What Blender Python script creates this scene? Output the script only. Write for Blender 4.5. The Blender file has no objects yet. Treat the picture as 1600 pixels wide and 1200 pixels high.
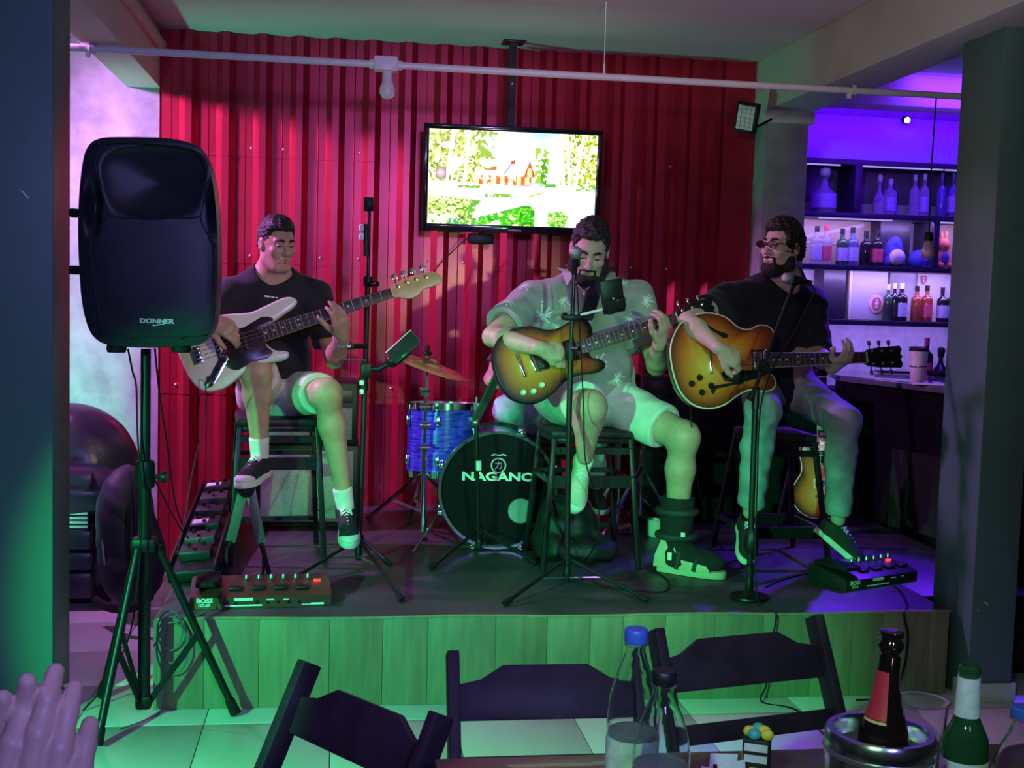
import bpy, bmesh, math, random
import numpy as np
from mathutils import Vector, Matrix
from mathutils.bvhtree import BVHTree

random.seed(7)
SC = bpy.context.scene
COL = SC.collection

# ------------------------------------------------------------------ camera
F_PX, PITCH, YAW, ROLL, CAM_H = 1869.0, 4.29, 8.17, 1.64, 1.573
_p, _y, _r = (math.radians(a) for a in (PITCH, YAW, ROLL))
cF = Vector((math.sin(_y)*math.cos(_p), math.cos(_y)*math.cos(_p), -math.sin(_p)))
_R = Vector((math.cos(_y), -math.sin(_y), 0)); _U = _R.cross(cF)
cR = _R*math.cos(_r) + _U*math.sin(_r); cU = -_R*math.sin(_r) + _U*math.cos(_r)
cC = Vector((0, 0, CAM_H))
cam = bpy.data.cameras.new('camera'); camo = bpy.data.objects.new('camera', cam); COL.objects.link(camo)
camo.matrix_world = Matrix(((cR.x, cU.x, -cF.x, cC.x), (cR.y, cU.y, -cF.y, cC.y), (cR.z, cU.z, -cF.z, cC.z), (0, 0, 0, 1)))
cam.sensor_width = 36; cam.lens = F_PX*36/1600; cam.clip_start = 0.05; cam.clip_end = 100
SC.camera = camo
SC.view_settings.view_transform = 'Standard'; SC.view_settings.look = 'None'
SC.view_settings.gamma = 1; SC.view_settings.use_curve_mapping = False
SC.view_settings.exposure = 0.4

def ray(px, py): return cF + cR*((px-800)/F_PX) - cU*((py-600)/F_PX)
def P(px, py, Y): d = ray(px, py); return cC + d*(Y/d.y)
def PZ(px, py, Z): d = ray(px, py); return cC + d*((Z-CAM_H)/d.z)
def PX(px, py, X): d = ray(px, py); return cC + d*(X/d.x)

# ------------------------------------------------------------------ world and lights
w = bpy.data.worlds.new('world'); SC.world = w; w.use_nodes = True
w.node_tree.nodes['Background'].inputs[0].default_value = (0.20, 0.21, 0.24, 1)
w.node_tree.nodes['Background'].inputs[1].default_value = 0.03

def lamp(name, typ, loc, target, col, power, size=0.05, angle=60, blend=0.3, sy=None):
    l = bpy.data.lights.new(name, typ); o = bpy.data.objects.new(name, l); COL.objects.link(o)
    o.location = loc; l.color = col; l.energy = power
    if typ == 'AREA':
        l.size = size
        if sy: l.shape = 'RECTANGLE'; l.size_y = sy
    else: l.shadow_soft_size = size
    if typ == 'SPOT': l.spot_size = math.radians(angle); l.spot_blend = blend
    if target is not None:
        o.rotation_euler = (Vector(target)-Vector(loc)).to_track_quat('-Z', 'Y').to_euler()
    return o
# party lamp, green beam, on the left behind the photographer
lamp('green_spot', 'SPOT', (-2.6, 0.2, 1.75), (0.3, 4.5, 0.22), (0.02, 1.0, 0.30), 1050, 0.04, 30, 0.35)
# party lamp, violet, high in the left bay beside the beam
lamp('violet_lamp', 'SPOT', (-2.3, 5.7, 2.87), (1.0, 6.7, 0.8), (0.74, 0.24, 0.92), 620, 0.10, 96, 1.0)
# teal uplight on the floor of the left bay
lamp('teal_uplight', 'SPOT', (-2.3, 5.5, 0.2), (-1.0, 6.85, 1.25), (0.12, 1.0, 0.62), 170, 0.08, 80, 0.7)
# pale green beam from the right side of the room
lamp('pale_green_spot', 'SPOT', (1.5, 0.2, 1.7), (0.95, 5.2, 0.95), (0.24, 1.0, 0.44), 260, 0.05, 24, 0.6)
lamp('warm_spot', 'SPOT', (2.3, 0.5, 2.6), (-0.2, 5.2, 1.2), (1.0, 0.90, 0.52), 190, 0.05, 17, 0.8)
# dim bluish house lighting behind the photographer, and a neutral lamp on the left
lamp('house_light', 'SPOT', (0.7, -1.6, 2.8), (-0.7, 4.4, 1.55), (0.32, 0.30, 1.0), 470, 0.4, 50, 0.7)
lamp('neutral_spot', 'SPOT', (-0.9, -0.6, 2.5), (2.3, 5.6, 1.9), (1.0, 0.97, 0.84), 115, 0.15, 36, 0.9)
# added fill behind the photographer, no known fixture, brightens the ceiling
lamp('ceiling_fill', 'SPOT', (1.0, -0.6, 0.9), (1.1, 3.6, 3.3), (1.0, 0.58, 0.95), 420, 0.3, 42, 0.8)
# violet lamp over the tables
lamp('table_lamp', 'SPOT', (-1.0, 1.5, 2.7), (0.05, 2.0, 0.8), (0.50, 0.20, 1.0), 60, 0.05, 80, 0.8)
# added green fill above the photographer, brightens the near table
lamp('near_green_fill', 'SPOT', (-0.6, -0.4, 2.3), (0.95, 1.7, 0.85), (0.40, 1.0, 0.55), 80, 0.06, 34, 0.8)
# bar lighting: blue led bar above the shelves, led strips under the boards, a blue spot over the counter
lamp('bar_led_bar', 'AREA', (3.6, 7.35, 2.88), (3.6, 7.95, 2.3), (0.12, 0.0, 1.0), 10, 1.8, sy=0.06)
lamp('shelf_led', 'AREA', (3.55, 7.74, 2.14), (3.55, 7.95, 1.9), (0.50, 0.31, 1.0), 4.5, 1.7, sy=0.02)
lamp('shelf_led', 'AREA', (3.55, 7.74, 1.79), (3.55, 7.95, 1.5), (0.50, 0.33, 1.0), 5.5, 1.7, sy=0.02)
lamp('shelf_led', 'AREA', (3.55, 7.74, 1.42), (3.55, 7.95, 1.1), (0.40, 0.25, 1.0), 3.5, 1.7, sy=0.02)
lamp('bar_spot', 'SPOT', (3.5, 6.6, 2.75), (2.0, 4.75, 0.35), (0.13, 0.01, 1.0), 300, 0.04, 34, 0.3)
lamp('bar_wash', 'AREA', (3.7, 6.6, 2.7), (3.7, 7.9, 1.7), (0.14, 0.02, 1.0), 14, 0.8)
lamp('counter_light', 'SPOT', (3.6, 6.3, 2.9), (3.4, 6.2, 1.1), (0.16, 0.03, 1.0), 60, 0.04, 60, 0.6)

# ------------------------------------------------------------------ object helpers
ORG = {}
def tag(o, label=None, cat=None, group=None, kind=None):
    if label: o['label'] = label
    if cat: o['category'] = cat
    if group: o['group'] = group
    if kind: o['kind'] = kind
    return o
def thing(name, label, cat, base=(0, 0, 0), group=None, kind=None):
    o = bpy.data.objects.new(name, None); COL.objects.link(o); o.empty_display_size = 0.05
    o.location = base; ORG[o.name] = Vector(base)
    return tag(o, label, cat, group, kind)
def root_org(p):
    while p.parent is not None: p = p.parent
    return ORG.get(p.name, p.location.copy())
def link_mesh(name, me, mat, parent=None, base=None, smooth=40):
    """world-space mesh -> object under parent (or top level with its origin at the base)"""
    n = len(me.vertices); co = np.empty(n*3, np.float32); me.vertices.foreach_get('co', co); co = co.reshape(-1, 3)
    if parent is not None: off = root_org(parent)
    else: off = Vector(base) if base is not None else Vector(((co[:, 0].min()+co[:, 0].max())/2, (co[:, 1].min()+co[:, 1].max())/2, co[:, 2].min()))
    co = co-np.array(off, np.float32); me.vertices.foreach_set('co', co.ravel())
    if mat is not None: me.materials.append(mat)
    if smooth:
        me.polygons.foreach_set('use_smooth', [True]*len(me.polygons))
        if smooth < 180: me.set_sharp_from_angle(angle=math.radians(smooth))
    me.update()
    o = bpy.data.objects.new(name, me); COL.objects.link(o)
    if parent is not None: o.parent = parent
    else: o.location = off; ORG[o.name] = off
    return o
def dup(o, loc=None, rot=None, label=None, parent=None, scale=None):
    c = o.copy(); COL.objects.link(c)
    if parent is not None: c.parent = parent
    for ch in list(o.children): dup(ch, parent=c)
    if loc is not None: c.location = loc; ORG[c.name] = Vector(loc)
    if rot is not None: c.rotation_euler = rot
    if scale is not None: c.scale = scale
    if label: c['label'] = label
    return c
def frame(x, y=None, z=None, loc=(0, 0, 0)):
    """4x4 with given x axis and approximate y or z axis"""
    x = Vector(x).normalized()
    if z is not None: z = Vector(z); z = (z-x*z.dot(x)).normalized(); y = z.cross(x)
    else: y = Vector(y); y = (y-x*y.dot(x)).normalized(); z = x.cross(y)
    return Matrix(((x.x, y.x, z.x, loc[0]), (x.y, y.y, z.y, loc[1]), (x.z, y.z, z.z, loc[2]), (0, 0, 0, 1)))
def T(x, y, z): return Matrix.Translation((x, y, z))
def RZ(a): return Matrix.Rotation(math.radians(a), 4, 'Z')
def RX(a): return Matrix.Rotation(math.radians(a), 4, 'X')
def RY(a): return Matrix.Rotation(math.radians(a), 4, 'Y')

class MB:
    def __init__(s, M=None): s.v = []; s.f = []; s.M = M
    def add(s, vs, fs, M=None):
        o = len(s.v); N = s.M
        for v in vs:
            v = Vector(v)
            if M is not None: v = M @ v
            if N is not None: v = N @ v
            s.v.append(v)
        s.f += [tuple(i+o for i in f) for f in fs]; return s
    def bm(s, b, M=None):
        b.verts.ensure_lookup_table(); b.verts.index_update()
        s.add([v.co.copy() for v in b.verts], [[v.index for v in f.verts] for f in b.faces], M); b.free(); return s
    def box(s, c, d, bev=0, M=None, seg=2):
        b = bmesh.new(); bmesh.ops.create_cube(b, size=1)
        for v in b.verts: v.co = Vector((v.co.x*d[0]+c[0], v.co.y*d[1]+c[1], v.co.z*d[2]+c[2]))
        if bev: bmesh.ops.bevel(b, geom=b.edges[:], offset=min(bev, min(d)*0.49), segments=seg, affect='EDGES', profile=0.5)
        return s.bm(b, M)
    def bx(s, x0, x1, y0, y1, z0, z1, bev=0, M=None):
        return s.box(((x0+x1)/2, (y0+y1)/2, (z0+z1)/2), (abs(x1-x0), abs(y1-y0), abs(z1-z0)), bev, M)
    def beam(s, a, b, w, h, up=(0, 0, 1), bev=0):
        a, b = Vector(a), Vector(b); L = (b-a).length
        u = Vector(up)
        if abs((b-a).normalized().dot(u.normalized())) > 0.98: u = Vector((0, 1, 0))
        return s.box((L/2, 0, 0), (L, w, h), bev, frame(b-a, z=u, loc=a))
    def prism(s, poly, z0, z1, M=None, bev=0, seg=2):
        b = bmesh.new(); n = len(poly)
        vs = [b.verts.new((p[0], p[1], z0)) for p in poly]; b.faces.new(vs[::-1])
        vt = [b.verts.new((p[0], p[1], z1)) for p in poly]; b.faces.new(vt)
        for i in range(n): b.faces.new((vs[i], vs[(i+1) % n], vt[(i+1) % n], vt[i]))
        bmesh.ops.recalc_face_normals(b, faces=b.faces[:])
        if bev:
            es = [e for e in b.edges if abs(e.verts[0].co.z-e.verts[1].co.z) < 1e-7]
            bmesh.ops.bevel(b, geom=es, offset=bev, segments=seg, affect='EDGES', profile=0.5)
        return s.bm(b, M)
    def tube(s, pts, r, n=8, M=None, closed=False):
        pts = [Vector(p) for p in pts]; m = len(pts); rs = r if isinstance(r, (list, tuple)) else [r]*m
        vs = []; fs = []; prev = None
        for i, p in enumerate(pts):
            if closed: t = pts[(i+1) % m]-pts[i-1]
            else: t = pts[min(i+1, m-1)]-pts[max(i-1, 0)]
            t = t.normalized() if t.length > 1e-9 else Vector((0, 0, 1))
            if prev is None: a = t.cross(Vector((0, 0, 1)) if abs(t.z) < 0.9 else Vector((1, 0, 0))).normalized()
            else: a = (prev-t*prev.dot(t)).normalized()
            prev = a; b = t.cross(a)
            for k in range(n):
                q = 2*math.pi*k/n; vs.append(p+(a*math.cos(q)+b*math.sin(q))*rs[i])
        for i in range(m if closed else m-1):
            j = (i+1) % m
            for k in range(n): fs.append((i*n+k, i*n+(k+1) % n, j*n+(k+1) % n, j*n+k))
        if not closed: fs += [tuple(range(n))[::-1], tuple((m-1)*n+k for k in range(n))]
        return s.add(vs, fs, M)
    def lathe(s, prof, n=24, M=None):
        vs = []; fs = []; m = len(prof)
        for r, z in prof:
            for k in range(n): q = 2*math.pi*k/n; vs.append((max(r, 1e-5)*math.cos(q), max(r, 1e-5)*math.sin(q), z))
        for i in range(m-1):
            for k in range(n): fs.append((i*n+k, i*n+(k+1) % n, (i+1)*n+(k+1) % n, (i+1)*n+k))
        fs += [tuple(range(n))[::-1], tuple((m-1)*n+k for k in range(n))]
        return s.add(vs, fs, M)
    def ball(s, c, r, n=12, M=None):
        if not isinstance(r, (list, tuple)): r = (r, r, r)
        b = bmesh.new(); bmesh.ops.create_uvsphere(b, u_segments=n, v_segments=max(6, n*2//3), radius=1)
        for v in b.verts: v.co = Vector((v.co.x*r[0]+c[0], v.co.y*r[1]+c[1], v.co.z*r[2]+c[2]))
        return s.bm(b, M)
    def text(s, body, size, M, depth=0.0006, bold=0.0, sx=1.0):
        cu = bpy.data.curves.new('t', 'FONT'); cu.body = body; cu.size = size; cu.align_x = 'CENTER'; cu.align_y = 'CENTER'
        cu.extrude = depth; cu.offset = bold; cu.resolution_u = 3
        o = bpy.data.objects.new('t', cu); COL.objects.link(o)
        me = bpy.data.meshes.new_from_object(o.evaluated_get(bpy.context.evaluated_depsgraph_get()))
        s.add([(v.co.x*sx, v.co.y, v.co.z) for v in me.vertices], [tuple(p.vertices) for p in me.polygons], M)
        bpy.data.objects.remove(o); bpy.data.curves.remove(cu); bpy.data.meshes.remove(me); return s
    def build(s, name, mat, parent=None, smooth=40, base=None):
        me = bpy.data.meshes.new(name); me.from_pydata([tuple(v) for v in s.v], [], s.f)
        return link_mesh(name, me, mat, parent, base, smooth)

def spline(pts, closed=True, k=4):
    """Catmull-Rom through 2-D or 3-D points"""
    n = len(pts); out = []; pts = [Vector(p) for p in pts]
    for i in range(n if closed else n-1):
        g = (lambda j: pts[j % n]) if closed else (lambda j: pts[min(max(j, 0), n-1)])
        p0, p1, p2, p3 = g(i-1), g(i), g(i+1), g(i+2)
        for t in range(k):
            t /= k
            out.append(0.5*((2*p1)+(p2-p0)*t+(2*p0-5*p1+4*p2-p3)*t*t+(3*p1-p0-3*p2+p3)*t**3))
    if not closed: out.append(pts[-1])
    return out

# ------------------------------------------------------------------ materials
MATS = {}
def mat(name, col, rough=0.5, metal=0.0, var=0.12, scale=18, bump=0.0, bscale=None, emit=None, estr=1.0, trans=0.0, ior=1.45, coat=0.0, spec=0.5, stretch=None, sss=0.0, sheen=0.0):
    if name in MATS: return MATS[name]
    m = bpy.data.materials.new(name); m.use_nodes = True; N = m.node_tree.nodes; L = m.node_tree.links
    b = N['Principled BSDF']
    b.inputs['Roughness'].default_value = rough; b.inputs['Metallic'].default_value = metal
    b.inputs['IOR'].default_value = ior; b.inputs['Transmission Weight'].default_value = trans
    b.inputs['Coat Weight'].default_value = coat; b.inputs['Specular IOR Level'].default_value = spec
    if sss: b.inputs['Subsurface Weight'].default_value = sss; b.inputs['Subsurface Scale'].default_value = 0.01; b.inputs['Subsurface Radius'].default_value = (1, .35, .2)
    if sheen: b.inputs['Sheen Weight'].default_value = sheen
    tc = N.new('ShaderNodeTexCoord'); mp = N.new('ShaderNodeMapping'); L.new(tc.outputs['Object'], mp.inputs[0])
    if stretch: mp.inputs['Scale'].default_value = stretch
    nz = N.new('ShaderNodeTexNoise'); nz.inputs['Scale'].default_value = scale; nz.inputs['Detail'].default_value = 4
    L.new(mp.outputs[0], nz.inputs['Vector'])
    rp = N.new('ShaderNodeValToRGB')
    rp.color_ramp.elements[0].position = 0.3; rp.color_ramp.elements[1].position = 0.7
    rp.color_ramp.elements[0].color = (*[c*(1-var) for c in col], 1); rp.color_ramp.elements[1].color = (*[min(1, c*(1+var)) for c in col], 1)
    L.new(nz.outputs['Fac'], rp.inputs[0]); L.new(rp.outputs[0], b.inputs['Base Color'])
    if bump:
        bp = N.new('ShaderNodeBump'); bp.inputs['Strength'].default_value = bump; bp.inputs['Distance'].default_value = 0.01
        n2 = nz
        if bscale:
            n2 = N.new('ShaderNodeTexNoise'); n2.inputs['Scale'].default_value = bscale; n2.inputs['Detail'].default_value = 3; L.new(mp.outputs[0], n2.inputs['Vector'])
        L.new(n2.outputs['Fac'], bp.inputs['Height']); L.new(bp.outputs[0], b.inputs['Normal'])
    if emit: b.inputs['Emission Color'].default_value = (*emit, 1); b.inputs['Emission Strength'].default_value = estr
    MATS[name] = m; return m

# ------------------------------------------------------------------ implicit surfaces (bodies, cloth, hair)
class SDF:
    def __init__(s): s.ops = []; s.noise = None
    def cone(s, a, b, ra, rb, k=0.02, sub=False):
        s.ops.append(('c', np.array(a, np.float32), np.array(b, np.float32), ra, rb, k, sub)); return s
    def ell(s, c, r, A=None, k=0.02, sub=False):
        A = np.eye(3, dtype=np.float32) if A is None else np.array([list(v) for v in A], np.float32)
        s.ops.append(('e', np.array(c, np.float32), np.array(r, np.float32), A, None, k, sub)); return s
    def half(s, p, n, k=0.004):   # removes the side n points to
        n = np.array(Vector(n).normalized(), np.float32); s.ops.append(('h', np.array(p, np.float32), n, None, None, k, True)); return s
    def box_cut(s, c, r, A=None, k=0.003):
        A = np.eye(3, dtype=np.float32) if A is None else np.array([list(v) for v in A], np.float32)
        s.ops.append(('b', np.array(c, np.float32), np.array(r, np.float32), A, None, k, True)); return s
    def bounds(s, o):
        if o[0] == 'c':
            lo = np.minimum(o[1]-o[3], o[2]-o[4]); hi = np.maximum(o[1]+o[3], o[2]+o[4])
        else:
            e = np.sqrt(((o[3]*o[2][:, None])**2).sum(0)); lo, hi = o[1]-e, o[1]+e
        return lo, hi
    def mesh(s, vox, name='sdf'):
        los, his = zip(*[s.bounds(o) for o in s.ops if not o[6]])
        org = np.min(los, 0)-3*vox-0.01; n = (np.ceil((np.max(his, 0)+3*vox+0.01-org)/vox)).astype(int)+1
        d = np.full(n, 0.2, np.float32); ax = [org[i]+vox*np.arange(n[i], dtype=np.float32) for i in range(3)]
        for o in s.ops:
            k = o[5]
            if o[0] == 'h': i0 = np.zeros(3, int); i1 = n
            else:
                lo, hi = s.bounds(o); m = k+4*vox+0.006
                i0 = np.clip(np.floor((lo-m-org)/vox).astype(int), 0, n); i1 = np.clip(np.ceil((hi+m-org)/vox).astype(int)+1, 0, n)
                if np.any(i1 <= i0): continue
            sl = tuple(slice(i0[i], i1[i]) for i in range(3))
            X = ax[0][sl[0]][:, None, None]; Y = ax[1][sl[1]][None, :, None]; Z = ax[2][sl[2]][None, None, :]
            if o[0] == 'c':
                a, b, ra, rb = o[1:5]; ab = b-a; L2 = float(ab@ab)+1e-12
                x, y, z = X-a[0], Y-a[1], Z-a[2]
                t = np.clip((x*ab[0]+y*ab[1]+z*ab[2])/L2, 0, 1)
                p = np.sqrt((x-t*ab[0])**2+(y-t*ab[1])**2+(z-t*ab[2])**2)-(ra+(rb-ra)*t)
            elif o[0] == 'e':
                c, r, A = o[1:4]; x, y, z = X-c[0], Y-c[1], Z-c[2]
                q = [A[i][0]*x+A[i][1]*y+A[i][2]*z for i in range(3)]
                k0 = np.sqrt(sum((q[i]/r[i])**2 for i in range(3))); k1 = np.sqrt(sum((q[i]/r[i]**2)**2 for i in range(3)))+1e-6
                p = k0*(k0-1)/k1
            elif o[0] == 'b':
                c, r, A = o[1:4]; x, y, z = X-c[0], Y-c[1], Z-c[2]
                q = [np.abs(A[i][0]*x+A[i][1]*y+A[i][2]*z)-r[i] for i in range(3)]
                p = np.maximum(np.maximum(q[0], q[1]), q[2])
            else:
                p = -((X-o[1][0])*o[2][0]+(Y-o[1][1])*o[2][1]+(Z-o[1][2])*o[2][2])
            a = d[sl]
            if o[6]:
                p = -p; h = np.maximum(k-np.abs(a-p), 0)/k; d[sl] = np.maximum(a, p)+h*h*k*0.25
            else:
                h = np.maximum(k-np.abs(a-p), 0)/k; d[sl] = np.minimum(a, p)-h*h*k*0.25
        if s.noise:
            amp, f = s.noise; X = ax[0][:, None, None]; Y = ax[1][None, :, None]; Z = ax[2][None, None, :]
            d += (amp*(np.sin(f*(X*1.0+Z*.55)+2*np.sin(f*.31*Y+f*.2*X))*np.sin(f*(Y*.8-Z*.6)+1.7*np.sin(f*.43*X))+.5*np.sin(f*2.1*(X*.3+Z+.5*Y)+np.sin(f*X)))).astype(np.float32)
        return nets(d, org, vox, name)
def nets(d, org, vox, name):
    sg = d < 0
    d[0], d[-1] = .2, .2; sg[0] = sg[-1] = False; sg[:, 0] = sg[:, -1] = False; sg[:, :, 0] = sg[:, :, -1] = False
    S = [slice(None, -1), slice(1, None)]
    cnt = np.zeros([x-1 for x in d.shape], np.uint8)
    for i in (0, 1):
        for j in (0, 1):
            for k in (0, 1): cnt += sg[S[i], S[j], S[k]]
    idx = np.argwhere((cnt > 0) & (cnt < 8)); N = len(idx)
    ids = np.full(cnt.shape, -1, np.int32); ids[idx[:, 0], idx[:, 1], idx[:, 2]] = np.arange(N)
    cs = [(i, j, k) for i in (0, 1) for j in (0, 1) for k in (0, 1)]
    V = {c: d[idx[:, 0]+c[0], idx[:, 1]+c[1], idx[:, 2]+c[2]] for c in cs}
    acc = np.zeros((N, 3), np.float32); num = np.zeros(N, np.float32)
    for c in cs:
        for a in range(3):
            if c[a]: continue
            e = list(c); e[a] = 1; e = tuple(e); va, vb = V[c], V[e]
            m = (va < 0) != (vb < 0); t = np.where(m, va/np.where(m, va-vb, 1), 0)
            q = np.tile(np.array(c, np.float32), (N, 1)); q[:, a] = t
            acc[m] += q[m]; num += m
    co = (idx+acc/np.maximum(num, 1)[:, None])*vox+org
    quads = []
    for a in range(3):
        b, c = (a+1) % 3, (a+2) % 3
        s0 = [slice(1, -1)]*3; s1 = [slice(1, -1)]*3; s0[a] = slice(0, -1); s1[a] = slice(1, None)
        A, B = sg[tuple(s0)], sg[tuple(s1)]
        e = np.argwhere(A != B)
        if not len(e): continue
        ins = A[e[:, 0], e[:, 1], e[:, 2]]
        base = e.copy(); base[:, b] += 1; base[:, c] += 1
        def cell(db, dc):
            q = base.copy(); q[:, b] -= db; q[:, c] -= dc
            return ids[q[:, 0], q[:, 1], q[:, 2]]
        Q = np.stack([cell(1, 1), cell(0, 1), cell(0, 0), cell(1, 0)], 1)
        Q[~ins] = Q[~ins][:, ::-1]; quads.append(Q)
    Q = np.concatenate(quads); Q = Q[(Q >= 0).all(1)]
    me = bpy.data.meshes.new(name); me.vertices.add(N); me.vertices.foreach_set('co', co.astype(np.float32).ravel())
    me.loops.add(len(Q)*4); me.loops.foreach_set('vertex_index', Q.astype(np.int32).ravel())
    me.polygons.add(len(Q)); me.polygons.foreach_set('loop_start', np.arange(0, len(Q)*4, 4, dtype=np.int32))
    me.update(calc_edges=True); me.validate(); return me

# ================================================================== ROOM
YW, ZC, ZS, YS = 6.82, 2.95, 0.346, 4.464          # back wall, ceiling, stage height, stage front
def struct(name, mb, m, label, cat, base=None, smooth=40):
    o = mb.build(name, m, None, smooth, base); return tag(o, label, cat, kind='structure')

m_tile = mat('floor_tile', (0.62, 0.63, 0.60), 0.28, var=0.06, scale=5, bump=0.04)
m_grout = mat('grout', (0.10, 0.11, 0.11), 0.9)
m_ceil = mat('ceiling_paint', (0.50, 0.47, 0.47), 0.85, var=0.05, scale=2)
m_beam = mat('beam_paint', (0.58, 0.56, 0.50), 0.8, var=0.05, scale=3, bump=0.08)
m_conc = mat('burnt_cement', (0.34, 0.36, 0.37), 0.6, var=0.30, scale=7, bump=0.12)
m_pillar = mat('pillar_cement', (0.30, 0.30, 0.31), 0.7, var=0.15, scale=9, bump=0.1)
m_col = mat('column_green_paint', (0.085, 0.17, 0.15), 0.45, var=0.06, scale=3)
m_red = mat('red_sheet_metal', (0.42, 0.020, 0.046), 0.28, metal=0.5, var=0.10, scale=6)
m_screw = mat('screw_zinc', (0.7, 0.68, 0.66), 0.3, metal=0.8)
m_black = mat('black_paint', (0.010, 0.010, 0.011), 0.5, spec=0.3)

# floor: screed with grout colour, tiles on it
fl = struct('floor', MB().bx(-4, 6, -2.5, 8.4, -0.08, -0.004), m_grout, 'pale grey square floor tiles with dark joints below the stage', 'floor')
TS = 0.4505
tile = None
for i in range(-4, 9):
    for j in range(5, 15):
        x0 = -0.015+i*TS; y0 = 4.305+(j-8)*TS-0.0
        if x0 > 3.2 or (y0 > YS+0.3 and x0 > -0.7): continue
        if tile is None:
            me = MB().bx(0.002, TS-0.002, 0.002, TS-0.002, -0.012, 0.0, 0.0012).build('tile', m_tile, fl)
            tile = me; o = tile
        else:
            o = tile.copy(); COL.objects.link(o); o.parent = fl
        o.location = Vector((x0, y0, 0))
        # mesh is stored relative to the floor origin, so the location is the plain offset
struct('ceiling', MB().bx(-4, 6, -2.5, 8.4, ZC, ZC+0.1), m_ceil, 'flat grey painted ceiling above the stage', 'ceiling')
struct('wall_left', MB().bx(-4, -1.0, YW+0.03, YW+0.18, 0, ZC), m_conc, 'mottled burnt-cement wall left of the red metal sheets', 'wall')
struct('baseboard_left', MB().bx(-4, -0.66, YW+0.0, YW+0.03, 0, 0.09, 0.004), mat('baseboard', (0.6, 0.6, 0.58), 0.5), 'pale baseboard along the burnt-cement wall', 'baseboard')
struct('beam_left', MB().bx(-1.185, -1.0, -2.5, YW+0.03, 2.64, ZC, 0.006), m_beam, 'left ceiling beam running towards the red wall', 'beam')
struct('trim_1', MB().bx(-1.0, -0.965, 2.0, YW-0.03, 2.83, 2.875, 0.004), m_beam, 'painted conduit strip along the top of the left beam', 'trim')
struct('beam_right', MB().bx(2.35, 2.62, -2.5, YW+0.03, 2.65, ZC, 0.006), m_beam, 'wide right ceiling beam above the bar opening', 'beam')
struct('column_left', MB().bx(-1.9, -1.0, 4.37, 4.64, 0, ZC, 0.008), m_col, 'dark green painted column at the left edge', 'column')
struct('column_right', MB().bx(2.50, 2.69, 4.37, 4.69, 0, ZC, 0.008), m_col, 'dark green painted column beside the bar counter', 'column')
bb = mat('column_base_board', (0.62, 0.64, 0.60), 0.5)
struct('baseboard_right', MB().bx(2.488, 2.70, 4.355, 4.372, 0, 0.075, 0.003).bx(2.486, 2.502, 4.357, 4.46, 0, 0.075, 0.003), bb, 'pale baseboard around the foot of the right column', 'baseboard')
struct('pillar', MB().bx(2.36, 2.62, 6.62, YW+0.2, 0, 2.60, 0.006), m_pillar, 'bare cement pillar between red wall and bar shelves', 'pillar')

struct('trim_3', MB().bx(2.34, 2.64, 6.58, YW+0.2, 2.585, 2.65, 0.004), m_beam, 'pale ledge on top of the cement pillar under the right beam', 'trim')
m_chip = mat('bare_plaster', (0.75, 0.85, 0.80), 0.8)
for colm, spots, Yc in ((bpy.data.objects['column_left'], ((30, 297, 12), (38, 304, 8)), 4.367), (bpy.data.objects['column_right'], ((1537, 940, 9), (1527, 952, 4)), 4.367)):
    for x_, y_, L_ in spots:
        a_ = P(x_, y_, Yc); MB().prism([(0, 0), (L_*.0012, -.003), (L_*.0022, -L_*.0016), (L_*.0018, -L_*.0018), (L_*.0008, -.006)], 0, .002, frame((1, 0, 0), y=(0, 0, 1), loc=a_)).build('paint_chip', m_chip, colm)
# red corrugated metal wall: rows of overlapping sheets
wall = thing('wall_back', 'red corrugated metal sheet wall behind the band', 'wall', (0.68, YW, ZS), kind='structure')
PITCH_W = 0.198
def prof(x):
    t = (x/PITCH_W) % 1.0
    # pan, slope, crest, slope
    if t < 0.47: h = 0.0
    elif t < 0.64: h = (t-0.47)/0.17
    elif t < 0.82: h = 1.0
    elif t < 0.99: h = 1-(t-0.82)/0.17
    else: h = 0.0
    if 0.24 < t < 0.27: h += 0.10
    return 0.036*h
rows = [(2.285, ZC, 0.013), (1.70, 2.32, 0.009), (0.97, 1.735, 0.005), (0.0, 1.0, 0.001)]
xs_all = []
x = -1.0
while x < 2.36:
    t0 = math.floor(x/PITCH_W)*PITCH_W
    for t in (0, .24, .255, .27, .47, .64, .82, .99): xs_all.append(t0+t*PITCH_W)
    x += PITCH_W
xs_all = sorted(set(round(v, 5) for v in xs_all))
cols = [(-1.0, -0.09), (-0.10, 0.70), (0.69, 1.49), (1.48, 2.355)]
for r, (z0, z1, lift) in enumerate(rows):
    for c, (a, b) in enumerate(cols):
        lf = lift+(0.002 if c % 2 else 0)
        xs = [a]+[v for v in xs_all if a < v < b]+[b]
        fr = [(v, YW-0.004-lf-prof(v)) for v in xs]; bk = [(v, y+0.0022) for v, y in fr[::-1]]
        MB().prism(fr+bk, z0, z1).build('metal_sheet', m_red, wall, 25)
sc = None; k = 0
for z, st in ((2.335, 1), (1.745, 1), (1.02, 1)):
    for i in range(-5, 12):
        x = i*PITCH_W+0.06+0.012*((i*7+int(z*10)) % 3)
        if not (-0.95 < x < 2.3) or (i+int(z*3)) % 3 == 0: continue
        if sc is None: sc = MB().lathe([(0.009, 0), (0.009, 0.003), (0.0065, 0.007), (0.003, 0.009)], 8, T(0.68, YW, ZS) @ RX(90)).build('screw', m_screw, wall); o = sc
        else: o = sc.copy(); COL.objects.link(o); o.parent = wall
        o.location = (x-0.68, -0.012, z-ZS)

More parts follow.
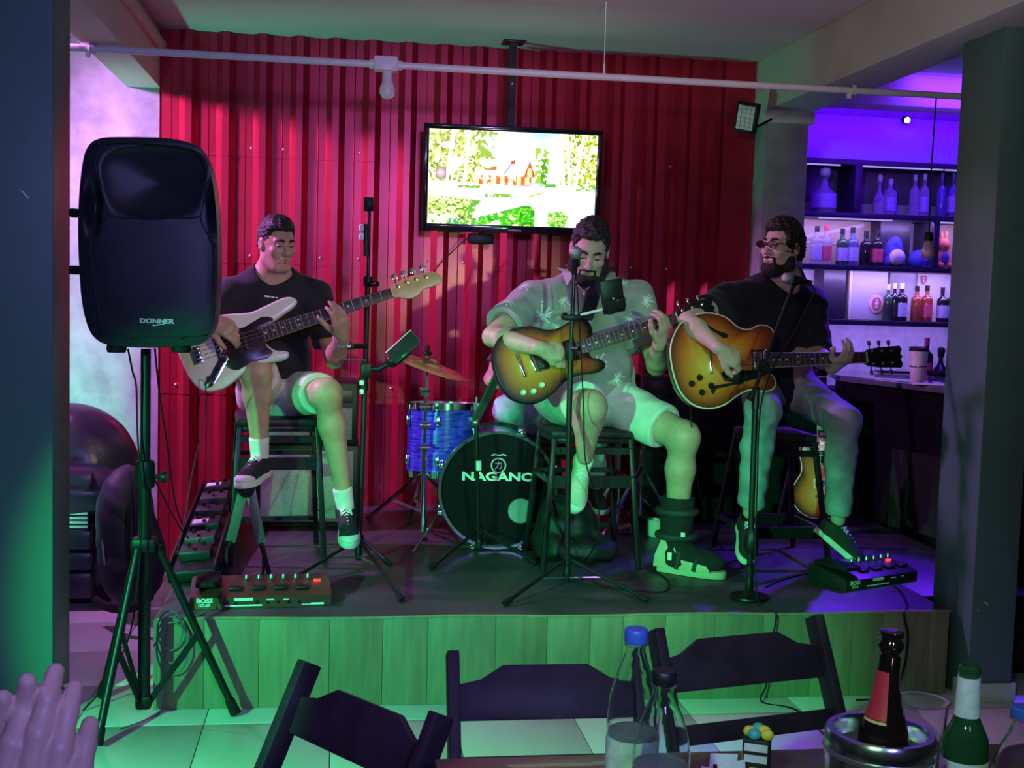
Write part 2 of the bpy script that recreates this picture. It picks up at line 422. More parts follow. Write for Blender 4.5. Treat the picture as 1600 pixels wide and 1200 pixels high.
# stage
m_deck = mat('stage_vinyl', (0.052, 0.049, 0.056), 0.42, var=0.35, scale=4, bump=0.06, bscale=30)
m_plank = [mat('plank_%d' % i, c, 0.5, var=0.16, scale=6, stretch=(6, 6, 0.7), bump=0.05) for i, c in enumerate([(0.24, 0.20, 0.12), (0.19, 0.16, 0.095), (0.27, 0.23, 0.14), (0.22, 0.19, 0.12)])]
stage = thing('stage', 'low stage with dark vinyl deck and wood plank front', 'stage', (0.9, YS, 0), kind='structure')
MB().bx(-0.65, 2.455, YS+0.012, YW-0.0, 0, ZS-0.006).build('riser_core', m_black, stage)
MB().bx(-0.655, 2.46, YS-0.002, YW, ZS-0.006, ZS, 0.002).build('deck', m_deck, stage)
x = -0.655; i = 0; random.seed(3)
while x < 2.455:
    wd = random.choice((0.13, 0.17, 0.2, 0.2, 0.26)); x1 = min(x+wd, 2.458)
    MB().bx(x+0.0006, x1-0.0006, YS-0.001-random.random()*0.002, YS+0.012, 0.002, ZS-0.007, 0.0015).build('plank', m_plank[random.randrange(4)], stage); x = x1
MB().bx(-0.667, -0.655, YS, YW, 0, ZS-0.007).build('side_board', m_plank[1], stage)
pts = [(-0.655+i*3.113/24, YS-0.003, ZS-0.004+0.003*math.sin(i*.9)) for i in range(25)]
MB().tube(pts, 0.006, 6).build('edge_trim', m_plank[2], stage)

# bay behind the bar
struct('wall_bar', MB().bx(2.62, 6, 8.05, 8.2, 0, ZC), mat('bar_wall_paint', (0.55, 0.52, 0.62), 0.6), 'blue-lit wall behind the bar shelves', 'wall')
struct('wall_bar_side', MB().bx(2.62, 2.70, YW+0.2, 8.05, 0, ZC), mat('bar_wall_paint', (0.55, 0.52, 0.62), 0.6), 'short return wall behind the pillar', 'wall')
struct('trim_2', MB().bx(2.62, 6, 6.85, 7.05, 2.76, ZC, 0.004), m_beam, 'plaster ledge across the ceiling in front of the bar shelves', 'trim')

# white conduit pipe with lamp holder
m_pipe = mat('white_pvc', (0.72, 0.73, 0.70), 0.35, var=0.05)
yp, zp = 5.69, 2.62
pipe = thing('conduit_pipe', 'white plastic conduit pipe crossing the whole stage below the ceiling', 'pipe', (0.7, yp, zp))
MB().tube([(-2.2, yp, zp), (0.13, yp, zp)], 0.0165, 12).build('pipe_run', m_pipe, pipe)
MB().tube([(0.22, yp, zp), (4.6, yp, zp)], 0.0165, 12).build('pipe_run', m_pipe, pipe)
for x in (-1.13, 2.47): 
    MB().tube([(x-.012, yp, zp), (x+.012, yp, zp)], 0.024, 12).bx(x-.012, x+.012, yp-.012, yp+.012, zp, 2.645).bx(x-.03, x-.012, yp-.01, yp+.01, zp-.04, zp-.015).build('pipe_clip', m_pipe, pipe)
MB().bx(0.125, 0.235, yp-0.035, yp+0.035, zp-0.03, zp+0.035, 0.006).tube([(0.105, yp, zp), (0.125, yp, zp)], 0.023, 12).tube([(0.235, yp, zp), (0.258, yp, zp)], 0.023, 12).build('junction_box', m_pipe, pipe)
bulb = thing('light_bulb', 'unlit white light bulb hanging from the conduit box', 'bulb', (0.19, yp, zp-0.16))
MB(T(0.19, yp, zp-0.03)).lathe([(0.02, 0), (0.022, -0.02), (0.024, -0.045)], 16).build('bulb_socket', m_pipe, bulb)
MB(T(0.19, yp, zp-0.03)).lathe([(0.022, -0.045), (0.03, -0.06), (0.036, -0.082), (0.034, -0.105), (0.022, -0.122), (0.004, -0.128)], 20).build('globe', mat('bulb_glass', (0.85, 0.8, 0.75), 0.25, var=0.02), bulb, 60)
tag(MB().tube([P(947, 2, 5.60), P(946, 40, 5.62), P(944, 108, 5.685)], 0.0025, 6).tube([P(944, 100, 5.685), P(944, 122, 5.69)], 0.006, 6).build('hanger_wire', m_pipe), 'thin wire hanger between ceiling and conduit pipe', 'wire')
# pendant lamp hanging from the pipe in front of the bar
pe_ = P(1463, 152, yp); zl = P(1452, 372, yp).z
pn = thing('pendant_lamp', 'unlit pendant lamp with clear bulb on a black cord from the conduit pipe', 'pendant lamp', (pe_.x, yp, zl-.06))
MB().tube([(pe_.x, yp, zp), (pe_.x-.006, yp, (zp+zl)/2), (pe_.x, yp, zl+.02)], 0.004, 6).build('lamp_cord', m_black, pn)
MB(T(pe_.x, yp, zl)).lathe([(0.015, 0.03), (0.02, 0.025), (0.022, -0.015)], 14).build('lamp_holder', m_black, pn)
MB(T(pe_.x, yp, zl)).lathe([(0.018, -0.012), (0.024, -0.04), (0.034, -0.075), (0.030, -0.095), (0.012, -0.106), (0.002, -0.108)], 18).build('bulb', mat('amber_bulb', (0.75, 0.55, 0.45), 0.1, trans=0.6, var=0.05), pn, 60)

# flood light on the pillar
fl_c = P(1165, 184, 6.45)
fd = Vector((-0.62, -0.72, -0.25)).normalized(); Mf = frame(fd, z=(0.28, 0, 1), loc=fl_c)
fld = thing('flood_light', 'small black flood light with pale reflector on the pillar top', 'flood light', fl_c-Vector((0, 0, 0.08)))
MB(Mf).box((-0.02, 0, 0), (0.04, 0.13, 0.165), 0.008).build('housing', m_black, fld)
MB(Mf).box((0.0015, 0, 0), (0.003, 0.095, 0.13), 0).build('reflector', mat('floodlight_glass', (0.62, 0.62, 0.58), 0.35, var=0.25, scale=60), fld)
mb = MB(Mf)
for i in (-1, 0, 1): mb.box((0.004, i*0.026, 0), (0.002, 0.003, 0.125))
for i in range(-2, 3): mb.box((0.004, 0, i*0.024), (0.002, 0.09, 0.002))
mb.build('reflector_grid', mat('floodlight_grid', (0.3, 0.3, 0.3), 0.5), fld)
MB().tube([fl_c+Vector((0.02, 0.03, 0)), fl_c+Vector((0.05, 0.06, -0.06)), Vector((2.38, 6.58, 2.60))], 0.008, 8).build('bracket', m_black, fld)

# ================================================================== PEOPLE
m_skin1 = mat('skin_tan', (0.50, 0.30, 0.21), 0.5, var=0.10, scale=30, sss=0.12)
m_skin2 = mat('skin_warm', (0.54, 0.33, 0.24), 0.5, var=0.10, scale=30, sss=0.12)
m_skin3 = mat('skin_pale', (0.60, 0.42, 0.32), 0.5, var=0.10, scale=30, sss=0.12)
m_hair = mat('hair_black', (0.016, 0.012, 0.010), 0.55, var=0.4, scale=120, bump=0.6, stretch=(1, 1, .3))
m_beard = mat('beard_dark', (0.022, 0.015, 0.012), 0.8, var=0.5, scale=150, bump=0.6)
m_lip = mat('lips', (0.30, 0.13, 0.105), 0.45)
m_eye = mat('eye_white', (0.40, 0.37, 0.36), 0.25, var=0.03)
m_iris = mat('iris', (0.02, 0.012, 0.01), 0.15)
m_tee = mat('black_tee', (0.012, 0.012, 0.016), 0.85, var=0.2, bump=0.15, bscale=25, sheen=0.1)
m_sock = mat('white_sock', (0.75, 0.75, 0.72), 0.9, bump=0.3, bscale=120)
m_rub = mat('white_rubber', (0.74, 0.73, 0.68), 0.55, var=0.06)
m_canv = mat('dark_canvas', (0.018, 0.018, 0.028), 0.8, bump=0.2, bscale=150)
m_lace = mat('white_lace', (0.78, 0.78, 0.75), 0.8)

def axes(f, u):
    """rows right, forward, up"""
    f = Vector(f).normalized(); u = Vector(u); u = (u-f*u.dot(f)).normalized(); r = f.cross(u)
    return r, f, u
def rotd(v, axis, deg): return Matrix.Rotation(math.radians(deg), 3, axis) @ v

def hand(S, w, d, n, side, curls, thumb=(30, 20), sc=1.0, spread=4, tflip=1):
    """w wrist, d finger direction, n back-of-hand normal; side +1: thumb on the d x n side"""
    d = Vector(d).normalized(); n = Vector(n); n = (n-d*n.dot(d)).normalized(); l = d.cross(n)*side   # l points to the thumb
    A = (d, l, n); w = Vector(w)
    S.ell(w+d*0.052*sc, (0.052*sc, 0.041*sc, 0.016*sc), A, k=0.015)
    S.ell(w+d*0.075*sc, (0.022*sc, 0.040*sc, 0.0135*sc), A, k=0.01)
    S.cone(w-d*0.02, w+d*0.03*sc, 0.025, 0.022, k=0.02)
    offs = (0.030, 0.0105, -0.0095, -0.029); Ls = ((.044, .026, .021), (.048, .030, .022), (.045, .028, .021), (.035, .021, .018)); tips = []; mids = []
    for i in range(4):
        b = w+d*(0.088-(0.006 if i in (0, 2) else 0)-(0.013 if i == 3 else 0))*sc+l*offs[i]*sc
        c = curls[i] if isinstance(curls[i], (tuple, list)) else (curls[i], curls[i]*1.1, curls[i]*0.7)
        dd = rotd(d, n, (1.5-i)*spread*side); ang = 0
        S.cone(b-dd*0.03*sc, b, 0.0095*sc, 0.0102*sc, k=0.006)
        for j in range(3):
            ang += c[j]; v = dd*math.cos(math.radians(ang))-n*math.sin(math.radians(ang)); e = b+v*Ls[i][j]*sc
            if j == 0: mids.append((b+v*Ls[i][0]*0.55*sc, v.copy()))
            S.cone(b, e, (0.0102-0.0010*j)*sc, (0.0094-0.0010*j)*sc, k=0.0035); b = e
        tips.append(b)
    b = w+d*0.022*sc+l*0.026*sc-n*0.006*sc; v = (d*math.cos(math.radians(thumb[0]))+l*math.sin(math.radians(thumb[0]))-n*0.35*tflip).normalized()
    for j, L in enumerate((0.042, 0.032, 0.026)):
        e = b+v*L*sc; S.cone(b, e, (0.0145-0.0017*j)*sc, (0.0125-0.0017*j)*sc, k=0.008 if j else 0.014); b = e
        v = (v+(-l*math.sin(math.radians(thumb[1]))+d*0.15)*(1)).normalized()
    return tips, mids

def head_sdf(S, h, R, sc=1.0, ear=True, chin=1.0):
    r, f, u = R; A = (r, f, u); q = lambda a, b, c: h+(r*a+f*b+u*c)*sc
    e = lambda c, rad, k=0.02, sub=False, AA=A: S.ell(c, tuple(x*sc for x in rad), AA, k=k, sub=sub)
    e(q(0, -0.012, 0.030), (0.076, 0.096, 0.086)); e(q(0, 0.028, -0.030), (0.061, 0.066, 0.085), 0.03)
    e(q(0, 0.060, -0.090), (0.036*chin, 0.030, 0.024), 0.03)
    for s in (-1, 1):
        S.cone(q(s*0.052, 0.005, -0.07), q(s*0.026, 0.06, -0.098), 0.020*sc, 0.017*sc, k=0.03)
        e(q(s*0.037, 0.066, -0.018), (0.026, 0.020, 0.018), 0.02)
        S.cone(q(s*0.012, 0.090, 0.030), q(s*0.048, 0.076, 0.033), 0.008*sc, 0.007*sc, k=0.014)
        e(q(s*0.031, 0.098, 0.012), (0.017, 0.014, 0.012), 0.012, True)
        e(q(s*0.012, 0.100, -0.029), (0.009, 0.010, 0.008), 0.006)
        if ear:
            e(q(s*0.079, -0.008, 0.0), (0.007, 0.020, 0.031), 0.006); e(q(s*0.087, -0.001, 0.002), (0.006, 0.010, 0.016), 0.006, True)
    S.cone(q(0, 0.088, 0.024), q(0, 0.112, -0.024), 0.0085*sc, 0.0125*sc, k=0.010)
    S.cone(q(-0.020, 0.088, -0.058), q(0.020, 0.088, -0.058), 0.008*sc, 0.008*sc, k=0.016)
    return q

def lid_mesh(r):
    vs = []; fs = []; nu, nv = 12, 6
    for i in range(nv+1):
        th = math.radians(95*i/nv)        # from the pole (up) down over the eye
        for j in range(nu+1):
            ph = math.radians(-20+220*j/nu); vs.append((r*math.sin(th)*math.cos(ph), r*math.sin(th)*math.sin(ph), r*math.cos(th)))
    for i in range(nv):
        for j in range(nu): a = i*(nu+1)+j; fs.append((a, a+nu+1, a+nu+2, a+1))
    return vs, fs
def face_parts(body, q, R, sc=1.0, gaze=(0, 0), lids=0.5, brow=m_hair, blush=None):
    r, f, u = R; Mh = Matrix(((r.x, f.x, u.x), (r.y, f.y, u.y), (r.z, f.z, u.z))).to_4x4()
    for s in (-1, 1):
        c = q(s*0.031, 0.0795, 0.012); M4 = T(*c) @ Mh
        ey = MB(M4).ball((0, 0, 0), 0.0118*sc, 14).build('eye', m_eye, body, 180)
        MB(M4).ball((gaze[0]*0.004, 0.0085*sc, gaze[1]*0.004), (0.0056*sc, 0.0042*sc, 0.0056*sc), 10).build('iris', m_iris, ey, 180)
        if lids: MB(M4 @ RX(-lids*38)).add(*lid_mesh(0.0128*sc)).build('eyelid', body.data.materials[0], body, 180)
        th = math.radians(95-lids*38-60*0); lz = 0.0128*sc*math.cos(math.radians(95))-0.0
        ln = [M4 @ RX(-lids*38) @ Vector((0.0134*sc*math.cos(math.radians(a)), 0.0134*sc*math.sin(math.radians(a)), -0.0012)) for a in (15, 45, 75, 105, 135, 165)]
        MB().tube(ln, [0.0006, 0.0016, 0.0019, 0.0019, 0.0016, 0.0006], 6).build('eyelashes', m_iris, body, 180)
        bw = [q(s*0.011, 0.0975, 0.030), q(s*0.022, 0.0975, 0.036), q(s*0.036, 0.090, 0.037), q(s*0.050, 0.078, 0.031)]
        MB().tube(bw, [0.0036*sc, 0.0060*sc, 0.0052*sc, 0.0024*sc], 8).build('eyebrow', brow, body, 180)
    l1 = [q(x, 0.0975-abs(x)*0.35, z) for x, z in ((-0.025, -0.058), (-0.012, -0.054), (0, -0.0555), (0.012, -0.054), (0.025, -0.058))]
    l2 = [q(x, 0.0965-abs(x)*0.35, z) for x, z in ((-0.024, -0.059), (-0.012, -0.0645), (0, -0.066), (0.012, -0.0645), (0.024, -0.059))]
    MB().tube(l1, [0.001, 0.0042*sc, 0.004*sc, 0.0042*sc, 0.001], 8).tube(l2, [0.001, 0.0045*sc, 0.0055*sc, 0.0045*sc, 0.001], 8).build('lips', m_lip, body, 180)

def limb_arm(S, s, e, w, th=1.0):
    s, e, w = Vector(s), Vector(e), Vector(w)
    S.cone(s, e, 0.053*th, 0.038*th, k=0.03); S.ell(s+(e-s)*0.45, (0.05*th, 0.048*th, 0.05*th), k=0.05)
    m = e+(w-e)*0.28; S.cone(e, m, 0.038*th, 0.043*th, k=0.02); S.cone(m, w, 0.043*th, 0.025*th, k=0.02)
def limb_leg(S, h, k_, a, th=1.0, calfdir=(0, 1, 0)):
    h, k_, a = Vector(h), Vector(k_), Vector(a); cd = Vector(calfdir)
    S.cone(h, k_, 0.088*th, 0.060*th, k=0.04); S.ell(k_, (0.058*th, 0.058*th, 0.062*th), k=0.03)
    m = k_+(a-k_)*0.30+cd*0.015; S.cone(k_, m, 0.050*th, 0.056*th, k=0.04); S.cone(m, a, 0.056*th, 0.033*th, k=0.03)
def torso_sdf(S, J, g=0.0, belly=1.0, k=0.06):
    """g grows the shape for cloth"""
    nb, ch, pe, sl, sr = (Vector(J[i]) for i in ('neck', 'chest', 'pelvis', 'sL', 'sR'))
    r = (sl-sr); wd = r.length; r.normalize(); u = (nb-pe).normalized(); u = (u-r*u.dot(r)).normalized(); f = u.cross(r)
    if f.y > 0: f = -f
    A = (r, f, u)
    S.ell(ch+u*0.02, (wd*0.44+g, 0.115*belly+g, 0.17+g), A, k=k)
    S.ell((ch+pe)/2+f*0.015, (wd*0.40*belly+g, 0.118*belly+g, 0.17+g), A, k=k)
    S.ell(pe, (wd*0.44+g, 0.125*belly+g, 0.12+g), A, k=k)
    S.cone(sl-r*0.01, sr+r*0.01, 0.055+g, 0.055+g, k=k); S.cone(nb+u*0.03, sl-r*0.03, 0.05+g, 0.048+g, k=0.05); S.cone(nb+u*0.03, sr+r*0.03, 0.05+g, 0.048+g, k=0.05)
    return r, f, u

def make_body(label, J, R, skin, hands, vox=0.0048, sc=1.0, belly=1.0, armth=1.0, legth=1.0, lower=True, chin=1.0, feet=True):
    S = SDF(); h = Vector(J['head'])
    q = head_sdf(S, h, R, sc, chin=chin)
    nb = Vector(J['neck']); S.cone(nb, h-R[2]*0.05*sc-R[1]*0.018, 0.062, 0.056, k=0.03)
    torso_sdf(S, J, 0.0, belly)
    limb_arm(S, J['sL'], J['eL'], J['wL'], armth); limb_arm(S, J['sR'], J['eR'], J['wR'], armth)
    if lower:
        for a in 'LR': limb_leg(S, J['h'+a], J['k'+a], J['a'+a], legth, J.get('calf'+a, (0, 1, 0)))
    for hd in hands: hand(S, **hd)
    o = link_mesh('person', S.mesh(vox, 'person'), skin, None, base=(J['pelvis'][0], J['pelvis'][1], ZS), smooth=180)
    tag(o, label, 'person', 'musicians on the stage'); return o, q

def tee(body, J, m, sleeve=0.62, sleeveL=None, g=0.016, belly=1.0, neck_r=0.075, hem=0.10, name='t_shirt', noise=(0.003, 38), sl_r=0.068, k=0.05, vox=0.006, loose=1.0, neck_drop=0.0):
    S = SDF(); r, f, u = torso_sdf(S, J, g, belly*loose, k=0.06)
    pe = Vector(J['pelvis']); nb = Vector(J['neck'])
    for a in 'LR':
        s, e = Vector(J['s'+a]), Vector(J['e'+a]); sv = sleeveL if (a == 'L' and sleeveL) else sleeve; t = s+(e-s)*(sv+0.15); S.cone(s, t, 0.058+g*0.8, sl_r, k=k)
    for a in 'LR':
        s, e = Vector(J['s'+a]), Vector(J['e'+a]); d = (e-s).normalized(); c = s+(e-s)*(sleeveL if (a == 'L' and sleeveL) else sleeve)
        S.box_cut(c+d*0.12, (0.12, 0.12, 0.12), frame(d, z=(0, 0.3, 1)).to_3x3().transposed(), k=0.004)
        S.cone(c-d*0.05, c+d*0.03, 0.030, sl_r-0.008, k=0.004, sub=True)
    S.half(pe-u*hem, -u, k=0.01)
    h = Vector(J['head']); S.cone(nb-u*0.0+f*(0.012+neck_drop), nb+(h-nb)*0.7+f*0.02, neck_r-0.006, neck_r+0.03, k=0.008, sub=True)
    S.noise = noise
    o = link_mesh(name, S.mesh(vox, name), m, body, smooth=180); return o, (r, f, u)

def shorts(body, J, m, frac=0.78, th=1.0, name='shorts', noise=(0.003, 34), rh=0.102, rk=0.088, hollow=0.07):
    S = SDF(); pe = Vector(J['pelvis']); r = (Vector(J['hL'])-Vector(J['hR'])).normalized()
    S.ell(pe+Vector((0, 0, -0.01)), (0.175, 0.14, 0.13), k=0.05)
    for a in 'LR':
        hp, kn = Vector(J['h'+a]), Vector(J['k'+a]); S.cone(hp, hp+(kn-hp)*(frac+0.2), rh*th, rk*th, k=0.05)
    for a in 'LR':
        hp, kn = Vector(J['h'+a]), Vector(J['k'+a]); d = (kn-hp).normalized(); c = hp+(kn-hp)*frac
        S.box_cut(c+d*0.2, (0.2, 0.16, 0.16), frame(d, z=(0, 0.2, 1)).to_3x3().transposed(), k=0.003)
        S.cone(c-d*hollow, c+d*0.06, 0.05, rk*th-0.007, k=0.006, sub=True)
    S.noise = noise
    return link_mesh(name, S.mesh(0.006, name), m, body, smooth=180)

def jeans(body, J, m, noise=(0.0035, 40), cuff=0.93, r=(0.098, 0.070, 0.068, 0.060)):
    S = SDF(); pe = Vector(J['pelvis']); S.ell(pe, (0.165, 0.13, 0.12), k=0.05)
    for a in 'LR':
        hp, kn, an = Vector(J['h'+a]), Vector(J['k'+a]), Vector(J['a'+a])
        S.cone(hp, kn, r[0], r[1]+0.006, k=0.05); S.ell(kn, (0.072, 0.072, 0.074), k=0.03)
        m1 = kn+(an-kn)*0.35+Vector((0, 0.012, 0)); S.cone(kn, m1, r[1], r[2], k=0.03); S.cone(m1, an, r[2], r[3], k=0.03)
        d = (an-kn).normalized(); c = kn+(an-kn)*cuff
        S.box_cut(c+d*0.15, (0.15, 0.12, 0.12), frame(d, z=(0, 1, 0.1)).to_3x3().transposed(), k=0.003)
    S.noise = noise
    return link_mesh('jeans', S.mesh(0.006, 'jeans'), m, body, smooth=180)

def hair_cap(body, q, R, m, sc=1.0, top=0.014, side=0.006, front=0.055, low=-0.03, name='hair', noise=(0.0025, 160), fade=True, back_low=-0.07):
    r, f, u = R; A = (r, f, u); S = SDF()
    e = lambda c, rad, k=0.015, sub=False: S.ell(c, tuple(x*sc for x in rad), A, k=k, sub=sub)
    e(q(0, -0.016, 0.034), (0.076+side, 0.097+side, 0.086+top)); e(q(0, 0.02, 0.085), (0.064, 0.070, 0.030+top), 0.03)
    e(q(0, -0.055, -0.02), (0.065+side, 0.052+side, 0.06), 0.02)
    # carve the face, the sides around the ears and the nape
    S.box_cut(q(0, 0.10+0.05, low+front-0.14+0.03), (0.2, 0.10*sc, 0.14*sc), A, k=0.02)
    S.box_cut(q(0, 0.06, -0.15+low), (0.2, 0.10*sc, 0.14*sc), A, k=0.015)
    S.box_cut(q(0, -0.05, -0.15+back_low+0.07), (0.2, 0.2*sc, 0.10*sc), A, k=0.015)
    S.noise = noise
    return link_mesh(name, S.mesh(0.004, name), m, body, smooth=180)

def beard(body, q, R, m, sc=1.0, full=0.006, up=-0.035, chinx=1.0):
    r, f, u = R; A = (r, f, u); S = SDF(); e = lambda c, rad, k=0.015, sub=False: S.ell(c, tuple(x*sc for x in rad), A, k=k, sub=sub)
    for s in (-1, 1):
        S.cone(q(s*0.062, 0.005, -0.02), q(s*0.054, 0.012, -0.075), (0.010+full)*sc, (0.018+full)*sc, k=0.02)
        S.cone(q(s*0.052, 0.012, -0.075), q(s*0.024, 0.063, -0.10), (0.018+full)*sc, (0.017+full)*sc, k=0.02)
        S.cone(q(s*0.004, 0.096, -0.045), q(s*0.027, 0.086, -0.052), 0.0065*sc, 0.006*sc, k=0.008)
        S.cone(q(s*0.029, 0.082, -0.055), q(s*0.026, 0.078, -0.085), 0.007*sc, 0.010*sc, k=0.012)
    e(q(0, 0.062, -0.097), ((0.038+full)*chinx, 0.033+full*1.4, 0.024+full*1.5), 0.02)
    S.box_cut(q(0, 0.105, -0.0595), (0.019*sc, 0.05*sc, 0.0065*sc), A, k=0.005)
    S.box_cut(q(0, 0.0, 0.06+up), (0.2, 0.2, 0.06), A, k=0.01) if up > -0.5 else None
    S.noise = (0.0015, 200)
    return link_mesh('beard', S.mesh(0.0035, 'beard'), m, body, smooth=180)

def shoe(body, ankle, fwd, up, upper, sole_m, toe_m=None, lace=True, L=0.285, high=0.085, name='shoe', cap=True, sock=None, shin=None):
    """low sneaker: local x forward, z up, sole bottom at z=0, ankle at (0.055,0,0.105)"""
    M4 = frame(fwd, z=up); off = M4 @ Vector((0.06, 0, 0.105)); M4 = T(*(Vector(ankle)-off)) @ M4
    out = [(0, 0), (0.003, .022), (.03, .034), (.08, .034), (.13, .040), (.18, .048), (.22, .048), (.26, .036), (.283, .012), (.283, -.014), (.262, -.036), (.22, -.047), (.18, -.045), (.13, -.036), (.08, -.031), (.03, -.031), (.003, -.02)]
    k = L/0.285; so = [(x*k, y) for x, y in out]
    A = [M4.to_3x3().col[i] for i in range(3)]; q = lambda x, y, z: M4 @ Vector((x*k, y, z))
    S = SDF()
    S.ell(q(0.045, 0, 0.055), (0.046*k, 0.034, 0.05), A, k=0.02); S.ell(q(0.15, 0.0, 0.045), (0.10*k, 0.039, 0.036), A, k=0.03)
    S.ell(q(0.22, 0.0, 0.036), (0.058*k, 0.043, 0.027), A, k=0.02); S.cone(q(0.055, 0, 0.06), q(0.058, 0, high+0.02), 0.036, 0.039, k=0.03)
    S.cone(q(0.075, 0, 0.085), q(0.15, 0, 0.062), 0.028, 0.024, k=0.03)
    S.half(q(0, 0, 0.012), -Vector(A[2]), k=0.003); S.half(q(0.05, 0, high), Vector(A[2])-Vector(A[0])*0.12, k=0.004)
    S.cone(q(0.055, 0, high-0.03), q(0.05, 0, high+0.06), 0.029, 0.034, k=0.004, sub=True)
    sh = link_mesh(name, S.mesh(0.0045, name), upper, body, smooth=180)
    MB(M4).prism([tuple(p)[:2] for p in spline([(x, y, 0) for x, y in so], True, 3)], 0, 0.026, None, 0.004).build('sole', sole_m, sh)
    if cap:
        S = SDF(); S.ell(q(0.235, 0, 0.032), (0.050*k, 0.043, 0.027), A, k=0.02); S.box_cut(q(0.09, 0, 0.05), (0.125*k, 0.2, 0.2), A); S.half(q(0, 0, 0.012), -Vector(A[2]), k=0.003)
        link_mesh('toe_cap', S.mesh(0.0045, 'toe_cap'), toe_m or sole_m, sh, smooth=180)
    if lace:
        mb = MB(M4)
        for i in range(6):
            x = 0.10+i*0.019; z = 0.106-i*0.0068
            mb.tube([(x*k, -0.024, z-0.012), (x*k+0.004, 0, z+0.002), (x*k+0.014, 0.024, z-0.014)], 0.0034, 6); mb.tube([(x*k, 0.024, z-0.012), (x*k+0.004, 0, z+0.003), (x*k+0.014, -0.024, z-0.014)], 0.0034, 6)
        mb.build('laces', m_lace, sh)
    if sock is not None:
        S = SDF(); a = Vector(ankle); d = (Vector(shin)-a).normalized()
        S.cone(a-d*0.03, a+d*0.075, 0.037, 0.043, k=0.01); S.half(a+d*0.075, d); S.noise = (0.0008, 300)
        link_mesh('sock', S.mesh(0.0045, 'sock'), sock, body, smooth=180)
    return sh

# ------------------------------------------------------------------ bassist
J = dict(head=P(432, 382, 5.40), neck=P(424, 436, 5.47), chest=P(420, 500, 5.50), pelvis=P(432, 612, 5.58), sR=P(358, 462, 5.44), sL=P(492, 464, 5.50),
         eR=P(303, 528, 5.30), wR=P(332, 498, 5.02), eL=P(522, 562, 5.36), wL=P(535, 524, 5.10), hR=P(408, 612, 5.57), hL=P(462, 614, 5.57),
         kR=P(399, 580, 5.10), kL=P(510, 615, 5.13), aR=P(406, 702, 5.16), aL=P(539, 780, 5.22))
R1 = axes((0.50, -0.80, -0.20), (0.03, -0.12, 1))
b1, q1 = make_body('seated person in black t-shirt and light shorts playing white bass guitar', J, R1, m_skin1,
   [dict(w=J['wL'], d=P(530, 480, 4.985)-J['wL'], n=(0.35, -0.93, 0.1), side=-1, curls=[(25, 45, 25), (20, 40, 20), (20, 40, 20), (25, 45, 20)], thumb=(35, 0), tflip=2.4),
    dict(w=J['wR'], d=P(366, 520, 4.99)-J['wR'], n=(-0.1, -0.85, 0.55), side=1, curls=[(30, 35, 20), (35, 40, 25), (40, 45, 30), (45, 45, 30)], thumb=(35, 10))], sc=0.94)
face_parts(b1, q1, R1, 0.94, gaze=(0.3, -0.6), lids=0.25); hair_cap(b1, q1, R1, m_hair, 0.94, top=0.020, side=0.003, front=0.058, low=-0.012, back_low=-0.05)
tee1, _ = tee(b1, J, m_tee, sleeve=0.72, sl_r=0.072, hem=0.11)
m_short1 = mat('pale_cotton', (0.62, 0.58, 0.52), 0.85, bump=0.15, bscale=120, sheen=0.1)
shorts(b1, J, m_short1, frac=0.80)
shoe(b1, J['aR']+Vector((0, 0, -.02)), P(372, 752, 4.98)-P(404, 735, 5.2), (-.15, -0.35, 1), m_canv, m_rub, sock=m_sock, shin=J['kR'])
shoe(b1, J['aL']+Vector((0, 0, -.02)), P(546, 838, 5.0)-P(538, 800, 5.22), (0, -0.75, 0.7), m_canv, m_rub, sock=m_sock, shin=J['kL'])
d_ = (Vector(J['eL'])-Vector(J['wL'])).normalized(); Mb = frame(d_, z=(0, 0, 1), loc=Vector(J['wL'])+d_*0.035)
MB(Mb).tube([(0, 0.031*math.cos(a*math.pi/10), 0.031*math.sin(a*math.pi/10)) for a in range(20)], 0.0045, 6, closed=True).tube([(0.014, 0.033*math.cos(a*math.pi/10), 0.033*math.sin(a*math.pi/10)) for a in range(20)], 0.0035, 6, closed=True).build('bracelet', mat('bracelet_beads', (0.5, 0.48, 0.45), 0.4, var=0.5, scale=200), b1)

# ------------------------------------------------------------------ singer with guitar, centre
J = dict(head=P(921, 392, 5.26), neck=P(915, 447, 5.39), chest=P(908, 522, 5.42), pelvis=P(915, 622, 5.46), sR=P(826, 470, 5.37), sL=P(996, 468, 5.44),
         eR=P(770, 526, 5.12), wR=P(846, 545, 4.89), eL=P(1026, 572, 5.34), wL=P(1031, 534, 5.05), hR=P(890, 622, 5.44), hL=P(948, 622, 5.44),
         kR=P(922, 636, 4.99), kL=P(1068, 683, 5.09), aR=P(914, 712, 5.10), aL=P(1056, 848, 5.15))
R2 = axes((-0.16, -0.86, -0.46), (0.03, -0.45, 1)); J2 = J
b2, q2 = make_body('seated bearded person in palm-print shirt and pale shorts playing sunburst guitar', J, R2, m_skin2,
   [dict(w=J['wL'], d=P(1046, 494, 4.965)-J['wL'], n=(0.55, -0.83, 0.1), side=-1, curls=[(35, 50, 30), (35, 50, 30), (35, 50, 30), (40, 50, 30)], thumb=(30, 10), tflip=1.5),
    dict(w=J['wR'], d=P(884, 552, 4.90)-J['wR'], n=(0.05, -0.9, 0.45), side=1, curls=[(45, 60, 30), (50, 60, 30), (55, 60, 30), (60, 60, 30)], thumb=(25, 15))], sc=1.06, belly=1.12, armth=1.12, legth=1.12, chin=1.05)
face_parts(b2, q2, R2, 1.06, gaze=(0, -0.8), lids=0.7); hair_cap(b2, q2, R2, m_hair, 1.06, top=0.026, side=0.004, front=0.066, low=-0.010, noise=(0.0035, 140)); beard(b2, q2, R2, m_beard, 1.06, full=0.008)
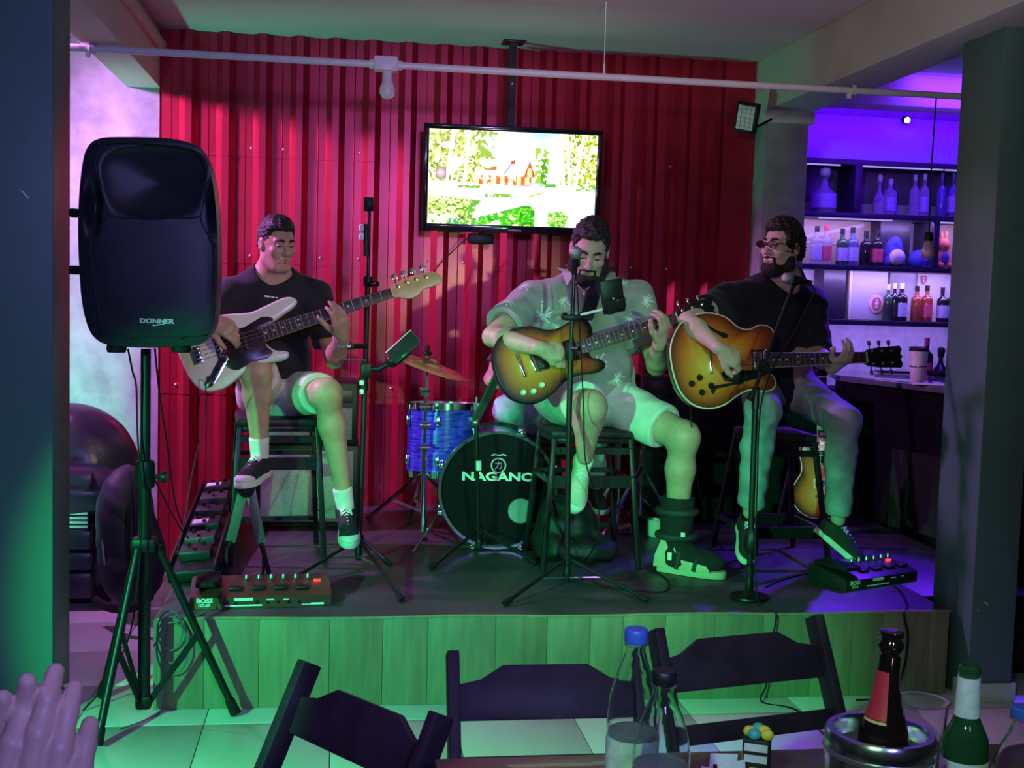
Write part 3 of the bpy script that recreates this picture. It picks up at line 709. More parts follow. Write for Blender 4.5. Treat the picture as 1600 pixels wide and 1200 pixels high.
m_shirt = mat('shirt_viscose', (0.37, 0.36, 0.33), 0.75, var=0.06, bump=0.12, bscale=60, sheen=0.1)
J['neck_'] = J['neck']
shirt, ax2 = tee(b2, J, m_shirt, sleeve=0.70, g=0.020, belly=1.12, name='shirt', sl_r=0.092, hem=0.13, noise=(0.0042, 30), neck_r=0.078, neck_drop=0.02)
m_short2 = mat('pale_shorts', (0.66, 0.66, 0.62), 0.85, bump=0.15, bscale=120, sheen=0.1)
shorts(b2, J, m_short2, frac=0.76, th=1.14)
m_greyshoe = mat('cream_canvas', (0.58, 0.56, 0.42), 0.8, bump=0.25, bscale=160)
shoe(b2, J['aR']+Vector((0, 0, -.015)), P(904, 792, 4.99)-P(912, 728, 5.07), (0.0, -0.95, 0.30), m_greyshoe, m_rub, high=0.10)
# orthopaedic boot on the left foot
m_boot = mat('boot_foam_black', (0.014, 0.014, 0.016), 0.9, bump=0.2, bscale=80); m_boots = mat('boot_shell_cream', (0.55, 0.50, 0.34), 0.5); m_strap = mat('boot_strap', (0.03, 0.032, 0.036), 0.7)
an = Vector(J['aL']); fd = Vector((0.80, -0.60, 0)).normalized(); sd = Vector((-fd.y, fd.x, 0))
S = SDF(); gz = ZS; an0 = Vector((an.x, an.y, gz))
tp = an+Vector((0.0, 0.0, 0.22)); S.cone(an0+Vector((0, 0, .06)), tp, 0.066, 0.078, k=0.03); S.ell(an0+fd*0.08+Vector((0, 0, .065)), (0.15, 0.062, 0.06), (fd, sd, Vector((0, 0, 1))), k=0.04)
S.half(tp-Vector((0, 0, .01)), (0, 0, 1)); S.half(an0+Vector((0, 0, .03)), (0, 0, -1)); S.noise = (0.0015, 60)
boot = link_mesh('orthopaedic_boot', S.mesh(0.0055, 'boot'), m_boot, b2, smooth=180); tag(boot, 'black padded walking boot with cream sole and straps')
Mb = frame(fd, z=(0, 0, 1), loc=an0)
sole = [(-0.075, -0.03), (-0.07, 0.035), (0.0, 0.05), (0.10, 0.055), (0.19, 0.05), (0.235, 0.02), (0.235, -0.02), (0.19, -0.05), (0.10, -0.055), (0, -0.05), (-0.06, -0.045)]
MB(Mb).prism([tuple(p)[:2] for p in spline([(x, y, 0) for x, y in sole], True, 3)], 0, 0.035, None, 0.008).build('sole', m_boots, boot)
for s in (-1, 1):
    MB(Mb).prism([(-0.08, 0.03), (0.19, 0.03), (0.17, 0.06), (0.04, 0.075), (0.0, 0.17), (-0.04, 0.17), (-0.075, 0.08)], -0.003, 0.003, T(0, s*0.0625, 0) @ RX(90), 0.001).build('side_shell', m_boots, boot)
for x, z, rr in ((0.13, 0.085, 0.066), (0.05, 0.115, 0.078)):
    MB(Mb).tube([(x-0.02, -0.064, 0.03), (x-.01, -0.06, z-.01), (x, 0, z+0.028), (x-.01, 0.06, z-.01), (x-0.02, 0.064, 0.03)], 0.011, 8).build('strap', m_strap, boot)
for z in (0.17, 0.28):
    MB(Mb).tube([(0.083*math.cos(a*math.pi/9), 0.081*math.sin(a*math.pi/9), z) for a in range(18)], 0.016, 8, closed=True).build('strap', m_strap, boot)
MB(Mb).box((0.0, -0.071, 0.085), (0.02, 0.006, 0.035), 0.002).build('buckle', m_rub, boot)
MB(Mb).box((0.06, -0.075, 0.19), (0.02, 0.006, 0.02), 0.002).build('buckle', m_rub, boot)

# shirt collar, palm print, pendant
def surf(o):
    me = o.data; off = root_org(o); return BVHTree.FromPolygons([v.co+off for v in me.vertices], [tuple(p.vertices) for p in me.polygons])
def decal(mb, bvh, px, py, size, rot, polys, lift=0.0015):
    """flat print: 2-D strokes laid on a cloth surface around the point seen at (px, py)"""
    hit = bvh.ray_cast(cC, ray(px, py).normalized())
    if hit[0] is None: return
    c, n = hit[0], Vector(hit[1]); n = n if n.dot(cF) < 0 else -n
    x = cR-n*cR.dot(n); x.normalize(); y = n.cross(x); ca, sa = math.cos(math.radians(rot)), math.sin(math.radians(rot))
    for poly in polys:
        vs = []
        for a, b in poly:
            a, b = a*size, b*size; p = c+x*(a*ca-b*sa)+y*(a*sa+b*ca)+n*0.10
            h = bvh.ray_cast(p, -n, 0.3)
            if h[0] is None: vs = None; break
            vs.append(h[0]+n*lift)
        if vs: mb.add(vs, [tuple(range(len(vs)))])
def palm():
    out = []
    def stroke(pts, w0, w1):
        n = len(pts)
        for i in range(n-1):
            a, b = Vector(pts[i]), Vector(pts[i+1]); d = (b-a).normalized(); s = Vector((-d.y, d.x)); wa = w0+(w1-w0)*i/(n-1); wb = w0+(w1-w0)*(i+1)/(n-1)
            out.append([tuple(a-s*wa), tuple(b-s*wb), tuple(b+s*wb), tuple(a+s*wa)])
    stroke([(0.0, -0.9), (0.05, -0.6), (0.04, -0.3), (0, 0)], 0.05, 0.035)
    for k in range(9):
        a = math.radians(-35+k*31); L = 0.55+0.12*((k*3) % 2)
        p = [(0, 0)]+[(L*t*math.cos(a), L*t*math.sin(a)-0.22*t*t) for t in (.33, .66, 1)]
        stroke(p, 0.05, 0.015)
        for t in (.4, .6, .8):
            cx, cy = L*t*math.cos(a), L*t*math.sin(a)-0.22*t*t
            for s in (-1, 1): stroke([(cx, cy), (cx+0.12*math.cos(a+s*0.8), cy+0.12*math.sin(a+s*0.8)-0.04)], 0.025, 0.01)
    return out
mb = MB(); decal(mb, surf(tee1), 424, 464, .03, -8, [[(-1, -.12), (-.2, -.12), (-.2, .12), (-1, .12)], [(-.05, -.1), (.5, -.1), (.5, .1), (-.05, .1)], [(.65, -.1), (.95, -.1), (.95, .1), (.65, .1)]]); mb.build('chest_print', m_lace, tee1, 0)['kind'] = 'stuff'
bv = surf(shirt); mb = MB(); pl = palm()
for px, py, sz, rt in ((847, 492, 0.075, 178), (792, 472, 0.062, -10), (818, 447, 0.05, 20), (852, 430, 0.05, 170), (985, 498, 0.06, 30), (972, 442, 0.055, 200), (935, 570, 0.065, 150), (995, 545, 0.055, 20), (965, 590, 0.05, 80), (880, 470, 0.045, 60), (870, 512, 0.04, 300), (780, 502, 0.05, 120), (900, 500, 0.05, 250), (1010, 470, 0.05, 80)):
    decal(mb, bv, px, py, sz, rt, pl)
mb.build('palm_print', mat('palm_print_white', (0.90, 0.92, 0.88), 0.8, var=0.03), shirt, 0)
h2, n2 = Vector(J['head']), Vector(J['neck']); cl = mat('shirt_viscose', (0.5, 0.47, 0.42))
for s in (-1, 1):
    a = P(915+s*24, 422, 5.31); b = P(912+s*42, 418, 5.36) if s < 0 else P(962, 426, 5.38)
    c = P(886, 446, 5.245) if s < 0 else P(950, 452, 5.245); e = P(897, 428, 5.24) if s < 0 else P(938, 432, 5.245); f0 = P(878, 424, 5.30) if s < 0 else P(962, 440, 5.30)
    m0 = MB(); vs = [a, e, c, f0, b]; m0.add(vs+[v+Vector((0, 0.005, -0.001)) for v in vs], [(0, 1, 2, 3, 4), (9, 8, 7, 6, 5)]+[(i, (i+1) % 5, 5+(i+1) % 5, 5+i) for i in range(5)]); m0.build('collar', m_shirt, shirt, 0)
MB().tube([P(893, 428, 5.27), P(903, 446, 5.22), P(913, 456, 5.205), P(923, 446, 5.22), P(932, 430, 5.27)], 0.0016, 6).ball(P(913, 459, 5.20), (0.005, 0.003, 0.011)).build('pendant', m_rub, b2)

# ------------------------------------------------------------------ guitarist with glasses, right
J = dict(head=P(1222, 388, 5.29), neck=P(1226, 442, 5.38), chest=P(1206, 520, 5.42), pelvis=P(1214, 606, 5.48), sR=P(1132, 470, 5.30), sL=P(1266, 474, 5.44),
         eR=P(1074, 502, 5.03), wR=P(1126, 546, 4.86), eL=P(1277, 556, 5.36), wL=P(1303, 573, 5.08), hR=P(1190, 612, 5.46), hL=P(1246, 606, 5.46),
         kR=P(1192, 640, 5.02), kL=P(1318, 660, 5.13), aR=P(1172, 800, 5.16), aL=P(1310, 812, 5.20))
R3 = axes((-0.86, -0.50, 0.02), (0.05, 0, 1)); J3 = J
b3, q3 = make_body('seated person with glasses and beard in black t-shirt and jeans playing semi-hollow guitar', J, R3, m_skin3,
   [dict(w=J['wL'], d=P(1328, 556, 4.985)-J['wL'], n=(0.25, -0.93, -0.2), side=-1, curls=[(30, 45, 30), (30, 45, 30), (30, 45, 30), (35, 45, 30)], thumb=(35, 5)),
    dict(w=J['wR'], d=P(1162, 570, 4.87)-J['wR'], n=(0.1, -0.9, 0.42), side=1, curls=[(30, 45, 30), (35, 50, 30), (40, 50, 30), (45, 50, 30)], thumb=(30, 10))], sc=1.0)
face_parts(b3, q3, R3, 1.0, gaze=(0, 0), lids=0.12); hair_cap(b3, q3, R3, m_hair, 1.0, top=0.024, side=0.010, front=0.062, low=-0.015, noise=(0.0045, 130)); beard(b3, q3, R3, m_beard, 1.0, full=0.008)
tee(b3, J, m_tee, sleeve=0.50, sleeveL=0.86, sl_r=0.074, hem=0.11)
m_jean = mat('washed_denim', (0.26, 0.31, 0.36), 0.85, var=0.25, scale=12, bump=0.2, bscale=130)
jeans(b3, J, m_jean)
m_suede = mat('dark_suede', (0.02, 0.02, 0.022), 0.8)
shoe(b3, J['aR']+Vector((0, 0, -.02)), P(1180, 850, 5.05)-P(1174, 812, 5.2), (0.1, -0.7, .7), m_suede, m_rub, cap=False)
shoe(b3, J['aL']+Vector((0.0, 0, -.01)), P(1352, 880, 4.98)-P(1292, 830, 5.14), (0.62, -0.2, .75), m_suede, m_rub, cap=False)
MB().tube([P(1268, 832, 5.05), P(1276, 836, 5.03)], 0.002, 6).build('shoelace', m_lace, b3) if False else None
# glasses
r, f, u = R3; g = thing('eyeglasses', 'dark-framed eyeglasses on the face of the right guitarist', 'glasses', q3(0, 0.1, 0.0)); mg = mat('glasses_frame', (0.01, 0.008, 0.01), 0.3)
Mh = Matrix(((r.x, f.x, u.x, 0), (r.y, f.y, u.y, 0), (r.z, f.z, u.z, 0), (0, 0, 0, 1)))
for s in (-1, 1):
    c = q3(s*0.033, 0.112, 0.010)
    ring = [T(*c) @ Mh @ Vector((0.026*math.cos(t)*(1 if abs(math.cos(t)) < .9 else 1), 0, 0.018*math.sin(t)*(1.0 if math.sin(t) < 0 else 0.9))) for t in [2*math.pi*i/20 for i in range(20)]]
    rm = MB().tube(ring, 0.0024, 6, closed=True).build('rim', mg, g)
    MB().add(ring, [tuple(range(20))]).build('lens', mat('lens_glass', (0.9, 0.92, 0.95), 0.03, trans=1.0, var=0.01, ior=1.08), rm, 0)
    MB().tube([q3(s*0.058, 0.110, 0.016), q3(s*0.083, 0.09, 0.016), q3(s*0.088, 0.01, 0.012), q3(s*0.085, -0.02, 0.0)], 0.0024, 6).build('temple', mg, g)
MB().tube([q3(-0.009, 0.112, 0.014), q3(0, 0.116, 0.017), q3(0.009, 0.112, 0.014)], 0.002, 6).build('bridge', mg, g)
# woven bracelet band on the upper left arm edge of the tee is not built: only the watch strap on the left wrist shows

# ------------------------------------------------------------------ drummer, mostly hidden behind the singer
J = dict(head=P(872, 492, 6.35), neck=P(868, 530, 6.40), chest=P(858, 580, 6.42), pelvis=P(858, 650, 6.45), sR=P(796, 548, 6.38), sL=P(925, 548, 6.42),
         eR=P(768, 592, 6.34), wR=P(820, 600, 6.16), eL=P(950, 605, 6.35), wL=P(905, 612, 6.16), hR=P(835, 650, 6.42), hL=P(885, 650, 6.42),
         kR=P(795, 640, 6.10), kL=P(925, 650, 6.12), aR=P(815, 752, 6.34), aL=P(930, 758, 6.34))
R4 = axes((0, -1, -0.1), (0, 0, 1))
b4, q4 = make_body('drummer in dark t-shirt and light jeans, mostly hidden behind the singer', J, R4, m_skin2,
   [dict(w=J['wL'], d=(-.3, -.9, -.2), n=(0, -.2, 1), side=1, curls=[50]*4), dict(w=J['wR'], d=(.3, -.9, -.2), n=(0, -.2, 1), side=-1, curls=[50]*4)], vox=0.006)
face_parts(b4, q4, R4); hair_cap(b4, q4, R4, m_hair)
tee(b4, J, mat('grey_tee', (0.05, 0.05, 0.075), 0.85, bump=0.15, bscale=25), sleeve=0.6, sl_r=0.08)
jeans(b4, J, mat('light_denim', (0.42, 0.48, 0.60), 0.85, var=0.2, scale=12, bump=0.2, bscale=130))
for a in 'LR': shoe(b4, J['a'+a], (0, -1, -0.1), (0, 0, 1), m_suede, m_rub, cap=False, lace=False)

# ================================================================== INSTRUMENTS AND STAGE GEAR
m_chrome = mat('chrome', (0.75, 0.75, 0.76), 0.12, metal=1.0, var=0.03)
m_steel = mat('brushed_steel', (0.45, 0.46, 0.48), 0.3, metal=0.9)
m_blk = mat('black_plastic', (0.009, 0.009, 0.010), 0.42, var=0.2, spec=0.3)
m_blkm = mat('black_metal', (0.010, 0.010, 0.011), 0.36, var=0.15, spec=0.4)
m_rubber = mat('black_rubber', (0.008, 0.008, 0.008), 0.7, spec=0.3)
m_rose = mat('rosewood', (0.045, 0.022, 0.016), 0.45, var=0.35, scale=25, stretch=(1, 8, 8))
m_maple = mat('maple', (0.62, 0.42, 0.16), 0.35, var=0.12, scale=20)
m_mahog = mat('mahogany', (0.16, 0.05, 0.03), 0.3, var=0.2)
m_cream = mat('cream_plastic', (0.72, 0.66, 0.50), 0.4, var=0.05)
m_olyw = mat('olympic_white', (0.80, 0.76, 0.66), 0.22, var=0.04, coat=0.4)
m_guard = mat('dark_pickguard', (0.030, 0.012, 0.016), 0.25, var=0.5, scale=14)
m_white = mat('white_print', (0.85, 0.85, 0.82), 0.5, var=0.02)
m_str = mat('string_steel', (0.7, 0.7, 0.7), 0.25, metal=1.0)

def burst(name, cin, cmid, cout):
    m = bpy.data.materials.new(name); m.use_nodes = True; N = m.node_tree.nodes; L = m.node_tree.links; b = N['Principled BSDF']
    a = N.new('ShaderNodeAttribute'); a.attribute_name = 'edge'; rp = N.new('ShaderNodeValToRGB'); e = rp.color_ramp.elements
    e[0].position = 0.25; e[0].color = (*cin, 1); e[1].position = 1.0; e[1].color = (*cout, 1); x = e.new(0.72); x.color = (*cmid, 1)
    nz = N.new('ShaderNodeTexNoise'); nz.inputs['Scale'].default_value = 25; mx = N.new('ShaderNodeMath'); mx.operation = 'MULTIPLY_ADD'; mx.inputs[1].default_value = 0.08
    L.new(nz.outputs['Fac'], mx.inputs[0]); L.new(a.outputs['Fac'], mx.inputs[2]); L.new(mx.outputs[0], rp.inputs[0]); L.new(rp.outputs[0], b.inputs['Base Color'])
    b.inputs['Roughness'].default_value = 0.22; b.inputs['Coat Weight'].default_value = 0.5; return m

def burst_top(name, out, z, m, parent, M4, center, dome=0.004):
    """top plate of an instrument: inset rings of the outline carrying their distance to the rim"""
    rings = (1.0, 0.94, 0.86, 0.74, 0.6, 0.42, 0.22); n = len(out); vs = []; at = []; fs = []
    for r in rings:
        for p in out: vs.append(M4 @ Vector((center[0]+(p[0]-center[0])*r, center[1]+(p[1]-center[1])*r, z+dome*(1-r*r)))); at.append(r)
    vs.append(M4 @ Vector((*center, z+dome))); at.append(0)
    for k in range(len(rings)-1):
        for i in range(n): j = (i+1) % n; fs.append((k*n+i, k*n+j, (k+1)*n+j, (k+1)*n+i))
    k = len(rings)-1
    for i in range(n): fs.append((k*n+i, k*n+(i+1) % n, len(vs)-1))
    me = bpy.data.meshes.new(name); me.from_pydata([tuple(v) for v in vs], [], fs)
    A = me.attributes.new('edge', 'FLOAT', 'POINT'); A.data.foreach_set('value', at)
    return link_mesh(name, me, m, parent, smooth=60)

def strings(mb, sc, n, w0, w1, z0, z1, r=0.0009):
    for i in range(n):
        t = (i/(n-1)-.5); mb.tube([(0, t*w0, z0), (sc, t*w1, z1)], r, 5)
def neck_parts(g, M4, x0, sc, w0, w1, zt, nfr, mneck, dots=m_cream, blocks=False, strn=6, binding=False):
    MB(M4).prism([(x0, -w0/2), (sc+0.004, -w1/2), (sc+0.004, w1/2), (x0, w0/2)], zt-0.024, zt-0.006, None, 0.005).build('neck', mneck, g)
    fb = MB(M4).prism([(x0, -w0/2), (sc, -w1/2), (sc, w1/2), (x0, w0/2)], zt-0.006, zt, None, 0.0008).build('fretboard', m_rose, g)
    mb = MB(M4)
    for k in range(1, nfr+1):
        x = sc-sc*(1-2**(-k/12))*1.0; x = sc*2**(-k/12)
        if x < x0+0.004: break
        w = w0+(w1-w0)*(x-x0)/(sc-x0); mb.box((x, 0, zt+0.0006), (0.0028, w*0.98, 0.0016))
    mb.build('frets', m_str, fb); fb.children[-1]['kind'] = 'stuff'
    mb = MB(M4)
    for k in (3, 5, 7, 9, 12, 15, 17, 19, 21):
        x = sc*(2**(-k/12)+2**(-(k-1)/12))/2
        if x < x0+0.01: continue
        if blocks: mb.box((x, 0, zt+0.0003), (0.018, 0.03, 0.001))
        else:
            for yy in ((-0.012, 0.012) if k == 12 else (0,)): mb.lathe([(0.0045, 0), (0.0045, 0.001)], 10, T(x, yy, zt))
    if mb.v: mb.build('inlays', dots, fb); fb.children[-1]['kind'] = 'stuff'
    MB(M4).box((sc+0.002, 0, zt), (0.005, w1, 0.006), 0.001).build('nut', m_cream, g)
    if binding:
        for s in (-1, 1): MB(M4).tube([(x0, s*w0/2, zt-.003), (sc, s*w1/2, zt-.003)], 0.0022, 6).build('neck_binding', m_cream, g)

def pickup(g, M4, x, w, d, z, m=m_blk, ring=None):
    p = MB(M4).box((x, 0, z+0.004), (d, w, 0.010), 0.003).build('pickup', m, g)
    if ring: MB(M4).box((x, 0, z+0.0015), (d+0.012, w+0.014, 0.004), 0.001).build('pickup_ring', ring, p)
    mb = MB(M4)
    for i in range(6): mb.lathe([(0.0022, 0), (0.002, 0.0012)], 8, T(x, (i-2.5)*w/7, z+0.009))
    o = mb.build('pole_pieces', m_str, p); o['kind'] = 'stuff'

# ---- bass
def gframe(bp, npx, Yb, Yn, sc, up=0.12):
    a, b = P(*bp, Yb), P(*npx, Yn); k = (b-a).length/sc; M4 = frame(b-a, z=-cF+Vector((0, 0, up)), loc=a)
    return M4 @ Matrix.Scale(k, 4), a
Mg, a = gframe((310, 555), (612, 458), 5.06, 5.10, 0.864)
g = thing('bass_guitar', 'white electric bass guitar with dark pickguard held by seated bassist', 'bass guitar', a)
out = [(-.075, 0), (-.072, .06), (-.03, .115), (.05, .142), (.15, .138), (.256, .112), (.33, .118), (.412, .128), (.452, .118), (.466, .095), (.44, .075), (.39, .058), (.35, .045), (.30, .030), (.283, -.02), (.288, -.05), (.312, -.080), (.345, -.093), (.362, -.108), (.352, -.125), (.32, -.130), (.25, -.118), (.18, -.122), (.11, -.150), (.047, -.168), (-.02, -.155), (-.06, -.10)]
out = [tuple(p)[:2] for p in spline([(x, y, 0) for x, y in out], True, 3)]
MB(Mg).prism(out, -0.042, 0.0, None, 0.010, 3).build('body', m_olyw, g, 50)
pg = [(.085, -.03), (.12, .0), (.10, .045), (.13, .062), (.22, .055), (.30, .075), (.345, .055), (.33, .036), (.285, .032), (.283, -.035), (.285, -.06), (.30, -.085), (.27, -.105), (.20, -.10), (.14, -.115), (.10, -.09)]
MB(Mg).prism([tuple(p)[:2] for p in spline([(x, y, 0) for x, y in pg], True, 2)], 0, 0.003, None, 0.001).build('pickguard', m_guard, g)
cp = [(.115, -.045), (.09, -.03), (.02, -.10), (-.015, -.125), (-.005, -.15), (.03, -.135), (.10, -.07)]
pl_ = MB(Mg).prism([tuple(p)[:2] for p in spline([(x, y, 0) for x, y in cp], True, 2)], 0, 0.0035, None, 0.001).build('control_plate', m_chrome, g)
for x, y in ((.092, -.055), (.058, -.083), (.026, -.112)): MB(Mg).lathe([(.012, 0), (.012, .012), (.009, .016)], 16, T(x, y, .0035)).build('knob', m_blk, pl_)
MB(Mg).box((-0.005, 0, 0.006), (0.04, 0.075, 0.014), 0.002).build('bridge', m_steel, g)
mb = MB(Mg)
for i in range(4): mb.box((-0.0, (i-1.5)*0.019, 0.015), (0.022, 0.012, 0.008), 0.001)
mb.build('saddles', m_chrome, g)['kind'] = 'stuff'
for x in (0.085, 0.20): pickup(g, Mg, x, 0.095, 0.019, 0.003)
neck_parts(g, Mg, 0.27, 0.864, 0.064, 0.042, 0.014, 20, m_maple, strn=4)
hs = [(.864, .021), (.895, .034), (.945, .045), (1.03, .042), (1.07, .033), (1.095, .006), (1.085, -.020), (1.05, -.027), (1.0, -.028), (.965, -.046), (.925, -.048), (.888, -.028), (.864, -.021)]
hd = MB(Mg).prism([tuple(p)[:2] for p in spline([(x, y, 0) for x, y in hs], True, 3)], -0.012, 0.004, None, 0.003).build('headstock', m_maple, g)
for x, y in ((.900, .020), (.942, .026), (.985, .026), (1.030, .022)):
    MB(Mg).lathe([(.009, 0), (.009, .003), (.005, .004), (.005, .014)], 12, T(x, y, .004)).build('tuning_post', m_chrome, hd)
    MB(Mg).tube([(x, y, -.016), (x, .062, -.016)], .004, 8).prism([(-.012, 0), (-.016, .014), (-.008, .026), (.008, .026), (.016, .014), (.012, 0)], -.002, .002, T(x, .058, -.016), .001).build('tuning_key', m_chrome, hd)
mb = MB(Mg); strings(mb, .864, 4, .058, .032, .020, .017, .0011); mb.build('strings', m_str, g)['kind'] = 'stuff'

# ---- sunburst solid-body guitar of the singer
Mg, a = gframe((832, 566), (1056, 498), 4.985, 5.06, 0.628)
g = thing('electric_guitar', 'sunburst solid-body electric guitar held by the singer in palm-print shirt', 'guitar', a)
out = [(-.155, 0), (-.145, .075), (-.10, .13), (-.03, .152), (.04, .142), (.095, .112), (.14, .102), (.19, .112), (.235, .122), (.268, .105), (.28, .07), (.272, .036), (.245, .022), (.235, -.03), (.242, -.052), (.272, -.070), (.285, -.092), (.265, -.112), (.215, -.112), (.15, -.103), (.095, -.115), (.04, -.145), (-.03, -.158), (-.10, -.135), (-.145, -.08)]
out = [tuple(p)[:2] for p in spline([(x, y, 0) for x, y in out], True, 3)]
b_ = MB(Mg).prism(out, -0.042, -0.001, None, 0.005, 2).build('body', mat('guitar_back_black', (0.012, 0.008, 0.007), 0.25, coat=0.4), g, 50)
burst_top('sunburst_top', [(x*0.985+.001, y*0.985) for x, y in out], 0.0, burst('vintage_sunburst', (0.85, 0.27, 0.03), (0.55, 0.11, 0.012), (0.010, 0.004, 0.003)), g, Mg, (-0.02, 0), 0.003)
for x, w_ in ((-0.052, 0.10), (-0.004, 0.085)): MB(Mg).box((x, 0, 0.012), (0.014, w_, 0.014), 0.005).build('tailpiece' if x < -.02 else 'bridge', m_chrome, g)
pickup(g, Mg, 0.035, 0.075, 0.036, 0.002, m_blk, m_blk); pickup(g, Mg, 0.165, 0.075, 0.036, 0.002, m_blk, m_blk)
for x, y, m_ in ((-.075, -.105, m_cream), (-.035, -.112, m_cream), (.005, -.098, m_cream)): MB(Mg).lathe([(.013, 0), (.014, .003), (.010, .014), (.009, .016)], 16, T(x, y, .003)).build('knob', m_, g)
neck_parts(g, Mg, 0.20, 0.628, 0.056, 0.043, 0.013, 22, m_mahog)
hs = [(.628, .0215), (.65, .034), (.70, .041), (.795, .045), (.805, .030), (.795, .012), (.805, 0), (.795, -.012), (.805, -.03), (.795, -.045), (.70, -.041), (.65, -.034), (.628, -.0215)]
def head6(g, Mg, hs, m_face=m_blk):
    hd = MB(Mg).prism(hs, -0.012, 0.003, None, 0.002).build('headstock', m_face, g)
    for i in range(3):
        for s in (-1, 1):
            x = .665+i*.045
            MB(Mg).lathe([(.0065, 0), (.0065, .003), (.0035, .004), (.0035, .012)], 10, T(x, s*.025, .003)).build('tuning_post', m_chrome, hd)
            MB(Mg).tube([(x, s*.025, -.014), (x, s*.052, -.014)], .003, 6).box((x, s*.060, -.014), (.014, .020, .008), .003).build('tuning_key', m_chrome, hd)
    return hd
hd = head6(g, Mg, hs); MB(Mg).box((.71, 0, .0034), (.045, .006, .0008)).box((.72, .006, .0034), (.012, .012, .0008)).build('headstock_logo', m_white, hd)
mb = MB(Mg); strings(mb, .628, 6, .050, .036, .020, .016); mb.build('strings', m_str, g)['kind'] = 'stuff'
# strap over the left shoulder
stp = [P(905, 520, 5.10), P(915, 500, 5.15), P(925, 470, 5.19), P(932, 445, 5.22), P(940, 425, 5.27), P(950, 416, 5.36), P(955, 420, 5.48)]
mb = MB(); n = len(stp); ss = spline(stp, False, 4); vs = []; fs = []
for i, p in enumerate(ss):
    t = (ss[min(i+1, len(ss)-1)]-ss[max(i-1, 0)]).normalized(); nrm = Vector((0.1, -1, 0.35 if i < 14 else 1.2)).normalized(); s_ = t.cross(nrm).normalized()*0.029; nn = nrm*0.0025
    vs += [p-s_-nn, p+s_-nn, p+s_+nn, p-s_+nn]
for i in range(len(ss)-1):
    for k in range(4): fs.append((i*4+k, i*4+(k+1) % 4, i*4+4+(k+1) % 4, i*4+4+k))
fs += [(3, 2, 1, 0), tuple(len(vs)-4+k for k in range(4))]
strap = tag(MB().add(vs, fs).build('guitar_strap', mat('strap_webbing', (0.014, 0.013, 0.02), 0.75, bump=0.3, bscale=200)), 'black woven guitar strap over the shoulder of the singer', 'strap')
MB().box((0, 0, 0), (0.02, 0.016, 0.001), 0, frame((0.9, 0, 0.3), z=(0.1, -1, 0.35), loc=P(921, 504, 5.131))).build('strap_logo', m_steel, strap)

# ---- semi-hollow guitar
Mg, a = gframe((1127, 566), (1350, 559), 4.985, 5.08, 0.628, 0.10)
g = thing('semi_hollow_guitar', 'sunburst semi-hollow guitar with cream binding held by guitarist in glasses', 'guitar', a)
out = [(-.21, .02), (-.195, .10), (-.14, .17), (-.05, .195), (.03, .178), (.085, .135), (.13, .126), (.18, .142), (.225, .130), (.237, .09), (.212, .05), (.187, .035), (.187, -.03), (.207, -.05), (.227, -.085), (.207, -.115), (.16, -.118), (.11, -.112), (.06, -.13), (0, -.165), (-.07, -.178), (-.14, -.155), (-.19, -.09)]
out = [tuple(p)[:2] for p in spline([(x, y, 0) for x, y in out], True, 3)]
MB(Mg).prism(out, -0.046, -0.001, None, 0.004, 2).build('body', mat('guitar_cherry_brown', (0.13, 0.035, 0.018), 0.25, coat=0.4), g, 50)
burst_top('sunburst_top', [(x*0.99, y*0.99) for x, y in out], 0.0, burst('cherry_sunburst', (0.78, 0.40, 0.05), (0.66, 0.15, 0.022), (0.20, 0.03, 0.012)), g, Mg, (-0.055, 0.0), 0.010)
MB(Mg).tube([(x, y, -.001) for x, y in out], 0.0032, 6, closed=True).build('binding', m_cream, g)
fh = [(-.072, -.006), (-.055, .008), (-.02, .003), (.03, -.004), (.058, -.012), (.074, 0.002), (.062, .010), (.02, .008), (-.03, .018), (-.062, .022), (-.078, .008)]
for yy, rt, xx in ((.125, -22, -.035), (-.095, 18, .02)): MB(Mg).prism([tuple(p)[:2] for p in spline([(x, y, 0) for x, y in fh], True, 3)], .006, .0095, T(xx, yy, 0) @ RZ(rt), 0).build('sound_hole', mat('hole_black', (0.004, 0.004, 0.004), 0.9), g)
MB(Mg).prism([(-.01, -.04), (.15, -.035), (.19, -.05), (.16, -.065), (.06, -.085), (0, -.075)], .011, .0145, None, .001).build('pickguard', m_blk, g)
for x, w_ in ((-0.055, 0.095), (-0.004, 0.085)): MB(Mg).box((x, 0, 0.018), (0.013, w_, 0.016), 0.005).build('tailpiece' if x < -.02 else 'bridge', m_chrome, g)
pickup(g, Mg, 0.045, 0.072, 0.038, 0.010, m_chrome, m_blk); pickup(g, Mg, 0.150, 0.072, 0.038, 0.010, m_chrome, m_blk)
for x, y in ((-.135, -.08), (-.10, -.058), (-.095, -.115), (-.055, -.09)): MB(Mg).lathe([(.012, 0), (.013, .003), (.009, .014), (.008, .016)], 14, T(x, y, .006)).build('knob', m_blk, g)
neck_parts(g, Mg, 0.185, 0.628, 0.056, 0.043, 0.018, 22, m_mahog, binding=True)
head6(g, Mg, [(x, y*1.0) for x, y in hs])
mb = MB(Mg); strings(mb, .628, 6, .050, .036, .028, .021); mb.build('strings', m_str, g)['kind'] = 'stuff'

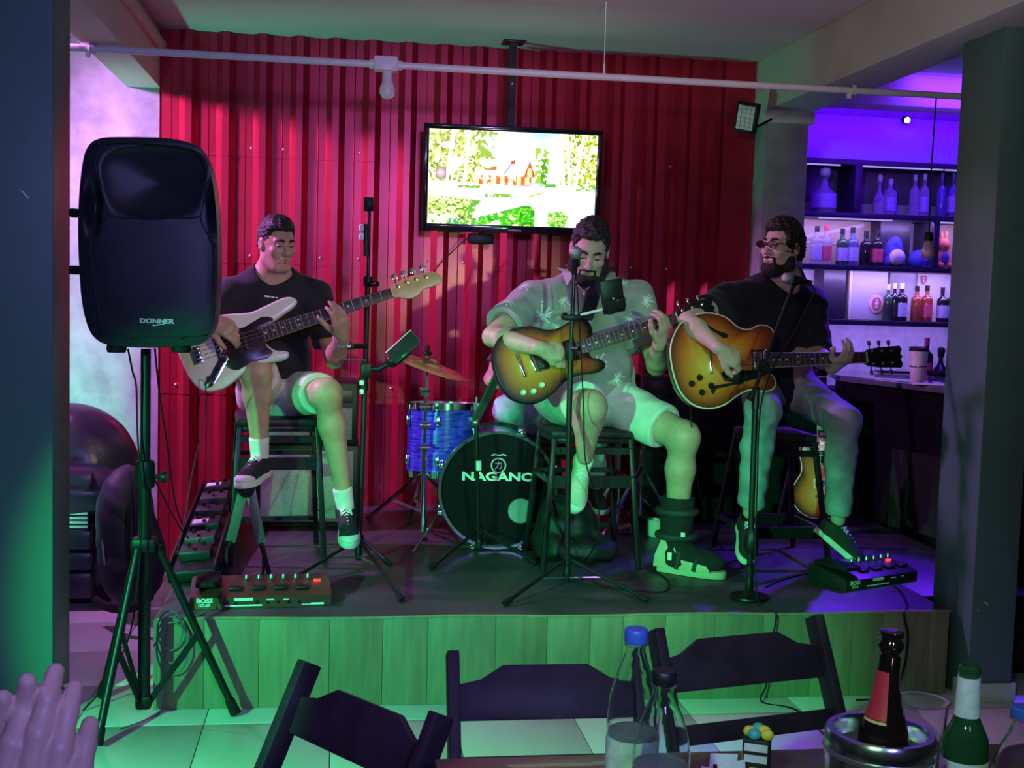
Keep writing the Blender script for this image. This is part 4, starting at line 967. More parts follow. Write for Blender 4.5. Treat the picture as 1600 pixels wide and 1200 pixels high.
# ---- third guitar standing behind the right guitarist
Mg, a = gframe((1284, 772), (1284, 590), 6.02, 6.12, 0.628, 0.3)
g = thing('single_cut_guitar', 'orange single-cut guitar standing on the floor behind the jeans of the right guitarist', 'guitar', P(1284, 835, 6.0))
out = [(-.13, 0), (-.12, .08), (-.07, .14), (0, .165), (.07, .14), (.12, .115), (.17, .118), (.22, .125), (.26, .105), (.275, .05), (.25, .025), (.235, -.03), (.25, -.055), (.275, -.08), (.26, -.11), (.21, -.118), (.16, -.108), (.11, -.11), (.06, -.14), (0, -.165), (-.07, -.14), (-.12, -.08)]
out = [(x, -y) for x, y in out][::-1]
out = [tuple(p)[:2] for p in spline([(x, y, 0) for x, y in out], True, 3)]
MB(Mg).prism(out, -0.048, -0.001, None, 0.004).build('body', mat('guitar_cherry_brown', (0.13, 0.035, 0.018)), g, 50)
burst_top('sunburst_top', [(x*.99, y*.99) for x, y in out], 0, burst('honey_burst', (0.85, 0.40, 0.07), (0.62, 0.20, 0.03), (0.10, 0.02, 0.012)), g, Mg, (-.02, 0), 0.008)
MB(Mg).tube([(x, y, -.001) for x, y in out], 0.0030, 6, closed=True).build('binding', m_cream, g)
for x in (.055, .185): pickup(g, Mg, x, .075, .04, .008, m_blk, m_cream)
MB(Mg).box((-.01, 0, .014), (.013, .085, .014), .004).build('bridge', m_chrome, g)
MB(Mg).lathe([(.022, 0), (.022, .003), (.006, .004), (.005, .02)], 16, T(.235, .085, .002)).build('toggle_switch', m_cream, g)
neck_parts(g, Mg, .21, .628, .056, .043, .017, 22, m_mahog, blocks=True, binding=True)
head6(g, Mg, hs)
mb = MB(Mg); strings(mb, .628, 6, .05, .036, .026, .02); mb.build('strings', m_str, g)['kind'] = 'stuff'
gs = thing('guitar_floor_stand', 'black floor stand holding the orange single-cut guitar', 'guitar stand', PZ(1284, 850, ZS)); c = PZ(1284, 850, ZS)
for dx, dy in ((-.16, -.12), (.16, -.12), (0, .25)): MB().tube([Vector((c.x, 6.18, .78)), Vector((c.x+dx, 6.1+dy, ZS+.012))], .011, 8).build('leg', m_blkm, gs)
for s in (-1, 1): MB().tube([Vector((c.x+s*.02, 6.15, ZS+.09)), Vector((c.x+s*.09, 6.08, ZS+.09)), Vector((c.x+s*.09, 5.93, ZS+.09)), Vector((c.x+s*.09, 5.92, ZS+.13))], .011, 8).build('cradle_arm', m_rubber, gs)
MB().tube([Vector((c.x, 6.18, .78)), Vector((c.x, 6.15, ZS+.09))], .012, 8).build('post', m_blkm, gs)

# ---- microphone stands
def mic_stand(label, base, legs, poles, hub=0.12, leg_r=0.008, foot=True, name='microphone_stand'):
    """base on the deck; legs: list of foot points; poles: list of (pts, r)"""
    b = Vector(base); t = thing(name, label, 'microphone stand', b)
    MB(T(b.x, b.y, 0)).lathe([(.014, ZS+.03), (.017, ZS+.04), (.017, ZS+.07), (.014, ZS+.08), (.014, ZS+hub-.02), (.022, ZS+hub-.015), (.022, ZS+hub+.02), (.014, ZS+hub+.025)], 14).build('hub', m_blk, t)
    for f in legs:
        f = Vector(f); top = Vector((b.x, b.y, ZS+hub)); d = f-top; e = f+Vector((0, 0, .012)); d2 = Vector((d.x, d.y, 0)).normalized()
        lg = MB().tube([top+d2*.02, e], leg_r, 8).build('leg', m_blkm, t); mid = top+(e-top)*.45
        MB().tube([Vector((b.x, b.y, ZS+.045))+d2*.016, mid], leg_r*.55, 6).build('brace', m_steel, t)
        MB().tube([e-(e-top).normalized()*.045, e-(e-top).normalized()*.02, e+Vector((0, 0, 0))], [.011, .014, .0115], 8).build('rubber_foot', m_rubber, lg)
    for i, (pts, r) in enumerate(poles): MB().tube(pts, r, 10).build('pole' if i == 0 else 'boom' if i > 1 else 'upper_pole', m_blkm, t)
    return t
def mic(label, head, tail, r=0.025):
    h, tl = Vector(head), Vector(tail); M4 = frame(tl-h, z=(0, 0, 1), loc=h); L = (tl-h).length; t = thing('microphone', label, 'microphone', tl)
    MB(M4).ball((0.012, 0, 0), (r, r, r), 16).build('grille', mat('mic_grille', (0.45, 0.47, 0.44), 0.35, metal=0.9, var=0.5, scale=250, bump=0.5), t, 180)
    MB(M4 @ RY(90)).lathe([(r*.98, .018), (r*1.02, .022), (r*1.02, .030), (r*.9, .034)], 16).build('collar', m_steel, t)
    MB(M4 @ RY(90)).lathe([(r*.88, .032), (r*.62, .09), (r*.46, L-.02), (r*.4, L)], 16).build('handle', m_blkm, t)
    return t
b = PZ(560, 885, ZS); top1 = P(577, 330, 5.30); mid1 = P(575, 432, 5.29)
s1 = mic_stand('tall black microphone stand without microphone in front of the bassist', b, [PZ(628, 942, ZS), PZ(452, 912, ZS), PZ(612, 888, ZS)],
   [([b+Vector((0, 0, .05)), P(568, 660, 5.29), mid1], .0125), ([mid1, top1], .0085)])
MB().tube([P(568, 610, 5.29), P(568, 590, 5.29)], .021, 12).build('height_clutch', m_blk, s1)
MB().tube([P(575, 447, 5.29), P(575, 432, 5.29)], .020, 12).tube([P(576, 444, 5.28), P(590, 444, 5.24)], .012, 8).build('clutch', m_blk, s1)
MB().box((0, 0, 0), (.045, .035, .06), .006, T(*P(576, 319, 5.30))).build('clip_base', m_blk, s1)
m_grn = mat('clip_pad_white', (0.75, 0.8, 0.76), 0.4)
for yy in (356, 370): MB().box((0, 0, 0), (.028, .02, .032), .008, T(*P(566, yy, 5.28))).build('clip_pad', m_grn, s1)
MB().tube([P(572, 400, 5.28), P(572, 350, 5.28)], .014, 10).build('clip_tube', m_blkm, s1)
for yy in (598, 612): MB().box((0, 0, 0), (.02, .02, .022), .004, T(*P(565, yy, 5.27))).build('lever', m_grn, s1)
MB().tube([P(572, 541, 5.28), P(545, 541, 5.24)], .011, 8).box((0, 0, 0), (.06, .03, .028), .006, T(*P(543, 541, 5.23))).build('side_clamp', m_blk, s1)
MB().box((0, 0, 0), (.04, .004, .012), .001, T(*P(541, 541, 5.212))).build('clamp_plate', m_grn, s1)
MB().tube([P(570, 563, 5.28), P(535, 562, 5.22)], .005, 8).build('side_rod', m_steel, s1)
MB().tube([P(570, 575, 5.28), P(592, 577, 5.26), P(608, 568, 5.25), P(618, 552, 5.24)], .012, 10).box((0, 0, 0), (.05, .05, .07), .012, T(*P(572, 578, 5.28))).build('phone_arm', m_blk, s1)
ph = frame((0.72, -0.1, 0.69), z=(-0.25, -0.9, 0.35), loc=P(628, 545, 5.22))
MB(ph).box((-.02, 0, -.018), (.08, .075, .022), .006).ball((-.07, 0, -.03), .03, 12).build('phone_cradle', m_blk, s1)
p_ = thing('smartphone', 'dark smartphone clamped to the tall stand beside the bassist', 'phone', P(628, 560, 5.22))
MB(ph).box((0.01, 0, 0), (.145, .072, .009), .004).build('phone_case', mat('phone_body', (0.03, 0.03, 0.035), 0.3), p_)
MB(ph).box((0.01, 0, .0048), (.138, .066, .0012), .0004).build('screen', mat('phone_glass', (0.02, 0.03, 0.03), 0.08), p_)
MB(ph).tube([(-.064, .037, 0), (.084, .037, 0)], .003, 6).build('case_edge', m_grn, p_)

b = PZ(885, 918, ZS)
s2 = mic_stand('straight black microphone stand with phone holder in front of the singer', b, [PZ(1012, 942, ZS), PZ(788, 948, ZS), PZ(872, 872, ZS)],
   [([b+Vector((0, 0, .05)), P(889, 660, 4.88), P(892, 545, 4.88)], .0125), ([P(892, 545, 4.88), P(897, 425, 4.89)], .0088)])
MB().tube([P(892, 562, 4.88), P(892, 535, 4.88)], .021, 12).tube([P(893, 545, 4.87), P(905, 545, 4.83)], .011, 8).build('clutch', m_blk, s2)
MB().box((0, 0, 0), (.075, .03, .025), .006, T(*P(893, 496, 4.87))).ball(P(882, 494, 4.87), .016).ball(P(907, 494, 4.87), .016).build('clamp', m_blk, s2)
MB().tube([P(907, 492, 4.86), P(944, 483, 4.84)], .0055, 8).build('holder_rod', m_grn, s2)
MB().tube([P(897, 428, 4.89), P(899, 405, 4.87)], .013, 10).build('mic_clip', m_blk, s2)
mic('silver-headed microphone in front of the mouth of the singer', P(899, 392, 4.80), P(903, 414, 4.95))
tb = frame((0.96, 0.1, 0.2), z=(-0.15, 1, 0.1), loc=P(957, 463, 4.83))
p_ = thing('phone_in_holder', 'black phone seen from behind in the holder before the singer', 'phone', P(955, 488, 4.83))
MB(tb).box((0, 0, 0), (.098, .140, .012), .006).build('phone_case', m_blk, p_); MB(tb).box((0.0, .030, -.014), (.095, .045, .02), .005).box((-.02, .055, -.012), (.03, .03, .02), .004).build('holder_grip', m_rubber, p_)
MB(tb).ball((-.005, .006, -.024), .006).ball((.012, .016, -.024), .005).build('camera_lens', m_steel, p_)['kind'] = 'stuff'

b = PZ(748, 868, ZS)
s3 = mic_stand('black boom stand with flat green boom in front of bass drum', b, [PZ(672, 892, ZS), PZ(838, 884, ZS), PZ(770, 845, ZS)],
   [([b+Vector((0, 0, .05)), P(746, 760, 5.44), P(744, 665, 5.44)], .010)])
MB().beam(P(743, 657, 5.43), P(778, 585, 5.36), .012, .040, up=(0.3, 0, .3)).build('boom', mat('green_grey_boom', (0.06, 0.08, 0.07), 0.4), s3)
MB().ball(P(743, 660, 5.43), .018).tube([P(743, 648, 5.43), P(745, 620, 5.42)], .006, 8).build('joint', m_steel, s3)
MB().tube([P(748, 720, 5.43), P(748, 735, 5.43)], .013, 8).build('clutch', m_grn, s3)

b = PZ(1170, 935, ZS)
s4 = mic_stand('boom microphone stand leaning up to guitarist in glasses', b, [],
   [([b+Vector((0, 0, .02)), P(1175, 780, 4.69), P(1180, 640, 4.70)], .0125), ([P(1180, 640, 4.70), P(1181, 605, 4.71)], .016), ([P(1176, 618, 4.69), P(1206, 535, 4.76), P(1242, 440, 4.86)], .0085)])
MB(T(b.x, b.y, ZS)).lathe([(.075, 0), (.08, .006), (.078, .014), (.03, .022), (.016, .035)], 24).build('round_base', m_blkm, s4)
q_ = P(1174, 848, 4.69); MB(T(q_.x, q_.y, q_.z-.05)).lathe([(.014, 0), (.028, .02), (.031, .05), (.026, .085), (.015, .11)], 16).build('counterweight', m_blkm, s4)
MB().ball(P(1192, 572, 4.72), .03).tube([P(1190, 572, 4.70), P(1205, 580, 4.66)], .012, 8).build('boom_joint', m_blk, s4)
MB().tube([P(1170, 625, 4.69), P(1177, 612, 4.69)], .014, 8).build('end_grip', m_rubber, s4)
MB().tube([P(1240, 443, 4.86), P(1248, 437, 4.86)], .016, 8).build('mic_clip', m_blk, s4)
mic('microphone pointing left at the chin of the guitarist in glasses', P(1226, 434, 4.86), P(1268, 442, 4.87))

# ---- stools
def stool(label, c, rot, seat_z, w=0.36, d=0.34, splay=0.05, step=0.32, pad=0.035):
    t = thing('bar_stool', label, 'stool', (c[0], c[1], ZS), 'black metal bar stools of the musicians'); M4 = T(c[0], c[1], 0) @ RZ(rot)
    MB(M4).box((0, 0, seat_z-pad/2), (w, d, pad), .012).build('seat', mat('stool_vinyl', (0.014, 0.013, 0.016), 0.5), t)
    MB(M4).box((0, 0, seat_z-pad-.012), (w*.94, d*.94, .024), .003).build('seat_frame', m_blkm, t)
    for sx in (-1, 1):
        for sy in (-1, 1):
            a = M4 @ Vector((sx*w*.46, sy*d*.46, seat_z-pad)); e = M4 @ Vector((sx*(w*.46+splay), sy*(d*.46+splay), ZS+.004)); MB().beam(a, e, .024, .024, up=M4.to_3x3() @ Vector((0, 1, 0)), bev=.003).build('leg', m_blkm, t)
    def rail(z, fr, to, hh=.022, nm='rail'):
        k = 1-(z-ZS)/(seat_z-ZS); q = lambda v: M4 @ Vector((v[0]*(w*.46+splay*k), v[1]*(d*.46+splay*k), z)); MB().beam(q(fr), q(to), .018, hh).build(nm, m_blkm, t)
    zs_ = ZS+step
    rail(zs_, (-1, -1), (1, -1), .055, 'footrest'); rail(zs_, (-1, 1), (1, 1)); rail(zs_, (-1, -1), (-1, 1)); rail(zs_, (1, -1), (1, 1)); rail(ZS+.13, (-1, 1), (1, 1)); rail(seat_z-.09, (-1, -1), (1, -1), .03)
    return t
SZ = 0.93
stool('black metal bar stool with footrest under the bassist', (-.285, 5.53), 6, SZ+.065, w=.37, d=.38, splay=.035, step=.45)
stool('black metal bar stool with footrest under the singer', (1.115, 5.38), 2, SZ+.045, w=.38, d=.36, splay=.045, step=.40)
stool('black metal bar stool in the dark under the right guitarist', (2.06, 5.46), 0, SZ+.03, w=.30, d=.34, splay=.07, step=.16)
stool('drummer seat hidden behind the bass drum', (1.05, 6.42), 0, .80, w=.34, d=.30, splay=.05, step=.15)
# ---- amplifiers behind the bassist
def grille_mat():
    m = mat('amp_grille_cloth', (0.26, 0.25, 0.23), 0.6, metal=0.2, var=0.5, scale=220, bump=0.4); return m
am = thing('bass_cabinet', 'black bass cabinet with grey mesh grille on the deck behind bassist', 'amplifier', (-.16, 6.25, ZS))
cx0, cx1, yf = -.42, .10, 6.06
MB().bx(cx0, cx1, yf+.02, yf+.36, ZS+.02, ZS+.44, .012).build('cabinet', m_blk, am)
MB().bx(cx0+.03, cx1-.03, yf+.008, yf+.022, ZS+.05, ZS+.41, .002).build('grille', grille_mat(), am)
bd_ = MB().bx(-.135, -.075, yf+.002, yf+.008, ZS+.105, ZS+.175, .002).build('badge', m_blk, am)
for q_ in range(4): MB().bx(-.125+.022*(q_ % 2), -.108+.022*(q_ % 2), yf, yf+.003, ZS+.113+.03*(q_//2), ZS+.138+.03*(q_//2)).build('badge_mark', m_steel, bd_)
MB().bx(-.083, -.079, yf, yf+.003, ZS+.112, ZS+.168).build('badge_line', m_steel, bd_)
for x in (cx0+.04, cx1-.04): MB().bx(x-.02, x+.02, yf+.06, yf+.10, ZS, ZS+.02).build('foot', m_rubber, am)
am = thing('bass_amplifier_head', 'black combo amplifier with pale grille stacked on the bass cabinet', 'amplifier', (-.16, 6.25, ZS+.44))
z0 = ZS+.44
MB().bx(cx0+.01, cx1-.01, yf+.02, yf+.33, z0, z0+.32, .012).build('cabinet', m_blk, am)
MB().bx(cx0+.04, cx1-.04, yf+.008, yf+.022, z0+.03, z0+.19, .002).build('grille', grille_mat(), am)
MB().bx(cx0+.04, cx1-.04, yf+.01, yf+.022, z0+.215, z0+.28, .002).build('control_panel', mat('panel_dark_red', (0.06, 0.012, 0.02), 0.4), am)
for i in range(7): MB(T(cx0+.09+i*.05, yf+.012, z0+.25) @ RX(90)).lathe([(.012, 0), (.011, .014), (.009, .016)], 12).build('knob', m_cream, am)

# ---- drums
m_blue = mat('blue_pearl_wrap', (0.045, 0.05, 0.50), 0.22, var=0.75, scale=14, stretch=(1, 1, 9), coat=0.6)
m_head = mat('black_drum_head', (0.005, 0.005, 0.006), 0.35, var=0.2, spec=0.15)
c = P(778, 766, 5.62); ax_ = Vector((-0.08, -1, 0)).normalized(); Md = frame((1, -.08, 0), z=ax_, loc=c); rB = .285
bd = thing('bass_drum', 'bass drum with black front head and white lettering, facing audience', 'drum', (c.x, c.y+.2, ZS))
MB(Md).lathe([(rB*.965, -.42), (rB*.965, -.03)], 48).build('shell', m_blue, bd)
fh_ = MB(Md).lathe([(rB*.95, -.02), (rB*.95, -.012)], 48).build('front_head', m_head, bd)
def hoop(M4, r, z, w, m, par, th=.010, nm='hoop'):
    MB(M4).lathe([(r, z-w/2), (r+th, z-w/2), (r+th, z+w/2), (r, z+w/2), (r, z-w/2)], 48).build(nm, m, par)
hoop(Md, rB*.955, -.012, .045, mat('hoop_steel_dark', (0.35, 0.38, 0.38), 0.18, metal=0.9), bd, .014); hoop(Md, rB*.955, -.41, .04, m_blk, bd, .014)
for k in range(8):
    a = 2*math.pi*(k+.5)/8; x, y = (rB+.012)*math.cos(a), (rB+.012)*math.sin(a)
    cl_ = MB(Md).box((x, y, -.012), (.022, .022, .05), .004).build('claw_hook', m_chrome, bd); MB(Md).tube([(x*1.02, y*1.02, .02), (x*1.02, y*1.02, -.12)], .004, 8).build('tension_rod', m_chrome, cl_); MB(Md).box((x*.985, y*.985, -.15), (.03, .03, .07), .006).build('lug', m_chrome, cl_)
MB(Md).text('NAGANO', .056, T(0.0, 0.062, -.0105), .0005, .0022, 1.40).build('lettering', m_white, fh_, 0)
MB(Md).tube([(.034*math.cos(t*math.pi/12), .118+.034*math.sin(t*math.pi/12), -.0112) for t in range(24)], .0032, 6, closed=True).build('logo_ring', m_white, fh_)
# brush-stroke sign inside the ring
mb = MB(Md)
for pts in ([(-.017, .126), (.015, .128), (.014, .112), (.010, .101), (.004, .105)], [(0, .137), (-.001, .122), (-.006, .110), (-.016, .100)]): mb.tube([(x, y, -.0112) for x, y in pts], .0026, 6)
mb.build('logo_sign', m_white, fh_); mb = MB(Md).tube([(-.035, .165, -.0112), (-.02, .171, -.0112), (0, .166, -.0112), (.02, .171, -.0112), (.036, .166, -.0112)], .0035, 6); mb.build('logo_line', m_white, fh_)
MB(Md).lathe([(.062, -.0115), (.062, -.0095)], 32, T(.112, -.10, 0)).build('port_hole', mat('port_hole_grey', (0.30, 0.32, 0.30), 0.6), fh_)
hoop(Md @ T(.112, -.10, 0), .060, -.0095, .004, m_blk, fh_, .005, 'port_ring')
for s in (-1, 1): MB().tube([Md @ Vector((s*(rB-.02), -.12, -.1)), Md @ Vector((s*(rB+.12), -rB-.02, .06))], .008, 8).tube([Md @ Vector((s*(rB-.02), -.12, -.1)), Md @ Vector((s*(rB-.05), -.14, -.12))], .014, 8).build('spur', m_chrome, bd)
def drum(label, ctop, axis, r, h, name='tom_drum'):
    M4 = frame(Vector((1, 0, 0)), z=axis, loc=ctop); t = thing(name, label, 'drum', Vector(ctop)-Vector(axis).normalized()*h)
    MB(M4).lathe([(r, -h), (r, -.0)], 40).build('shell', m_blue, t)
    MB(M4).lathe([(r*.98, -.001), (r*.98, .003)], 40).build('drum_head', mat('clear_coated_head', (0.16, 0.16, 0.16), 0.5), t); MB(M4).lathe([(r*.98, -h-.003), (r*.98, -h+.001)], 40).build('bottom_head', m_head, t)
    hoop(M4, r*.99, -.006, .034, m_chrome, t, .009); hoop(M4, r*.99, -h+.006, .034, m_chrome, t, .009)
    for k in range(6):
        a = 2*math.pi*(k+.3)/6; x, y = r*math.cos(a), r*math.sin(a)
        for zz in (-.075, -h+.075):
            lg = MB(M4 @ RZ(math.degrees(a))).box((r+.010, 0, zz), (.022, .02, .05), .005).build('lug', m_chrome, t)
            MB(M4).tube([(x*1.07, y*1.07, zz), (x*1.07, y*1.07, -.0 if zz > -.1 else -h)], .0035, 6).build('tension_rod', m_chrome, lg)
    return t, M4
drum('blue pearl floor tom with chrome hoops left of the bass drum', P(692, 632, 5.95), (0.10, .06, 1), .175, .345)
# cymbal on its stand
b = PZ(660, 842, ZS); top = P(668, 556, 5.70)
cs_ = thing('cymbal_stand', 'chrome cymbal stand with folding tripod legs beside the blue tom', 'stand', b)
MB().tube([P(661, 830, 5.72), P(663, 700, 5.71)], .0125, 10).build('pole', m_chrome, cs_); MB().tube([P(663, 700, 5.71), P(667, 575, 5.70), P(668, 545, 5.70)], .008, 10).build('upper_pole', m_chrome, cs_)
for yy in (612, 636, 700, 665): MB().tube([P(664, yy-6, 5.71), P(664, yy+6, 5.71)], .019, 10).tube([P(656, yy, 5.69), P(673, yy, 5.69)], .007, 8).build('clamp', m_chrome, cs_)
hub_ = P(662, 738, 5.71); low_ = P(661, 800, 5.72)
for fpx in ((576, 812), (664, 846), (640, 812), (735, 815)):
    f_ = PZ(*fpx, ZS); lg = MB().beam(hub_, f_+Vector((0, 0, .012)), .022, .010).build('leg', m_chrome, cs_); m_ = hub_+(f_-hub_)*.55; MB().beam(low_, m_, .016, .008).build('brace', m_steel, cs_)
    MB().ball(f_+Vector((0, 0, .012)), (.014, .014, .012)).build('rubber_foot', m_rubber, lg)
MB().ball(P(668, 552, 5.70), (.022, .022, .014)).ball(P(668, 545, 5.70), (.012, .012, .02)).build('felt_and_nut', m_blk, cs_)
Mc = frame((0.93, 0, -.30), z=(0.30, -.10, 1), loc=P(672, 567, 5.70))
tag(MB(Mc).lathe([(.205, -.018), (.20, -.016), (.12, -.006), (.055, 0), (.045, .006), (.03, .018), (.008, .022), (.008, .020), (.03, .015), (.045, .003), (.12, -.009), (.205, -.020)], 48).build('cymbal', mat('dark_bronze', (0.30, 0.19, 0.09), 0.35, metal=0.9, var=0.2, scale=30), None, 60), 'bronze cymbal tilted on the chrome stand behind the tall mic stand', 'cymbal')

# ================================================================== LOUDSPEAKER ON TRIPOD
m_pa = mat('speaker_plastic', (0.020, 0.022, 0.030), 0.38, var=0.10, scale=200, bump=0.12, bscale=500)
m_pg = mat('speaker_grille', (0.016, 0.018, 0.026), 0.45, var=0.2, scale=300, bump=0.2, bscale=600)
pc = P(228, 545, 4.33); Yf = 4.14
pa = thing('loudspeaker', 'tall black loudspeaker cabinet with horn and brand badge on tripod', 'loudspeaker', (pc.x, pc.y, pc.z))
opx = [(190, 213), (155, 215), (137, 226), (128, 250), (122, 300), (120, 360), (122, 420), (126, 470), (136, 512), (152, 533), (180, 541), (240, 543), (298, 540), (320, 530), (333, 505), (338, 450), (339, 385), (336, 320), (328, 268), (317, 240), (302, 225), (262, 215)]
opx = [tuple(p)[:2] for p in spline([(x, y, 0) for x, y in opx], True, 4)]
cpx = (232, 385)
def front_depth(x, y, r):
    d = 0.018*r**6                                    # rounded shoulder at the rim
    def bowl(cx, cy, rx, ry, dep, p=2.0):
        q = (abs((x-cx)/rx)**p+abs((y-cy)/ry)**p)**(1/p); return dep*max(0, 1-q)**0.6 if q < 1 else 0
    d += bowl(240, 284, 80-(y-284)*0.2, 56, 0.06, 3) + bowl(144, 322, 15, 42, 0.07) + bowl(333, 322, 11, 42, 0.07)
    q = math.hypot(x-243, (y-428))/95
    if q < 1: d -= 0.006*(1-q*q)
    return d
RN = 44; n = len(opx); vs = []; fs = []
for k in range(RN):
    r = 1-k/RN
    for x, y in opx: X_, Y_ = cpx[0]+(x-cpx[0])*r, cpx[1]+(y-cpx[1])*r; vs.append(P(X_, Y_, Yf)+Vector((0, front_depth(X_, Y_, r), 0)))
vs.append(P(*cpx, Yf)+Vector((0, front_depth(*cpx, 0), 0)))
for k in range(RN-1):
    for i in range(n): j = (i+1) % n; fs.append((k*n+i, k*n+j, (k+1)*n+j, (k+1)*n+i))
for i in range(n): fs.append(((RN-1)*n+i, (RN-1)*n+(i+1) % n, len(vs)-1))
MB().add(vs, fs).build('baffle', m_pa, pa, 60)
rim = [P(x, y, Yf)+Vector((0, .018, 0)) for x, y in opx]; cc = sum(rim, Vector())/n
rings = [rim]+[[cc+(p-cc)*s_+Vector((0, dy, 0)) for p in rim] for dy, s_ in ((.05, 1.012), (.16, 1.0), (.30, .86), (.36, .70))]
vs = [v for r_ in rings for v in r_]; fs = []
for k in range(len(rings)-1):
    for i in range(n): j = (i+1) % n; fs.append((k*n+j, k*n+i, (k+1)*n+i, (k+1)*n+j))
fs.append(tuple((len(rings)-1)*n+i for i in range(n))[::-1])
MB().add(vs, fs).build('cabinet', m_pa, pa, 50)
hg = [P(x, y, Yf+.001) for x, y in ((158, 228), (215, 224), (300, 234), (322, 268), (318, 318), (314, 345), (333, 385), (333, 440), (328, 500), (316, 524), (170, 524), (158, 505), (146, 440), (141, 372), (163, 345), (168, 325), (150, 270))]
MB().tube(spline(hg, True, 3), .0022, 6, closed=True).build('grille_outline', m_pg, pa)
MB().tube(spline([P(x, y, Yf-.001) for x, y in ((168, 336), (200, 341), (243, 337), (290, 341), (314, 338))], False, 4), .003, 6).build('horn_lip', m_pg, pa)
for x, y in ((152, 225), (280, 230), (138, 375), (336, 382), (147, 480), (330, 480), (206, 527), (283, 527)): MB(T(*P(x, y, Yf+.004)) @ RX(90)).lathe([(.006, -.004), (.006, .003), (.003, .004)], 10).build('bolt', m_blk, pa)
MB().text('DONNER', .021, frame((1, 0, 0), y=(0, 0, 1), loc=P(245, 502, Yf-.005)), .003, .0008, 1.25).build('brand_badge', mat('badge_white', (0.8, 0.85, 0.82), 0.4), pa, 0)
MB().add([P(237, 508, Yf-.006), P(258, 505.5, Yf-.006), P(258, 506.5, Yf-.006), P(240, 509.5, Yf-.006)], [(0, 1, 2, 3)]).build('brand_swoosh', MATS['badge_white'], pa, 0)
MB().tube([P(200, 526, Yf-.0), P(290, 526, Yf-.0)], .003, 6).build('lower_lip', m_pa, pa)
for x in (182, 283): MB(T(*P(x, 545, 4.20))).lathe([(.03, -.012), (.034, .0), (.03, .02)], 12).build('foot', m_rubber, pa)
for x, y in ((113, 333), (113, 422)): MB().box((0, 0, 0), (.03, .05, .03), .006, T(*P(x+4, y, 4.30))).build('side_bumper', m_rubber, pa)
st = thing('speaker_stand', 'black tripod speaker stand with spread legs left of the stage', 'speaker stand', (pc.x, pc.y, 0)); bx_, by_ = pc.x, pc.y
MB().tube([(bx_, by_, pc.z-.0), (bx_, by_, .95)], .0175, 14).build('inner_pole', m_blkm, st)
zk = P(228, 740, 4.33).z; zh = P(232, 850, 4.33).z; zb = P(228, 1112, 4.33).z
MB().tube([(bx_, by_, zk+.02), (bx_, by_, max(zb, .06))], .0215, 14).build('outer_pole', m_blkm, st)
cl_ = MB(T(bx_, by_, zk)).lathe([(.030, -.05), (.034, -.04), (.034, .03), (.030, .045), (.02, .05)], 16).build('collar', m_blk, st); MB().tube([(bx_+.03, by_, zk-.01), (bx_+.06, by_-.01, zk-.01)], .008, 8).lathe([(.02, 0), (.022, .006), (.02, .018)], 10, T(bx_+.058, by_-.01, zk-.01) @ RY(90)).build('clamp_knob', m_blk, cl_)
MB().box((bx_, by_, zh), (.085, .075, .05), .01).build('leg_hub', m_blk, st); MB().box((bx_, by_, max(zb, .06)+.02), (.055, .055, .05), .01).build('brace_hub', m_blk, st)
for fx in ((152, 1170), (367, 1120), (160, 1092)):
    f_ = PZ(*fx, 0); d_ = Vector((f_.x-bx_, f_.y-by_, 0)).normalized(); a_ = Vector((bx_, by_, zh-.01))+d_*.045; e_ = f_+Vector((0, 0, .02))
    lg = MB().tube([a_, e_], .0145, 12).build('leg', m_blkm, st); MB().tube([e_-(e_-a_).normalized()*.05, e_+(e_-a_).normalized()*.008], [.018, .021], 12).build('rubber_foot', m_rubber, lg)
    MB().beam(Vector((bx_, by_, max(zb, .06)+.02))+d_*.02, a_+(e_-a_)*.52, .008, .022).build('brace', m_blkm, st)
    MB().ball(a_+(e_-a_)*.52, .010).build('bolt', m_steel, lg)

# ================================================================== LEFT CORNER: ARMCHAIR, BAG, PEDALBOARD
m_lea = mat('black_leather', (0.030, 0.026, 0.040), 0.32, var=0.2, scale=8, bump=0.08, bscale=60)
ac = thing('armchair', 'black leather armchair with high rounded back behind the left column', 'armchair', (P(95, 937, 6.0).x, 6.1, 0))
S = SDF(); c = P(112, 745, 6.1); S.ell(c+Vector((-.03, .08, .02)), (.34, .22, .34), k=.05); S.ell(c+Vector((0.0, -.10, -.06)), (.30, .16, .13), k=.03); S.noise = (.004, 16)
link_mesh('backrest', S.mesh(.012), m_lea, ac, smooth=180)
MB().bx(c.x-.5, c.x+.22, 5.95, 6.45, .08, .42, .05).build('seat', m_lea, ac); MB().bx(c.x-.5, c.x+.20, 6.0, 6.4, 0.0, .09, .01).build('base', m_blk, ac)
for y0, y1 in ((738, 777), (826, 858), (860, 890), (892, 934)):
    a_, b_ = P(60, y1, 5.9), P(146, y0, 5.9); MB().bx(a_.x, b_.x, 5.86, 6.15, a_.z, b_.z, .018).build('arm_pad', m_lea, ac)
a_, b_ = P(60, 826, 5.9), P(138, 777, 5.9); MB().bx(a_.x, b_.x, 5.90, 6.15, a_.z, b_.z).build('arm_core', m_lea, ac)
m_rib = mat('pale_rib', (0.62, 0.68, 0.60), 0.4)
for k in range(7): z_ = a_.z+(k+.5)*(b_.z-a_.z)/7; MB().bx(a_.x, b_.x, 5.885, 5.91, z_-.006, z_+.006, .002).build('pale_rib', m_rib, ac)
m_bag = mat('bag_nylon', (0.022, 0.022, 0.034), 0.6, bump=0.2, bscale=120)
bg = thing('backpack', 'black backpack with pale zip trim leaning by the speaker stand', 'backpack', (P(195, 945, 5.75).x, 5.75, 0))
o_ = [(172, 750), (196, 744), (222, 750), (238, 790), (240, 860), (232, 915), (205, 940), (175, 935), (158, 905), (155, 840), (163, 785)]
